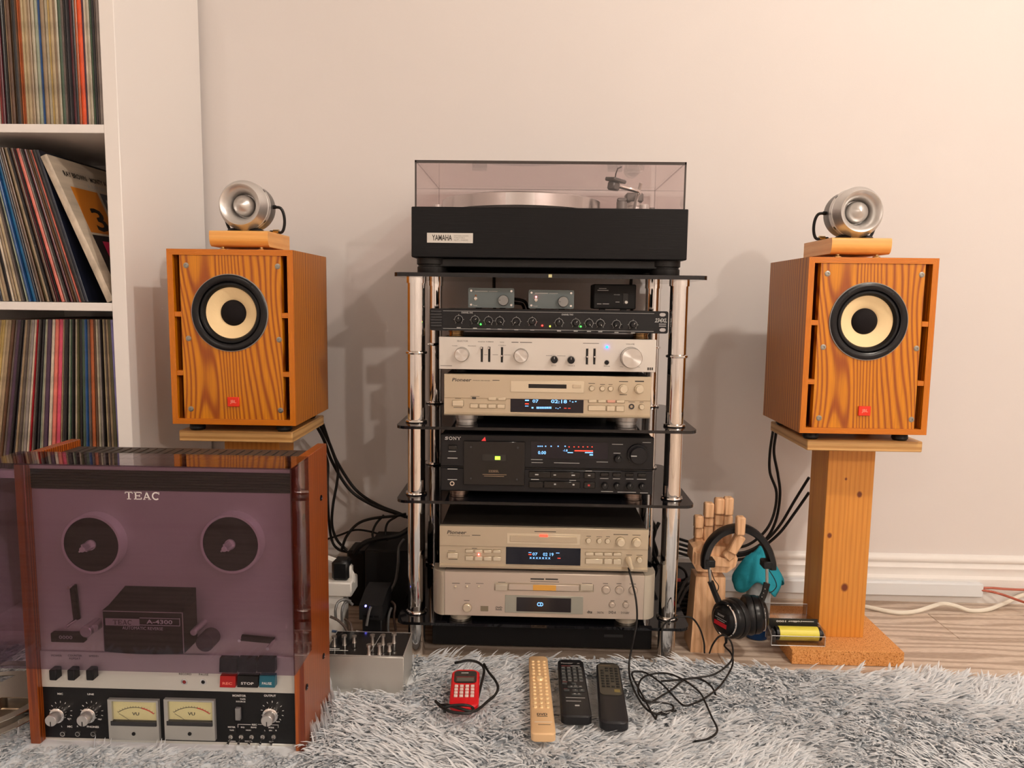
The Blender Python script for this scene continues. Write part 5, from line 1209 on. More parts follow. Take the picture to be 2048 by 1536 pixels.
dash(tb, 1112, 1105.5, 1119, 1106.6, Lw-0.001); dash(tb, 1057, 1104.5, 1063, 1105.6, Lw-0.001)
cdr.part('display_digits', tb, glow_blue, sub=w_, smooth=0)
tr = MB(); dash(tr, 1057, 1108, 1063, 1110, Lw-0.001); dash(tr, 1115, 1115.8, 1121, 1117.2, Lw-0.001); cdr.part('display_marks', tr, glow_red, sub=w_, smooth=0)
btn(cdr, 895.5, 1105, 916, 1115, Lw, 0.004, champ_key, 'power_button')
for k in range(4):
    btn(cdr, 931+18.4*k, 1098.8+0.35*k, 946.5+18.4*k, 1104.5+0.35*k, Lw, 0.003, champ_key)
    btn(cdr, 931+18.4*k, 1112+0.35*k, 946.5+18.4*k, 1120+0.35*k, Lw, 0.003, champ_key)
    btn(cdr, 1171+18.5*k, 1104.5+0.25*k, 1187+18.5*k, 1110+0.25*k, Lw, 0.003, champ_key)
btn(cdr, 1171, 1117, 1205, 1127, Lw, 0.003, champ_key); btn(cdr, 1208, 1117.4, 1223.5, 1127.5, Lw, 0.003, champ_key); btn(cdr, 1226.5, 1117.8, 1242, 1128, Lw, 0.003, champ_key)
for px, py, r in ((1177,1081,5.4), (1198.5,1081.8,5), (1215,1082,5)): knob(cdr, px, py, U, pxm(r,1.5), 0.004, champ_key, 'round_button')
for px, py in ((1241,1083), (1273,1084)): knob(cdr, px, py, U, pxm(7.6,1.5), 0.012, champ_key, 'level_knob', skirt=pxm(9.2,1.5))
knob(cdr, 1278.5, 1118.5, Lw, pxm(5.5,1.5), 0.008, champ_key, 'phones_knob')
led(cdr, 957.5, 1108.7, Lw, 0.0013, emitm('red_small_led', (1.0,0.12,0.12), 18.0), 'indicator_led')
tx = MB(); lab(tx, 'Pioneer', 894, 1061, 932, 1068, U, 0.02, slant=0.25); lab(tx, 'COMPACT DISC RECORDER', 896, 1070.3, 940, 1072, U, 0.0); dash(tx, 944, 1070, 961, 1071.2, U)
for a in ((1069,1062.5,1112,1064), (896.5,1101.5,911,1102.4), (897,1118,915,1118.9), (944,1096,954,1097), (1173,1072,1182,1073), (1193,1073.3,1204,1074.2), (1212,1073,1220,1074), (1227,1068.5,1256,1069.8), (1265,1069.8,1281,1070.8), (1252,1109.5,1264,1110.5), (1273,1110,1285,1111)): dash(tx, *a, U if a[1] < 1096 else Lw)
cdr.part('panel_lettering', tx, ink_dark, smooth=0)

# real shut gaps round every push button and knob, cut into the panels
for dev, panels in ((am, ('front_panel',)), (md, ('upper_panel', 'lower_panel')), (kd, ('upper_panel', 'lower_panel')), (dv, ('front_panel',)), (cdr, ('upper_panel', 'lower_panel'))):
    for ob in [c for c in dev.e.children if c.name.split('.')[0] in panels]:
        zz = [v.co.z+dev.o.z for v in ob.data.vertices]; cut = MB()
        for g_ in dev.gaps:
            zc_g = (g_[2]+g_[3])/2 if len(g_) == 5 else g_[1]
            if not min(zz) < zc_g < max(zz): continue
            if len(g_) == 5: cut.box(g_[0]-0.0007, g_[1]+0.0007, g_[4]-0.004, g_[4]+0.0024, g_[2]-0.0007, g_[3]+0.0007)
            else: cut.cyl((g_[0], g_[3]+0.0024, g_[1]), g_[2]+0.0008, 0.0064, (0,-1,0), 28)
        if cut.v: carve(ob, cut, dev.o)
# ================================================================== floor-level things
RUGT = 0.030          # height at which light things rest on the compressed pile
# ---- silver switch box with black top
t = Thing('speaker_selector', 'silver metal box with black top and rows of knobs beside the tape deck', 'switch box', (-0.31, 1.39, 0.012))
bx0, bx1, by0, by1, bz0, bz1 = -0.385, -0.2325, 1.338, 1.440, 0.012, 0.0865
t.part('case', MB().box(bx0, bx1, by0, by1, bz0, bz1-0.0015, 0.001), M('satin_aluminium', (0.55,0.53,0.49), 0.35, 0.6))
t.part('top_plate', MB().box(bx0+0.0015, bx1-0.0015, by0+0.0015, by1-0.0015, bz1-0.0015, bz1, 0.0003), black_gloss)
ed = MB()
for a in ((bx0, bx1, by0, by0+0.0014), (bx0, bx1, by1-0.0014, by1), (bx1-0.0014, bx1, by0, by1), (bx0, bx0+0.0014, by0, by1)): ed.box(a[0], a[1], a[2], a[3], bz1-0.001, bz1+0.0006)
t.part('plate_edging', ed, alu)
t.part('divider_line', MB().tube([(-0.2985, by0+0.006, bz1+0.0003), (-0.2935, by1-0.012, bz1+0.0003)], 0.0006, 4), ink_grey)
for (px, py, h) in ((668.5,1292,0.020), (689,1290,0.020), (708.5,1285,0.014), (745,1289,0.020), (766,1289,0.020), (788,1286,0.020), (738,1309,0.020), (759,1308,0.020), (779,1302,0.014)):
    c = atz(px, py, bz1); t.part('knob', MB().lathe((c[0], c[1], bz1), [(0,0),(0.0045,0),(0.0035,0.003),(0.0028,h*0.75),(0.0050,h*0.8),(0.0050,h),(0,h)], (0,0,1), 20), steel)
tx = MB(); text_fit(tx, 'INPUT', -0.382, -0.362, 0, 0.004, 0); tx.v = [(p[0], by0+0.022+p[2], bz1+0.0003) for p in tx.v]
tx = MB().box(-0.384, -0.360, by0+0.024, by0+0.026, bz1, bz1+0.0003).box(-0.384, -0.342, by0+0.018, by0+0.0195, bz1, bz1+0.0003)
t.part('panel_lettering', tx, ink_white, smooth=0)

# ---- power strip, adapter and mains leads behind the deck
z0 = 0.105
t = Thing('power_strip', 'white power strip with a black plug behind the tape deck', 'power strip', (-0.44, 1.60, 0.0))
a = at(703, 1195, 1.56); b = at(703, 1166, 1.56)
t.part('body', MB().box(-0.485, a[0], 1.56, 1.62, a[2], b[2], 0.003), white_plastic)
t.part('mount_foot', MB().box(-0.475, a[0]-0.02, 1.565, 1.615, 0.0, a[2], 0.003), white_plastic)
a2 = at(675, 1150, 1.56); t.part('black_plug', MB().box(a2[0]-0.016, a2[0]+0.022, 1.568, 1.606, b[2], b[2]+0.045, 0.006), black)
t.part('white_plug', MB().box(a[0]-0.022, a[0]-0.004, 1.575, 1.60, b[2], b[2]+0.032, 0.005), white_plastic)
def cable(pts, r, mat, label, name='cable', group=None, n=8, cat='cable', seg=8):
    P_ = []
    for p in pts: P_.append(at(p[0], p[1], p[2]) if abs(p[0]) > 3 or abs(p[1]) > 3 else p)
    P_ = [(q[0], min(q[1], 1.879-r) if q[2] < 0.125 else min(q[1], YW-r), max(q[2], r+0.0005)) for q in P_]
    return solo(name, MB().tube(catmull(P_, n), r, seg), mat, label, cat, group=group)
cable([(640,1112,1.585), (665,1120,1.585), (690,1133,1.586), (703,1148,1.587), (705,1164,1.588)], 0.0068, white_plastic, 'thick white mains lead curving into the white power strip', 'mains_lead')
t = Thing('usb_hub', 'small black box with a blue light behind the switch box', 'adapter', (-0.30, 1.52, 0.0))
a = rect(722, 1211, 765, 1240, 1.50)
t.part('case', MB().prism([(1.50,a[2]), (1.50,a[3]), (1.555,a[3]+0.012), (1.60,a[3]+0.012), (1.60,a[2])], a[0]-0.004, a[1], 'yz'), black_matte)
led(t, 731.5, 1211.5, 1.5, 0.0022, emitm('blue_hub_led', (0.15,0.15,1.0), 8.0), 'blue_led')
t.part('support', MB().box(a[0], a[1]-0.004, 1.51, 1.595, 0.0, a[2], 0.002), black)
for k in range(3): t.part('port', MB().box(a[0]+0.004+0.012*k, a[0]+0.013+0.012*k, 1.4993, 1.5005, a[2]+0.006, a[2]+0.010), black_gloss)
a = rect(733, 1096, 815, 1195, 1.72)
solo('power_conditioner', MB().box(a[0], -0.275, 1.70, 1.85, 0.0, a[3], 0.004), black_matte, 'large black transformer box in the shade behind the rack', 'transformer')
a = rect(692, 1104, 742, 1150, 1.76)
solo('power_adapter', MB().box(a[0], a[1]-0.012, 1.765, 1.84, 0.0, a[3], 0.006), black, 'black power adapter block next to the transformer box', 'adapter')
G = 'black cables beside the rack'
r1 = 0.0034
cable([(632,850,1.735), (648,880,1.76), (665,925,1.79), (700,980,1.80), (745,1010,1.80), (790,1026,1.80), (812,1034,1.80)], 0.0038, rubber, 'black speaker cable running straight from the stand to the rack', group=G)
cable([(640,850,1.757), (658,885,1.785), (676,927,1.815), (712,980,1.825), (756,1010,1.825), (799,1027,1.825), (820,1037,1.825)], 0.0038, rubber, 'twin black speaker cable beside the straight one from the stand', group=G)
cable([(646,848,1.74), (660,890,1.765), (675,935,1.78), (674,965,1.78), (666,1010,1.775), (664,1050,1.775), (674,1080,1.775), (694,1101,1.775)], r1, rubber, 'black cable hanging in an S bend from the speaker stand', group=G)
cable([(650,905,1.815), (656,930,1.815), (655,970,1.81), (657,1030,1.80), (663,1078,1.80), (676,1098,1.79), (700,1105,1.79)], r1, rubber, 'black cable dropping along the tape deck cheek', group=G)
cable([(683,1100,1.74), (693,1073,1.74), (715,1048,1.75), (745,1037,1.76), (790,1032,1.77), (812,1028,1.78)], 0.0034, rubber, 'black cable arching up to the rack from the adapter', group=G)
cable([(655,1078,1.83), (680,1070,1.83), (710,1060,1.83), (740,1063,1.83), (770,1072,1.83), (800,1078,1.83)], 0.0026, rubber, 'thin black cable sagging across in front of the baseboard', group=G)
cable([(768,1030,1.80), (752,1048,1.79), (745,1068,1.78), (750,1085,1.775), (757,1099,1.77)], 0.003, rubber, 'short black cable bowing out above the transformer box', group=G)
cable([(795,1032,1.80), (776,1045,1.79), (771,1065,1.78), (776,1085,1.775), (779,1099,1.77)], 0.003, rubber, 'short black cable bowing down nearest the rack post', group=G)
cable([(708,1108,1.745), (718,1094,1.745), (735,1083,1.75), (765,1076,1.755), (795,1071,1.76), (818,1058,1.77)], 0.0062, rubber, 'thick black mains lead climbing to the rack', group=G)
cable([(808,1078,1.69), (800,1090,1.688), (797,1103,1.685), (796,1130,1.672), (790,1165,1.66), (776,1190,1.62), (768,1200,1.605)], 0.0034, M('grey_sheath', (0.10,0.10,0.10), 0.4), 'dark grey lead curving down to the small box', group=G)
gsh = M('grey_sheath', (0.10,0.10,0.10), 0.4); bsh = M('brown_sheath', (0.07,0.045,0.035), 0.5)
bun = [([(672,1240,1.46), (671,1220,1.46), (676,1205,1.47), (690,1199,1.48), (702,1203,1.48)], gsh, 'grey lead looping over beside the small box'),
       ([(684,1243,1.465), (684,1222,1.465), (688,1208,1.475), (697,1203,1.485), (706,1210,1.485)], gsh, 'grey lead looping closest to the small box'),
       ([(660,1233,1.455), (675,1240,1.455), (688,1252,1.455), (696,1266,1.450)], bsh, 'brown lead bending down behind the switch box'),
       ([(690,1238,1.47), (700,1246,1.46), (704,1260,1.45), (703,1272,1.445)], bsh, 'short brown lead bending down close to the small box'),
       ([(664,1262,1.45), (675,1264,1.45), (690,1266,1.448)], M('blue_sheath', (0.03,0.06,0.13), 0.5), 'blue lead end behind the switch box'),
       ([(712,1263,1.45), (728,1267,1.448), (745,1270,1.446)], M('pale_sheath', (0.35,0.32,0.30), 0.5), 'pale lead lying behind the switch box'),
       ([(783,1215,1.56), (778,1230,1.55), (776,1250,1.53), (777,1266,1.50)], gsh, 'grey lead hanging down beside the rack post'),
       ([(783,1203,1.58), (790,1212,1.57), (788,1235,1.56), (792,1262,1.53)], bsh, 'brown lead hanging beside the rack post'),
       ([(742,1213,1.495), (738,1225,1.49), (735,1240,1.485), (733,1252,1.48)], gsh, 'grey lead plugged into the small box')]
for pts, mt, lb in bun: cable(pts, 0.0028, mt, lb, 'signal_lead', 'signal leads behind the switch box')
# right side of the rack
cable([(1546,862,1.765), (1540,905,1.78), (1540,945,1.80), (1553,985,1.81), (1547,1030,1.81), (1528,1065,1.80), (1490,1092,1.79), (1440,1094,1.78), (1395,1088,1.78), (1345,1074,1.78)], r1, rubber, 'black speaker cable falling from the plate of the pine post stand', group='speaker cables on the headphones side')
cable([(1552,866,1.765), (1548,905,1.79), (1556,950,1.81), (1560,990,1.81), (1552,1040,1.81), (1532,1078,1.80), (1495,1108,1.79), (1440,1112,1.78), (1395,1106,1.78), (1345,1094,1.78)], r1, rubber, 'second black speaker cable falling from the plate of the pine post stand', group='speaker cables on the headphones side')
cable([(1618,955,1.72), (1590,1000,1.75), (1560,1050,1.77), (1530,1082,1.775), (1490,1104,1.775), (1440,1105,1.77), (1395,1098,1.77), (1345,1084,1.77)], r1, rubber, 'black cable slanting up behind the pine post', group='speaker cables on the headphones side')
cable([(1618,985,1.72), (1590,1025,1.74), (1560,1065,1.755), (1525,1095,1.76), (1490,1117,1.76), (1440,1120,1.76), (1395,1116,1.76), (1345,1102,1.76)], r1, rubber, 'lower black cable slanting up behind the pine post', group='speaker cables on the headphones side')
for k, (pa, lb) in enumerate((([(1303,1040,1.868), (1310,1060,1.868), (1304,1090,1.868), (1312,1120,1.868), (1325,1145,1.868)], 'black lead twisting down behind the rear chrome post'), ([(1318,1045,1.876), (1306,1075,1.876), (1313,1105,1.876), (1303,1122,1.882), (1312,1138,1.884)], 'black lead crossing behind the rear chrome post'), ([(1350,1130,1.70), (1368,1140,1.69), (1373,1155,1.69), (1362,1161,1.69), (1355,1160,1.69)], 'black lead with a red end beside the chrome post'))):
    cable(pa, 0.0048 if k < 2 else 0.003, rubber, lb, group='leads behind the rack')
a = at(1356, 1160, 1.69); solo('red_plug', MB().tube([(a[0]-0.008, 1.69, a[2]), (a[0]+0.006, 1.69, a[2])], 0.0042, 10), M('red_plug', srgb(215,90,90), 0.4), 'small red phono plug beside the chrome post', 'plug')
t = Thing('power_amplifier', 'dark grey finned box standing behind the wooden hand', 'amplifier', (0.37, 1.77, 0))
fy = 1.70; zt_ = at(1366, 1168, fy)[2]
t.part('case', MB().box(0.336, 0.46, fy+0.012, 1.85, 0.0, zt_, 0.003), dark_grey)
for k in range(7):
    z = zt_-0.012-0.011*k; t.part('fin', MB().box(0.338, 0.458, fy, fy+0.012, z-0.0035, z, 0.0006), dark_grey)
cable([(1384,1150,1.69), (1370,1165,1.68), (1360,1185,1.675), (1352,1205,1.67)], 0.0034, gsh, 'dark lead draped over the finned box', group='leads behind the rack')
cable([(1384,1168,1.685), (1372,1180,1.675), (1362,1198,1.67), (1356,1212,1.665)], 0.0034, gsh, 'lower dark lead draped over the finned box', group='leads behind the rack')
for i, px in enumerate((988, 1262)):
    cable([(px,560,1.874), (px,575,1.874), (px+1,600,1.872), (px+2,640,1.870)], 0.0040, rubber, ('black mains lead hanging above the grey boxes' if i == 0 else 'black lead hanging above the rocker switch box'), group='leads behind the rack')
cable([(1028,598,1.60), (1042,600,1.655), (1052,606,1.675), (1060,628,1.70)], 0.0034, rubber, 'black lead leaving the unlit blue-grey box', group='leads behind the rack')
cable([(1028,606,1.61), (1038,607,1.655), (1046,611,1.678), (1052,632,1.70)], 0.0034, rubber, 'lower black lead leaving the unlit blue-grey box', group='leads behind the rack')

# ---- baseboard raceway and floor cables on the right
t = Thing('cable_raceway', 'white plastic cable channel fixed along the baseboard', 'cable channel', (0.5, 1.87, 0.02))
xr = at(1967, 1180, 1.862)[0]; za, zb_ = at(1900, 1194.5, 1.862)[2], at(1900, 1166.5, 1.862)[2]
t.part('channel', MB().box(-0.05, xr, 1.862, 1.879, za, zb_, 0.003), M('raceway_grey_white', (0.76,0.79,0.82), 0.35))
t.part('channel_lid', MB().box(-0.05, xr-0.001, 1.8605, 1.8625, za+0.003, zb_-0.003, 0.0006), M('raceway_grey_white', (0.76,0.79,0.82), 0.35))
cop = M('copper_speaker_wire', srgb(180,95,75), 0.25, 0.2, coat=0.5)
cable([(1955,1176,1.868), (1985,1176,1.868), (2010,1178,1.868), (2060,1180,1.868), (2200,1184,1.868)], 0.0032, cop, 'clear red-brown speaker wire leaving the channel level', 'speaker_wire', 'speaker wires from the cable channel')
cable([(1955,1179,1.866), (1985,1184,1.855), (2010,1191,1.84), (2060,1208,1.80), (2150,1230,1.72)], 0.0032, cop, 'clear red-brown speaker wire dropping to the floor', 'speaker_wire', 'speaker wires from the cable channel')
wc = [atz(1640,1199,.006), atz(1680,1203,.006), atz(1730,1213,.006), atz(1790,1224.5,.006), atz(1830,1223,.006), (*atz(1870,1211,.018)[:2], .018), (*atz(1888,1207.5,.024)[:2], .024), (*atz(1912,1212,.018)[:2], .018), atz(1940,1221,.006), atz(1975,1219,.006), (*atz(2010,1206,.012)[:2], .012), (*atz(2050,1185,.03)[:2], .03), (*atz(2110,1160,.05)[:2], .05)]
cable(wc, 0.0052, M('ivory_sheath', (0.80,0.76,0.66), 0.4), 'white mains cable snaking over the floor behind the pine stand', 'mains_cable')

# ---- wooden hand
hand_w = wood('hand_beech', srgb(232,188,146), srgb(216,168,126), 'x', 150, (1,1,0.07), 3.0, rough=0.5, coat=0.05, fine=0.3)
t = Thing('wooden_hand', 'jointed wooden artist hand standing upright and holding the headphones', 'wooden hand', (0.388, 1.60, 0))
def frust(x0, x1, y0, y1, z0, X0, X1, Y0, Y1, z1):
    return MB().add([(x0,y0,z0),(x1,y0,z0),(x1,y1,z0),(x0,y1,z0),(X0,Y0,z1),(X1,Y0,z1),(X1,Y1,z1),(X0,Y1,z1)], [(0,3,2,1),(4,5,6,7),(0,1,5,4),(1,2,6,5),(2,3,7,6),(3,0,4,7)])
a0, a1 = at(1381,1300,1.565), at(1449,1300,1.565); b0, b1 = at(1391,1152,1.585), at(1450,1152,1.585)
t.part('forearm', frust(a0[0], a1[0], 1.565, 1.635, 0.0, b0[0], b1[0], 1.58, 1.63, b0[2]), hand_w)
w0, w1 = at(1394,1152,1.59), at(1444,1140,1.59)
t.part('wrist', MB().lathe(((w0[0]+w1[0])/2, 1.606, w0[2]), [(0,0),(0.024,0.0),(0.021,0.008),(0.022,0.018),(0,0.018)], (0,0,1), 16), hand_w)
pa, pb = at(1384,1132,1.578), at(1474,1132,1.578); zt_ = at(1430,1092,1.578)[2]; zb_ = at(1430,1142,1.578)[2]
zm = zt_*0.35+zb_*0.65
pm = MB().prism([(pa[0]+0.010,zb_), (pb[0]-0.022,zb_-0.002), (pb[0]-0.004,zb_+0.012), (pb[0],zm+0.010), (pb[0]-0.012,zt_-0.002), (pa[0]+0.018,zt_+0.004), (pa[0],zt_-0.004), (pa[0]-0.001,zm)], 1.574, 1.626, 'xz')
t.part('palm', pm, hand_w)
# palm heel chamfer
t.part('palm_heel', MB().prism([(pa[0]+0.004,zm-0.002), (pb[0]-0.016,zm-0.006), (pb[0]-0.008,zm+0.010), (pa[0]+0.004,zt_-0.012)], 1.566, 1.5745, 'xz'), hand_w)
fingers = {'little_finger': [(1390,1033,1408,1058,1.590), (1390,1056,1407,1078,1.598), (1390,1076,1406,1095,1.602)],
           'ring_finger': [(1410,1007,1429,1037,1.586), (1410,1036,1428,1054,1.596), (1408,1052,1426,1093,1.602)],
           'middle_finger': [(1431,998,1450,1030,1.584), (1430,1029,1448,1052,1.596), (1429,1050,1447,1093,1.602)],
           'index_finger': [(1450,996,1468,1032,1.582), (1448,1031,1466,1058,1.594), (1446,1056,1465,1094,1.602)]}
for nm, sg in fingers.items():
    root = None
    for i, (x0, y0, x1, y1, Y) in enumerate(reversed(sg)):
        a = rect(x0, y0, x1, y1, Y)
        o_ = t.part(nm if root is None else 'finger_segment', MB().box(a[0], a[1], Y, Y+0.019, a[2], a[3], 0.0028), hand_w, sub=root)
        root = root or o_
TYY = 1.545
def seg2(p, q, w, Y, d):
    a, b = Vector(at(*p, Y)), Vector(at(*q, Y)); L_ = (b-a).length; ang = math.atan2(b.x-a.x, b.z-a.z)
    return MB().box(-w/2, w/2, 0, d, 0, L_, 0.0028).xf(Matrix.Translation((a.x, Y, a.z)) @ Matrix.Rotation(ang, 4, 'Y'))
th = t.part('thumb', seg2((1464,1108), (1484,1073), 0.021, 1.552, 0.020), hand_w)
t.part('finger_segment', seg2((1482,1072), (1484,1035), 0.018, 1.5345, 0.0185), hand_w, sub=th)
t.part('thumb_root', seg2((1452,1118), (1466,1106), 0.022, 1.560, 0.022), hand_w, sub=th)

# ---- headphones hanging on the thumb
HPY = 1.553
hp = Thing('headphones', 'black studio headphones hanging from the wooden hand', 'headphones', (0.46, 1.55, 0.06))
arc_px = [(1409,1128), (1410,1105), (1420,1080), (1440,1060), (1465,1051), (1490,1051), (1515,1065), (1533,1090), (1541,1115), (1542,1130)]
hpY = [1.540,1.545,1.553,1.560,1.565,1.567,1.565,1.560,1.555,1.553]
P_ = [at(p[0]+1, p[1]+6, y) for p, y in zip(arc_px, hpY)]
cs = catmull(P_, 5); mb = MB()
for i in range(len(cs)-1): pass
def band(mb, cs, w, th):
    # flat strap: width along Y, thickness radial
    n = len(cs); vs_ = []; fs = []
    c0 = sum((Vector(c) for c in cs), Vector())/n
    for i, c in enumerate(cs):
        c = Vector(c); tg = (Vector(cs[min(i+1,n-1)])-Vector(cs[max(i-1,0)])).normalized(); yv = Vector((0,1,0)); rad = tg.cross(yv).normalized()
        prof_ = [(-w/2,-th*0.3), (-w*0.3,-th/2), (w*0.3,-th/2), (w/2,-th*0.3), (w/2,th*0.3), (w*0.3,th/2), (-w*0.3,th/2), (-w/2,th*0.3)]
        for u, v in prof_: vs_.append(c+yv*u+rad*v)
    for i in range(n-1):
        for k in range(8): fs.append((i*8+k, i*8+(k+1) % 8, (i+1)*8+(k+1) % 8, (i+1)*8+k))
    fs += [tuple(range(8)), tuple((n-1)*8+k for k in range(8))]
    return mb.add(vs_, fs)
hp.part('headband', band(MB(), cs, 0.030, 0.0155), M('headband_vinyl', (0.005,0.005,0.006), 0.45, spec=0.3, bump=0.1, bscale=400))
sides = {'l': ([(1418,1122), (1419,1142), (1421,1165)], [(1421,1163), (1428,1182), (1437,1203)], 1.540), 'r': ([(1533,1125), (1534,1145), (1534,1168)], [(1534,1166), (1529,1185), (1521,1203)], 1.553)}
for k, (r_, y_, Y) in sides.items():
    a = at(r_[0][0], r_[0][1], Y); hp.part('band_end', MB().box(a[0]-0.0105, a[0]+0.0105, Y-0.014, Y+0.014, a[2]-0.010, a[2]+0.006, 0.002), black)
    sl = hp.part('slider_rod', MB().tube([at(*p, Y) for p in r_], 0.0032, 8), steel)
    hp.part('yoke_arm', MB().tube([at(*p, Y-0.003*i) for i, p in enumerate(y_)], [0.0070,0.0066,0.0075], 6), black)
    wires = [(1422,1140), (1428,1158), (1437,1172), (1434,1183), (1428,1190)] if k == 'l' else [(1538,1140), (1549,1158), (1553,1172), (1546,1182), (1538,1186)]
    hp.part('yoke_wire', MB().tube(catmull([at(*p, Y-0.008) for p in wires], 5), 0.0010, 6), rubber)
    if k == 'r':
        for q in ((1530,1178), (1527,1186), (1524,1194)):
            c = at(*q, Y-0.009); hp.part('size_stop', MB().sphere(c, 0.0014, seg=8, rings=5), steel, sub=sl)
def cup(c, axis, label):
    ax_ = Vector(axis).normalized(); c = Vector(c)
    cp = hp.part('ear_cup', MB().lathe(c, [(0,0.030),(0.024,0.030),(0.0285,0.027),(0.031,0.020),(0.0375,0.016),(0.040,0.010),(0.040,0.002),(0.036,0.0),(0,0.0)], ax_, 40), M('cup_black', (0.004,0.004,0.005), 0.3, spec=0.3))
    hp.part('ear_pad', MB().lathe(c, [(0.036,0.002),(0.0405,0.0),(0.0425,-0.006),(0.041,-0.013),(0.035,-0.017),(0.026,-0.016),(0.020,-0.010),(0,-0.008)], ax_, 40), M('pad_vinyl', (0.004,0.004,0.005), 0.4, spec=0.3), sub=cp)
    return cp, ax_, c
def bas(ax_):
    up = Vector((0,0,1)); right = up.cross(ax_).normalized(); up2 = ax_.cross(right); return right, up2
cl = at(1464, 1237, 1.522)
cpl, ax_, c_ = cup(cl, (-0.88,-0.47,0.06), 'l')
right, up2 = bas(ax_)
def face_poly(pts, off): return [c_+right*p[0]+up2*p[1]+ax_*off for p in pts]
def face_box(u0, u1, v0, v1, o0, o1):
    m_ = MB(); q = [(u0,v0),(u1,v0),(u1,v1),(u0,v1)]
    m_.add(face_poly(q, o0)+face_poly(q, o1), [(0,3,2,1),(4,5,6,7),(0,1,5,4),(1,2,6,5),(2,3,7,6),(3,0,4,7)]); return m_
lp = hp.part('logo_plate', face_box(-0.019, 0.019, -0.0145, 0.019, 0.0295, 0.0312), black_matte, sub=cpl)
hp.part('red_label', face_box(-0.018, 0.018, -0.0125, -0.0035, 0.0312, 0.0316), M('red_label', srgb(190,25,40), 0.4), sub=cpl)
m_ = MB(); text_fit(m_, 'SONY', -0.010, 0.010, 0.0085, 0.0130, 0, 0.03); m_.v = [tuple(c_+right*p[0]+up2*p[2]+ax_*0.0315) for p in m_.v]; hp.part('logo_lettering', m_, ink_grey, sub=cpl, smooth=0)
hp.part('silver_line', face_box(-0.017, 0.017, 0.0030, 0.0040, 0.0312, 0.0316).merge(face_box(-0.010, 0.012, -0.0012, 0.0000, 0.0312, 0.0316)), ink_grey, sub=cpl)
ringp = [c_+right*(0.0335*math.cos(a))+up2*(0.0335*math.sin(a))+ax_*0.021 for a in np.linspace(-1.9, 1.5, 24)]
hp.part('fork_ring', MB().tube(ringp, 0.0018, 6), chrome, sub=cpl)
ringp = [c_+right*(0.0345*math.cos(a))+up2*(0.0345*math.sin(a))+ax_*0.019 for a in np.linspace(1.4, 4.4, 20)]
hp.part('fork', MB().tube(ringp, 0.0042, 6), black, sub=cpl)
cr_ = at(1503, 1229, 1.536)
cpr, axr, cR = cup(cr_, (0.88,-0.05,0.08), 'r')
rr_, ur_ = bas(axr)
hp.part('fork', MB().tube([cR+rr_*(0.0345*math.cos(a))+ur_*(0.0345*math.sin(a))+axr*0.018 for a in np.linspace(0.2, 3.0, 18)], 0.0036, 6), black, sub=cpr)
hp.part('fork_ring', MB().tube([cR+rr_*(0.0335*math.cos(a))+ur_*(0.0335*math.sin(a))+axr*0.021 for a in np.linspace(2.4, 4.6, 18)], 0.0013, 6), chrome, sub=cpr)
hp.part('strain_relief', MB().tube([tuple(c_+up2*-0.034+ax_*0.012), tuple(c_+up2*-0.052+ax_*0.010)], [0.0042,0.0024], 8), rubber, sub=cpl)
# headphone lead: from the cup over the rug to the CD recorder
zc = 0.036
def g(px, py, z=zc): return atz(px, py, z)
tip = tuple(c_+up2*-0.050+ax_*0.010)
path = [tip, at(1449,1292,1.50), at(1461,1305,1.47), g(1466,1320,0.040), g(1461,1340), g(1440,1372), g(1410,1396), g(1385,1408), g(1368,1411), g(1352,1398), g(1336,1380), g(1318,1363), g(1292,1346), g(1270,1343), g(1264,1350), g(1276,1375), g(1290,1400), g(1303,1425), g(1311,1438)]
pts1 = catmull(path, 8)
path2 = [g(1311,1438), g(1318,1426,0.030), g(1345,1420,0.028), g(1340,1408,0.030), g(1300,1403), g(1283,1396), g(1276,1380), g(1283,1358), g(1305,1348), g(1335,1347), g(1362,1357), g(1385,1372), g(1402,1388), g(1412,1408), g(1424,1435), g(1434,1456), g(1431,1468), g(1415,1478), g(1395,1482), g(1380,1484,0.026)]
path3 = [g(1448,1345,0.034), g(1415,1355), g(1380,1358), g(1350,1360), g(1325,1360), g(1302,1352,0.030)]
path4 = [at(1257,1135,1.462), at(1263,1160,1.452), at(1272,1200,1.445), at(1274,1240,1.44), at(1268,1275,1.43), g(1259,1320,0.050), g(1259,1350), g(1266,1375), g(1277,1397), g(1290,1415), g(1306,1426), g(1330,1428,0.030), g(1352,1421,0.026)]
cab = hp.part('cable', MB().tube(catmull(path, 8), 0.0018, 8), rubber, label='black headphone cable')
hp.part('cable', MB().tube(catmull(path2, 8), 0.0018, 8), rubber)
hp.part('cable', MB().tube(catmull(path4, 8), 0.0020, 8), rubber)
pathb = [g(1324,1312,0.045), at(1324,1262,1.470), at(1331,1246,1.469), at(1345,1237,1.469), at(1365,1233,1.469), at(1385,1237,1.472), at(1400,1258,1.49), at(1408,1285,1.50), g(1409,1306,0.03)]
hp.part('cable', MB().tube(catmull(pathb, 8), 0.0019, 8), rubber)
pathc = [g(1419,1306,0.02), at(1425,1290,1.50), at(1437,1274,1.495), at(1450,1271,1.49), at(1462,1284,1.48), at(1466,1305,1.46), g(1460,1325,0.04), g(1430,1348,0.038), g(1395,1355), g(1368,1360), g(1345,1378), g(1318,1395), g(1300,1405), g(1285,1400)]
hp.part('cable', MB().tube(catmull(pathc, 8), 0.0019, 8), rubber)
hp.part('cable', MB().tube(catmull([g(1432,1392,0.030), g(1425,1376), g(1412,1364), g(1395,1357), g(1372,1358), g(1345,1361), g(1322,1362,0.033)], 8), 0.0019, 8), rubber)
jx = at(1256, 1118, CY_+0.003)
plug_end = at(1264, 1140, 1.452)
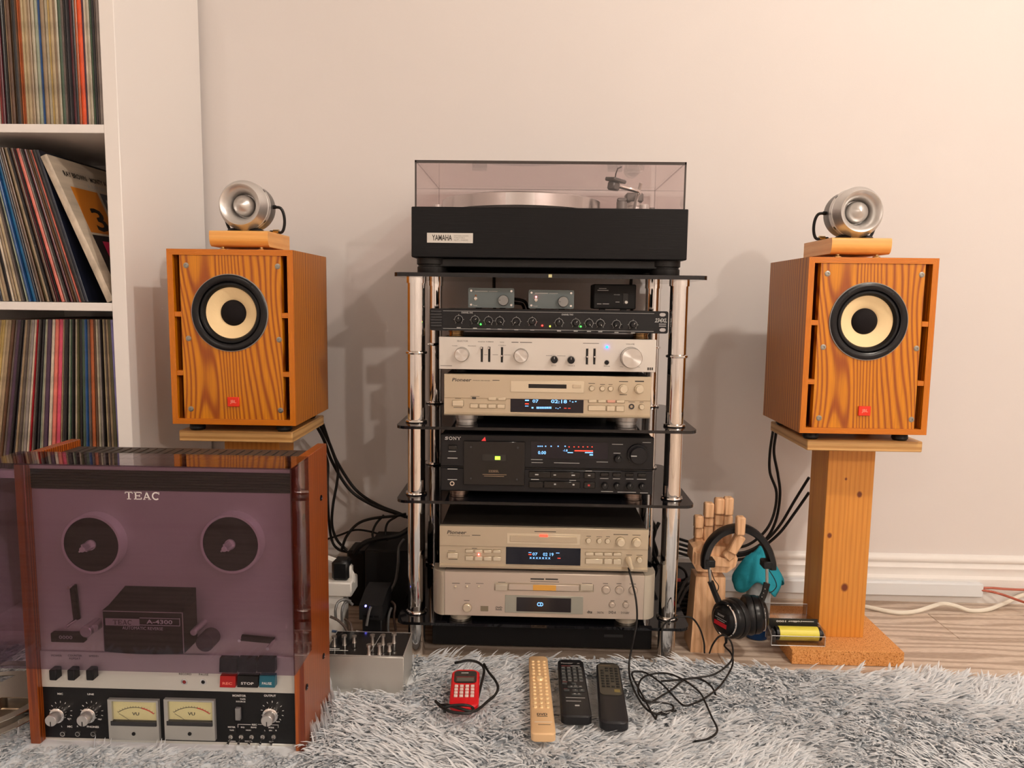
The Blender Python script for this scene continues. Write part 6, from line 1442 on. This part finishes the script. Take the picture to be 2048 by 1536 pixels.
d_ = Vector(plug_end)-Vector(jx)
hp.part('jack_plug', MB().lathe(jx, [(0,0),(0.0062,0),(0.0062,d_.length*0.35),(0.0050,d_.length*0.5),(0.0044,d_.length*0.85),(0.0026,d_.length),(0,d_.length)], d_, 20), champ_key)

# ---- spray bottle with blue base under a teal cloth
t = Thing('spray_bottle', 'clear cleaning bottle with blue base behind the headphones', 'bottle', (0.525, 1.655, 0))
bxp, byp, br = 0.5215, 1.652, 0.0265
t.part('bottle', MB().lathe((bxp, byp, 0.0), [(0,0.037),(br-0.002,0.037),(br,0.038),(br,0.125),(br-0.006,0.14),(0.011,0.150),(0.011,0.158),(0,0.158)], (0,0,1), 32), M('frosted_bottle', (0.50,0.55,0.58), 0.35))
t.part('blue_liquid', MB().lathe((bxp, byp, 0.001), [(0,0),(br-0.0022,0.0005),(br-0.0016,0.004),(br-0.0016,0.036),(0,0.036)], (0,0,1), 32), M('blue_liquid', (0.006,0.05,0.17), 0.15))
t.part('spray_head', MB().box(bxp-0.012, bxp+0.010, byp-0.03, byp+0.012, 0.158, 0.182, 0.004).cyl((bxp, byp, 0.150), 0.012, 0.01, (0,0,1), 20), black)
teal = M('teal_cloth', srgb(20,140,160), 0.85, bump=0.3, bscale=600)
mb = MB(); NA, NR = 64, 10
vs_ = []; fs = []
for j in range(NR+1):
    u = j/NR
    for i in range(NA):
        a = 2*math.pi*i/NA
        hem = 0.058+0.022*abs(math.sin(2*a+0.6))**1.5+0.006*math.sin(5*a)
        rr = 0.006+0.046*min(1, u*1.15)**0.8*(1+0.10*u*math.sin(4*a+0.4)+0.05*u*math.sin(9*a))
        if math.cos(a) > 0: rr *= 1+0.15*u*math.cos(a)
        z = 0.198-0.006*u*4*(u < 0.25)-hem*max(0, (u-0.15)/0.85)+0.004*math.sin(3*a)*u+(0.016*max(0,math.cos(a-0.5))*(1-u))
        vs_.append((bxp-0.008+rr*math.cos(a), byp-0.004+rr*math.sin(a)*0.85, z))
for j in range(NR):
    for i in range(NA):
        k = (i+1) % NA; fs.append((j*NA+i, j*NA+k, (j+1)*NA+k, (j+1)*NA+i))
fs.append(tuple(range(NA)))
mb.add(vs_, fs)
ob = solo('cleaning_cloth', mb, teal, 'teal microfibre cloth draped over the cleaning bottle', 'cloth', smooth=1.2)
md_ = ob.modifiers.new('thickness', 'SOLIDIFY'); md_.thickness = 0.0012

# ---- clear case with yellow roller
t = Thing('roller_cleaner', 'clear plastic case holding a yellow roller on the cork base', 'roller', (0.575, 1.57, 0.032))
qx0, qx1 = at(1541, 1290, 1.545)[0], at(1648, 1290, 1.545)[0]; qy0, qy1 = 1.540, 1.580; qz0 = 0.0325; qh = 0.034
cl_m = clear('clear_styrene', (0.88,0.87,0.86), ior=1.5)
mb = MB().box(qx0, qx1, qy0, qy0+0.0015, qz0, qz0+qh*0.62).box(qx0, qx1, qy1-0.0015, qy1, qz0, qz0+qh).box(qx0, qx0+0.0015, qy0, qy1, qz0, qz0+qh).box(qx1-0.0015, qx1, qy0, qy1, qz0, qz0+qh).box(qx0, qx1, qy0, qy1, qz0, qz0+0.0015)
t.part('case_tray', mb, cl_m)
lx = qx0-0.006
lidm = MB().add([(qx0,qy1,qz0+qh),(qx1,qy1,qz0+qh),(qx1-0.012,qy1+0.040,qz0+qh+0.002),(qx0-0.014,qy1+0.040,qz0+qh+0.002),(qx0,qy1,qz0+qh+0.0015),(qx1,qy1,qz0+qh+0.0015),(qx1-0.012,qy1+0.040,qz0+qh+0.0035),(qx0-0.014,qy1+0.040,qz0+qh+0.0035)], [(0,3,2,1),(4,5,6,7),(0,1,5,4),(1,2,6,5),(2,3,7,6),(3,0,4,7)])
lidm.box(qx0-0.014, qx1-0.012, qy1+0.0385, qy1+0.040, qz0+qh, qz0+qh+0.026).box(qx0-0.014, qx0-0.0125, qy1, qy1+0.040, qz0+qh, qz0+qh+0.026)
t.part('case_lid', lidm, cl_m)
ed = MB()
for (ya, za, yb, zb2) in ((qy0,qz0,qy0,qz0+qh*0.62), (qy1,qz0+qh,qy1,qz0)):
    for xx in (qx0, qx1): ed.tube([(xx,ya,za),(xx,yb,zb2)], 0.0007, 4)
for (yy, zz) in ((qy0,qz0),(qy0,qz0+qh*0.62),(qy1,qz0+qh)): ed.tube([(qx0,yy,zz),(qx1,yy,zz)], 0.0007, 4)
ed.tube([(qx0,qy0,qz0+qh*0.62),(qx0,qy1,qz0+qh)], 0.0007, 4).tube([(qx1,qy0,qz0+qh*0.62),(qx1,qy1,qz0+qh)], 0.0007, 4)
ed.tube([(qx0-0.014,qy1+0.040,qz0+qh+0.026),(qx1-0.012,qy1+0.040,qz0+qh+0.026),(qx1-0.012,qy1+0.040,qz0+qh)], 0.0007, 4).tube([(qx0,qy1,qz0+qh+0.022),(qx0-0.014,qy1+0.040,qz0+qh+0.026),(qx0-0.014,qy1+0.040,qz0+qh)], 0.0007, 4)
t.part('case_edges', ed, M('clear_edge', (0.45,0.45,0.46), 0.15))
t.part('black_insert', MB().box(qx0+0.004, qx1-0.004, qy1-0.0035, qy1-0.002, qz0+0.003, qz0+qh+0.010), M('insert_smoke', (0.02,0.02,0.02), 0.3))
tx = MB(); text_fit(tx, 'rolling 1000', qx0+0.020, qx1-0.038, qz0+qh+0.0020, qz0+qh+0.0070, qy1-0.0038, 0.03, flip=True); tx.box(qx1-0.037, qx1-0.012, qy1-0.0039, qy1-0.0037, qz0+qh+0.004, qz0+qh+0.0052)
t.part('insert_lettering', tx, ink_white, smooth=0)
yc, zc_ = (qy0+qy1)/2-0.001, qz0+0.019
rl0, rl1 = at(1556, 1270, yc)[0], at(1634, 1270, yc)[0]
t.part('yellow_roller', MB().cyl((rl0, yc, zc_), 0.0150, rl1-rl0, (1,0,0), 40), M('yellow_rubber', srgb(228,216,80), 0.4))
t.part('roller_end', MB().cyl((rl0-0.006, yc, zc_), 0.0140, 0.006, (1,0,0), 32), black)
t.part('roller_end', MB().cyl((rl1, yc, zc_), 0.0140, 0.006, (1,0,0), 32).cyl((rl1+0.006, yc, zc_), 0.006, 0.006, (1,0,0), 20), black)
t.part('side_handle', MB().box(rl0-0.014, rl0-0.007, yc-0.010, yc+0.010, qz0+0.002, qz0+0.026, 0.002), dark_grey)

# ---- remotes and calculator on the rug
def place(u0, u1, v0, v1):
    """frame from far-left, far-right, near-left, near-right points: returns matrix with x across, y away from camera, z up and (w, l)"""
    nl, nr, fl, fr = Vector(v0), Vector(v1), Vector(u0), Vector(u1)
    nc, fc = (nl+nr)/2, (fl+fr)/2; L_ = (fc-nc).length; W_ = ((nr-nl).length+(fr-fl).length)/2
    ang = -math.atan2(fc.x-nc.x, fc.y-nc.y)
    return nc, ang, W_, L_
def slab_rounded(w, l, h, r, taper=0.0, ch=0.002):
    p = rounded(-w/2, w/2, 0, l, r, 5); mb = MB(); n = len(p)
    lv = [(0,ch,0), (ch,0,0), (h-ch,0,0), (h,ch,0)]
    vs_ = []
    for z, ins, _ in ((0,ch,0), (ch,0,0), (h-ch,0,0), (h,ch,0)):
        for x, y in p:
            k = 1-taper*(y/l)
            cx_, cy_ = 0, l/2
            vs_.append(((x*(1-ins*2/w))*k, cy_+(y-cy_)*(1-ins*2/l), z))
    fs = [tuple(range(n))[::-1], tuple(3*n+i for i in range(n))]
    for j in range(3):
        for i in range(n):
            k = (i+1) % n; fs.append((j*n+i, j*n+k, (j+1)*n+k, (j+1)*n+i))
    return mb.add(vs_, fs)
class Flat(Thing):
    def __init__(s, name, label, cat, nc, ang, group=None, tilt=0.0):
        super().__init__(name, label, cat, (0,0,0), group)
        s.e.matrix_world = Matrix.Translation(nc) @ Matrix.Rotation(ang, 4, 'Z') @ Matrix.Rotation(tilt, 4, 'X')
ZR = 0.030
def flat_text(mb, sv, x0, x1, y0, y1, z, bold=0.02):
    m_ = MB(); text_fit(m_, sv, x0, x1, y0, y1, 0, bold); mb.add([(p[0], p[2], z) for p in m_.v], m_.f); return mb
# gold remote
nc, ang, W_, L_ = place(atz(1054,1312,.045), atz(1098,1313,.045), atz(1063,1469,.045), atz(1111,1468,.045))
nc.z = ZR
t = Flat('remote_control', 'long gold remote control lying on the rug', 'remote', nc, ang, 'remote controls on the rug')
h = 0.016; gold = M('gold_remote', srgb(228,190,144), 0.42, 0.15); goldk = M('gold_remote_key', srgb(250,220,170), 0.3, 0.25)
W_ *= 0.98
t.part('body', slab_rounded(W_, L_, h, 0.008, 0.10, 0.002), gold)
def key_dot(t, u, v, rx, ry, hh, mat, zt): 
    t.part('key', MB().lathe((u, v, zt), [(0,hh),(0.75,hh*0.9),(1,0.3*hh),(1,-0.0004),(0,-0.0004)], (0,0,1), 14).xf(Matrix.Translation((u,v,0)) @ Matrix.Diagonal((rx,ry,1,1)) @ Matrix.Translation((-u,-v,0))), mat)
for r in range(14):
    v = L_*(0.30+0.053*r) if r < 3 else L_*(0.455+0.0455*(r-3))
    if v > L_*0.955: break
    for c in (-1, 0, 1):
        if r in (7, 8) and c == 0: continue
        rx, ry = (0.0036, 0.0046) if r < 3 else ((0.0035, 0.0030) if r < 7 else (0.0032, 0.0027))
        key_dot(t, c*W_*0.27, v, rx, ry, 0.0022, goldk, h)
key_dot(t, 0, L_*0.66, 0.0078, 0.0085, 0.0035, goldk, h)
tx = MB(); flat_text(tx, 'DVD', -0.009, 0.009, L_*0.20, L_*0.226, h+0.0003, 0.03); tx.box(-0.009, 0.009, L_*0.188, L_*0.193, h, h+0.0003); tx.box(-0.008, 0.013, L_*0.095, L_*0.099, h, h+0.0003)
t.part('lettering', tx, ink_dark, smooth=0)
tx = MB().box(-0.014, 0.016, L_*0.125, L_*0.128, h, h+0.0003); t.part('lettering', tx, ink_white, smooth=0)
# black remote with printed labels
nc, ang, W_, L_ = place(atz(1114,1320,.045), atz(1167,1322,.045), atz(1122,1434,.045), atz(1185,1437,.045)); nc.z = ZR
t = Flat('remote_control', 'black remote control with white printed labels, middle of three', 'remote', nc, ang, 'remote controls on the rug')
h = 0.018; rb = M('remote_black', (0.011,0.011,0.013), 0.45, spec=0.35)
t.part('body', slab_rounded(W_*1.0, L_, h, 0.010, 0.06, 0.0025), rb)
rk_ = M('remote_key_grey', (0.045,0.05,0.052), 0.5)
for r in range(4):
    for c in range(4):
        x = (-0.30+0.20*c)*W_; v = L_*(0.80-0.062*r); t.part('key', MB().box(x-0.0042, x+0.0042, v-0.0035, v+0.0035, h-0.0003, h+0.0016, 0.0005), rk_)
for (x, v, w, l) in ((-0.3,0.53,0.0045,0.003), (0.02,0.53,0.0045,0.003), (-0.12,0.47,0.0045,0.003), (0.05,0.47,0.005,0.0035), (0.22,0.47,0.0045,0.003), (0.05,0.405,0.005,0.004), (0.27,0.41,0.005,0.004), (-0.25,0.41,0.005,0.003), (0.0,0.34,0.0045,0.003), (0.15,0.34,0.0045,0.003)):
    t.part('key', MB().box(x*W_-w, x*W_+w, v*L_-l, v*L_+l, h-0.0003, h+0.0016, 0.0005), rk_)
tx = MB(); flat_text(tx, 'Pioneer', -0.36*W_, 0.08*W_, 0.905*L_, 0.925*L_, h+0.0003, 0.02)
for (x0, x1, v) in ((0.24,0.32,0.915), (-0.02,0.32,0.862), (-0.1,-0.04,0.47), (0.02,0.12,0.475), (0.2,0.28,0.472), (0.03,0.08,0.41), (0.25,0.3,0.412), (-0.02,0.05,0.345), (0.13,0.19,0.345), (-0.3,0.35,0.29), (-0.3,0.2,0.235), (-0.02,0.13,0.165)):
    l = 0.0014 if v != 0.165 else 0.004
    tx.box(x0*W_, x1*W_, v*L_-l/2, v*L_+l/2, h, h+0.0019 if 0.33 < v < 0.5 else h+0.0003)
for r in range(5):
    for c in range(4):
        x = (-0.30+0.20*c)*W_; v = L_*(0.832-0.062*r); tx.box(x-0.003, x+0.003, v-0.0005, v+0.0005, h, h+0.0003)
t.part('lettering', tx, ink_grey, smooth=0)
tx = MB()
for (x0, x1, v) in ((-0.36,-0.03,0.862), (-0.36,-0.2,0.56), (-0.34,-0.22,0.435)): tx.box(x0*W_, x1*W_, v*L_-0.0011, v*L_+0.0011, h, h+0.0003)
t.part('lettering', tx, M('remote_red', (0.20,0.05,0.05), 0.5), smooth=0)
# black remote with brown key field
nc, ang, W_, L_ = place(atz(1190,1327,.045), atz(1240,1329,.045), atz(1199,1447,.045), atz(1259,1451,.045)); nc.z = ZR
t = Flat('remote_control', 'dark remote control with brown key field and plain rounded end', 'remote', nc, ang, 'remote controls on the rug')
h = 0.019
t.part('body', slab_rounded(W_, L_, h, 0.014, 0.10, 0.003), M('remote_dark', (0.012,0.012,0.015), 0.4, spec=0.35))
fieldm = M('remote_olive_field', (0.060,0.054,0.040), 0.45)
t.part('key_field', MB().prism(rounded(-W_*0.40, W_*0.40, L_*0.41, L_*0.955, 0.008, 4), h, h+0.0012, 'xy'), fieldm)
for r in range(8):
    for c in range(4):
        if r == 0 and c == 0: continue
        if (r, c) in ((2,1), (6,2)): continue
        x = (-0.26+0.18*c)*W_; v = L_*(0.865-0.046*r); t.part('key', MB().box(x-0.0030, x+0.0030, v-0.0020, v+0.0020, h+0.0010, h+0.0026, 0.0005), black)
t.part('gold_key', MB().box(0.12*W_, 0.34*W_, L_*0.455, L_*0.50, h+0.0010, h+0.0018, 0.0003), M('gold_key', (0.22,0.17,0.05), 0.45))
tx = MB().box(-0.32*W_, 0.1*W_, L_*0.915, L_*0.921, h+0.0012, h+0.0015); t.part('lettering', tx, M('gold_print', (0.22,0.15,0.09), 0.5), smooth=0)
# red calculator with strap
nc, ang, W_, L_ = place(atz(905,1352,.045), atz(959,1348,.045), atz(898,1412,.045), atz(957,1416,.045)); nc.z = ZR+0.004
t = Flat('pocket_calculator', 'red pocket calculator with a black wrist strap on the rug', 'calculator', nc, ang, tilt=0.10)
h = 0.013; redp = M('red_plastic', srgb(208,16,28), 0.35)
calc_body = t.part('body', slab_rounded(W_*1.0, L_, h, 0.014, 0.0, 0.0025), redp); wells = MB()
t.part('screen_frame', MB().prism(rounded(-W_*0.40, W_*0.40, L_*0.60, L_*0.93, 0.007, 4), h, h+0.0008, 'xy'), black_gloss)
t.part('lcd_screen', MB().box(-W_*0.30, W_*0.30, L_*0.64, L_*0.74, h+0.0008, h+0.0013), M('lcd_grey', (0.10,0.10,0.085), 0.3))
t.part('screen_rim', MB().box(-W_*0.33, W_*0.33, L_*0.755, L_*0.765, h+0.0008, h+0.0012).box(-W_*0.33, -W_*0.32, L_*0.63, L_*0.76, h+0.0008, h+0.0012).box(W_*0.32, W_*0.33, L_*0.63, L_*0.76, h+0.0008, h+0.0012), M('screen_red_rim', srgb(150,50,55), 0.4))
t.part('solar_strip', MB().box(-W_*0.16, W_*0.10, L_*0.86, L_*0.885, h+0.0008, h+0.0011), ink_grey)
for r in range(4):
    for c in range(4):
        x = (-0.30+0.19*c)*W_; v = L_*(0.515-0.085*r)
        t.part('key', MB().box(x-0.0034, x+0.0034, v-0.0028, v+0.0028, h-0.0020, h+0.0022, 0.0008), M('calculator_key', (0.75,0.60,0.56), 0.4))
        wells.box(x-0.0043, x+0.0043, v-0.0036, v+0.0036, h-0.0016, h+0.004)
carve(calc_body, wells, t.o)
inv = t.e.matrix_world.inverted()
def strap(pts, r):
    m_ = MB().tube(catmull([Vector(p) for p in pts], 6), r, 6); m_.xf(inv); return m_
s1 = [g(956,1395,0.040), g(962,1370,0.042), g(968,1340,0.042), g(958,1326,0.044), g(938,1321,0.046), g(920,1324,0.044), g(910,1326,0.040)]
s2 = [g(968,1328,0.042), g(978,1345,0.040), g(990,1360,0.040), g(996,1375,0.040), g(990,1390,0.040), g(975,1403,0.040), g(960,1416,0.040), g(945,1423,0.042), g(920,1417,0.046), g(895,1410,0.046), g(880,1410,0.042), g(871,1402,0.042), g(884,1415,0.044), g(905,1424,0.044), g(940,1426,0.042), g(945,1415,0.044), g(925,1410,0.048), g(892,1414,0.046), g(889,1426,0.038)]
t.part('wrist_strap', strap(s1, 0.0026), rubber, label='black wrist strap'); t.part('wrist_strap', strap(s2, 0.0026), rubber)

# ---- metal tape reel lying beyond the deck
t = Thing('tape_reel', 'silver metal tape reel lying flat beside the tape deck', 'tape reel', (-0.955, 1.20, 0.0))
rcx, rcy, rR = -0.960, 1.205, 0.128
reel_m = M('reel_aluminium', (0.72,0.66,0.58), 0.22, 1.0)
def flange(z):
    mb = MB(); n = 60; r_in, r_out = 0.020, rR
    # three wedge windows between three spokes
    rad = [r_in, 0.052, 0.112, r_out]
    vs_ = []; fs = []
    for zz in (z, z+0.0014):
        for r in rad:
            for i in range(n): vs_.append((rcx+r*math.cos(2*math.pi*i/n), rcy+r*math.sin(2*math.pi*i/n), zz))
    R4 = len(rad)
    def id_(l, r, i): return (l*R4+r)*n+(i % n)
    def hole(i): return (i % 20) >= 12
    for r in range(3):
        for i in range(n):
            if r == 1 and hole(i):
                if not hole(i-1): fs.append((id_(0,1,i), id_(0,2,i), id_(1,2,i), id_(1,1,i)))
                if not hole(i+1): fs.append((id_(0,1,i+1), id_(1,1,i+1), id_(1,2,i+1), id_(0,2,i+1)))
                fs += [(id_(0,1,i), id_(1,1,i), id_(1,1,i+1), id_(0,1,i+1)), (id_(0,2,i), id_(0,2,i+1), id_(1,2,i+1), id_(1,2,i))]
                continue
            fs += [(id_(0,r,i), id_(0,r,i+1), id_(0,r+1,i+1), id_(0,r+1,i)), (id_(1,r,i), id_(1,r+1,i), id_(1,r+1,i+1), id_(1,r,i+1))]
    for i in range(n): fs += [(id_(0,0,i), id_(1,0,i), id_(1,0,i+1), id_(0,0,i+1)), (id_(0,3,i), id_(0,3,i+1), id_(1,3,i+1), id_(1,3,i))]
    return mb.add(vs_, fs)
t.part('flange', flange(0.040), reel_m); top_fl = t.part('flange', flange(0.060), reel_m)
hub_ = t.part('hub', MB().lathe((rcx, rcy, 0.040), [(0.020,0),(0.050,0),(0.050,0.021),(0.020,0.021),(0.020,0)], (0,0,1), 40), reel_m)
t.part('support_ring', MB().lathe((rcx, rcy, 0.0), [(0.030,0),(0.080,0),(0.080,0.040),(0.030,0.040),(0.030,0)], (0,0,1), 32), M('reel_tin', (0.55,0.47,0.38), 0.3, 0.9))
for part_ in (top_fl, hub_):      # round holes through the reel centre
    cut = MB()
    for a in (0.3, 2.4, 4.5): cut.cyl((rcx+0.033*math.cos(a), rcy+0.033*math.sin(a), 0.045), 0.006, 0.03, (0,0,1), 16)
    carve(part_, cut, t.o)
# ================================================================== shaggy rug
RX0, RX1, RY0, RY1 = -1.25, 1.35, 0.72, 1.485
def rug_back(x): return 1.487-0.045*np.clip((x-0.45)/0.5, 0, 1)+0.006*np.sin(x*9)
rug = Thing('rug', 'pale blue-grey shaggy rug in front of the rack', 'rug', (0.05, 1.1, 0))
bk = []
for x in np.linspace(RX0, RX1, 40): bk.append((float(x), float(rug_back(x))))
rug.part('backing', MB().prism([(RX0, RY0), (RX1, RY0)]+bk[::-1], 0.0, 0.012, 'xy'), M('rug_backing', (0.86,0.90,0.94), 0.95))
def pile(n, seed, y0, y1, wmul):
    r = np.random.default_rng(seed)
    bxr = r.uniform(RX0, RX1, n); byr = r.uniform(y0, y1, n)
    keep = byr < rug_back(bxr)
    for (x0, x1, ya, yb) in ((-0.826, -0.360, 1.146, 1.306), (-0.388, -0.2295, 1.335, 1.443), (-1.05, -0.88, 1.13, 1.29), (0.552, 0.795, 1.519, 1.76)):
        keep &= ~((bxr > x0) & (bxr < x1) & (byr > ya) & (byr < yb))
    bxr, byr = bxr[keep], byr[keep]; n = len(bxr)
    # clumps: strands share the lean of the nearest tuft
    gx, gy = bxr*46, byr*46
    def h2(a, b, s): 
        v = np.sin(a*12.9898+b*78.233+s*37.719)*43758.5453; return v-np.floor(v)
    cx_, cy_ = np.floor(gx), np.floor(gy)
    swirl = np.sin(bxr*7.3+2*np.sin(byr*5.1))+np.cos(byr*9.7+1.7*np.sin(bxr*6.3))
    ang = -1.35+0.75*swirl+1.5*(h2(cx_, cy_, 1)-0.5)+r.normal(0, 0.30, n)
    L = 0.034*(0.8+0.45*h2(cx_, cy_, 2))*r.uniform(0.75, 1.15, n)
    lean = 0.95+0.30*h2(cx_, cy_, 3)+r.normal(0, 0.14, n)
    # pressed flat under the remotes and the calculator
    press = np.zeros(n, bool)
    for (x0, x1, ya, yb) in ((0.000, 0.052, 1.168, 1.445), (0.055, 0.122, 1.222, 1.430), (0.120, 0.186, 1.203, 1.420), (-0.150, -0.075, 1.235, 1.37)):
        press |= (bxr > x0) & (bxr < x1) & (byr > ya) & (byr < yb)
    lean = np.where(press, 1.35, lean); lean = np.clip(lean, 0.25, 1.4)
    L = np.where(press, L*0.8, L)
    near = (bxr > -0.84) & (bxr < -0.35) & (byr > 1.06) & (byr < 1.15)
    L = np.where(near, L*0.6, L)                 # pile brushed down along the deck
    d = np.stack([np.cos(ang), np.sin(ang)], 1)
    # keep strands off solid things: shorten when the tip would enter them
    tipx = bxr+d[:,0]*L*np.sin(lean); tipy = byr+d[:,1]*L*np.sin(lean)
    for (x0, x1, ya, yb) in ((-0.824, -0.361, 1.148, 1.304), (-0.386, -0.2315, 1.337, 1.441)):
        ins = (tipx > x0) & (tipx < x1) & (tipy > ya) & (tipy < yb)
        lean = np.where(ins, 0.15, lean)
    S = 4
    ts = np.array([0, 0.4, 0.75, 1.0]); wd = np.array([0.8, 1.0, 0.8, 0.15])
    w0 = 0.0021*wmul*r.uniform(0.7, 1.3, n)
    V = np.zeros((n, S, 3, 3))
    bend = lean[:, None]*(0.45+0.75*ts[None, :])
    pos = np.zeros((n, S, 3)); pos[:, 0] = np.stack([bxr, byr, np.full(n, 0.009)], 1)
    for i in range(1, S):
        dl = L*(ts[i]-ts[i-1]); b = np.clip(bend[:, i], 0, 1.5)
        pos[:, i, 0] = pos[:, i-1, 0]+d[:, 0]*np.sin(b)*dl; pos[:, i, 1] = pos[:, i-1, 1]+d[:, 1]*np.sin(b)*dl; pos[:, i, 2] = pos[:, i-1, 2]+np.cos(b)*dl
    side = np.stack([-d[:, 1], d[:, 0], np.zeros(n)], 1)
    for i in range(S):
        w = (w0*wd[i])[:, None]
        nrm = np.stack([-d[:, 0]*np.cos(bend[:, i]), -d[:, 1]*np.cos(bend[:, i]), np.sin(bend[:, i])], 1)
        V[:, i, 0] = pos[:, i]+side*w; V[:, i, 1] = pos[:, i]-side*w; V[:, i, 2] = pos[:, i]+nrm*w*0.55
    verts = V.reshape(-1, 3)
    base = (np.arange(n)*S*3)[:, None]
    F = []
    for i in range(S-1):
        for k in range(3):
            j = (k+1) % 3
            F.append(np.stack([base[:, 0]+i*3+k, base[:, 0]+i*3+j, base[:, 0]+(i+1)*3+j, base[:, 0]+(i+1)*3+k], 1))
    F = np.stack(F, 1).reshape(-1, 4)
    me = bpy.data.meshes.new('pile')
    me.vertices.add(len(verts)); me.vertices.foreach_set('co', (verts-np.array(rug.o)).ravel())
    me.loops.add(F.size); me.loops.foreach_set('vertex_index', F.ravel().astype(np.int32))
    me.polygons.add(len(F)); me.polygons.foreach_set('loop_start', (np.arange(len(F))*4).astype(np.int32)); me.polygons.foreach_set('loop_total', np.full(len(F), 4, np.int32))
    me.polygons.foreach_set('use_smooth', np.zeros(len(F), bool))
    me.update(); me.validate()
    return me
pm_ = bpy.data.materials.new('rug_pile'); pm_.use_nodes = True; nt = pm_.node_tree; b = nt.nodes['Principled BSDF']
tc = nt.nodes.new('ShaderNodeTexCoord'); nz = nt.nodes.new('ShaderNodeTexNoise'); nz.inputs['Scale'].default_value = 90; nz.inputs['Detail'].default_value = 3
nt.links.new(tc.outputs['Object'], nz.inputs['Vector'])
rp = nt.nodes.new('ShaderNodeValToRGB'); rp.color_ramp.elements[0].position = 0.3; rp.color_ramp.elements[0].color = (0.89,0.92,0.95,1); rp.color_ramp.elements[1].position = 0.7; rp.color_ramp.elements[1].color = (0.96,0.972,0.985,1)
nt.links.new(nz.outputs[0], rp.inputs[0]); nt.links.new(rp.outputs[0], b.inputs['Base Color']); b.inputs['Roughness'].default_value = 0.6; b.inputs['Sheen Weight'].default_value = 0.2
tl = nt.nodes.new('ShaderNodeBsdfTranslucent'); nt.links.new(rp.outputs[0], tl.inputs[0])      # soft synthetic fibre lets light through
mxs = nt.nodes.new('ShaderNodeMixShader'); mxs.inputs[0].default_value = 0.42
nt.links.new(b.outputs[0], mxs.inputs[1]); nt.links.new(tl.outputs[0], mxs.inputs[2]); nt.links.new(mxs.outputs[0], nt.nodes['Material Output'].inputs[0])
for (n, seed, y0, y1, wm) in ((56000, 5, 1.0, RY1+0.01, 1.3), (7000, 6, RY0, 1.0, 2.4)):
    me = pile(n, seed, y0, y1, wm); me.materials.append(pm_)
    o = link(bpy.data.objects.new('pile', me)); o.parent = rug.e; o['kind'] = 'stuff'
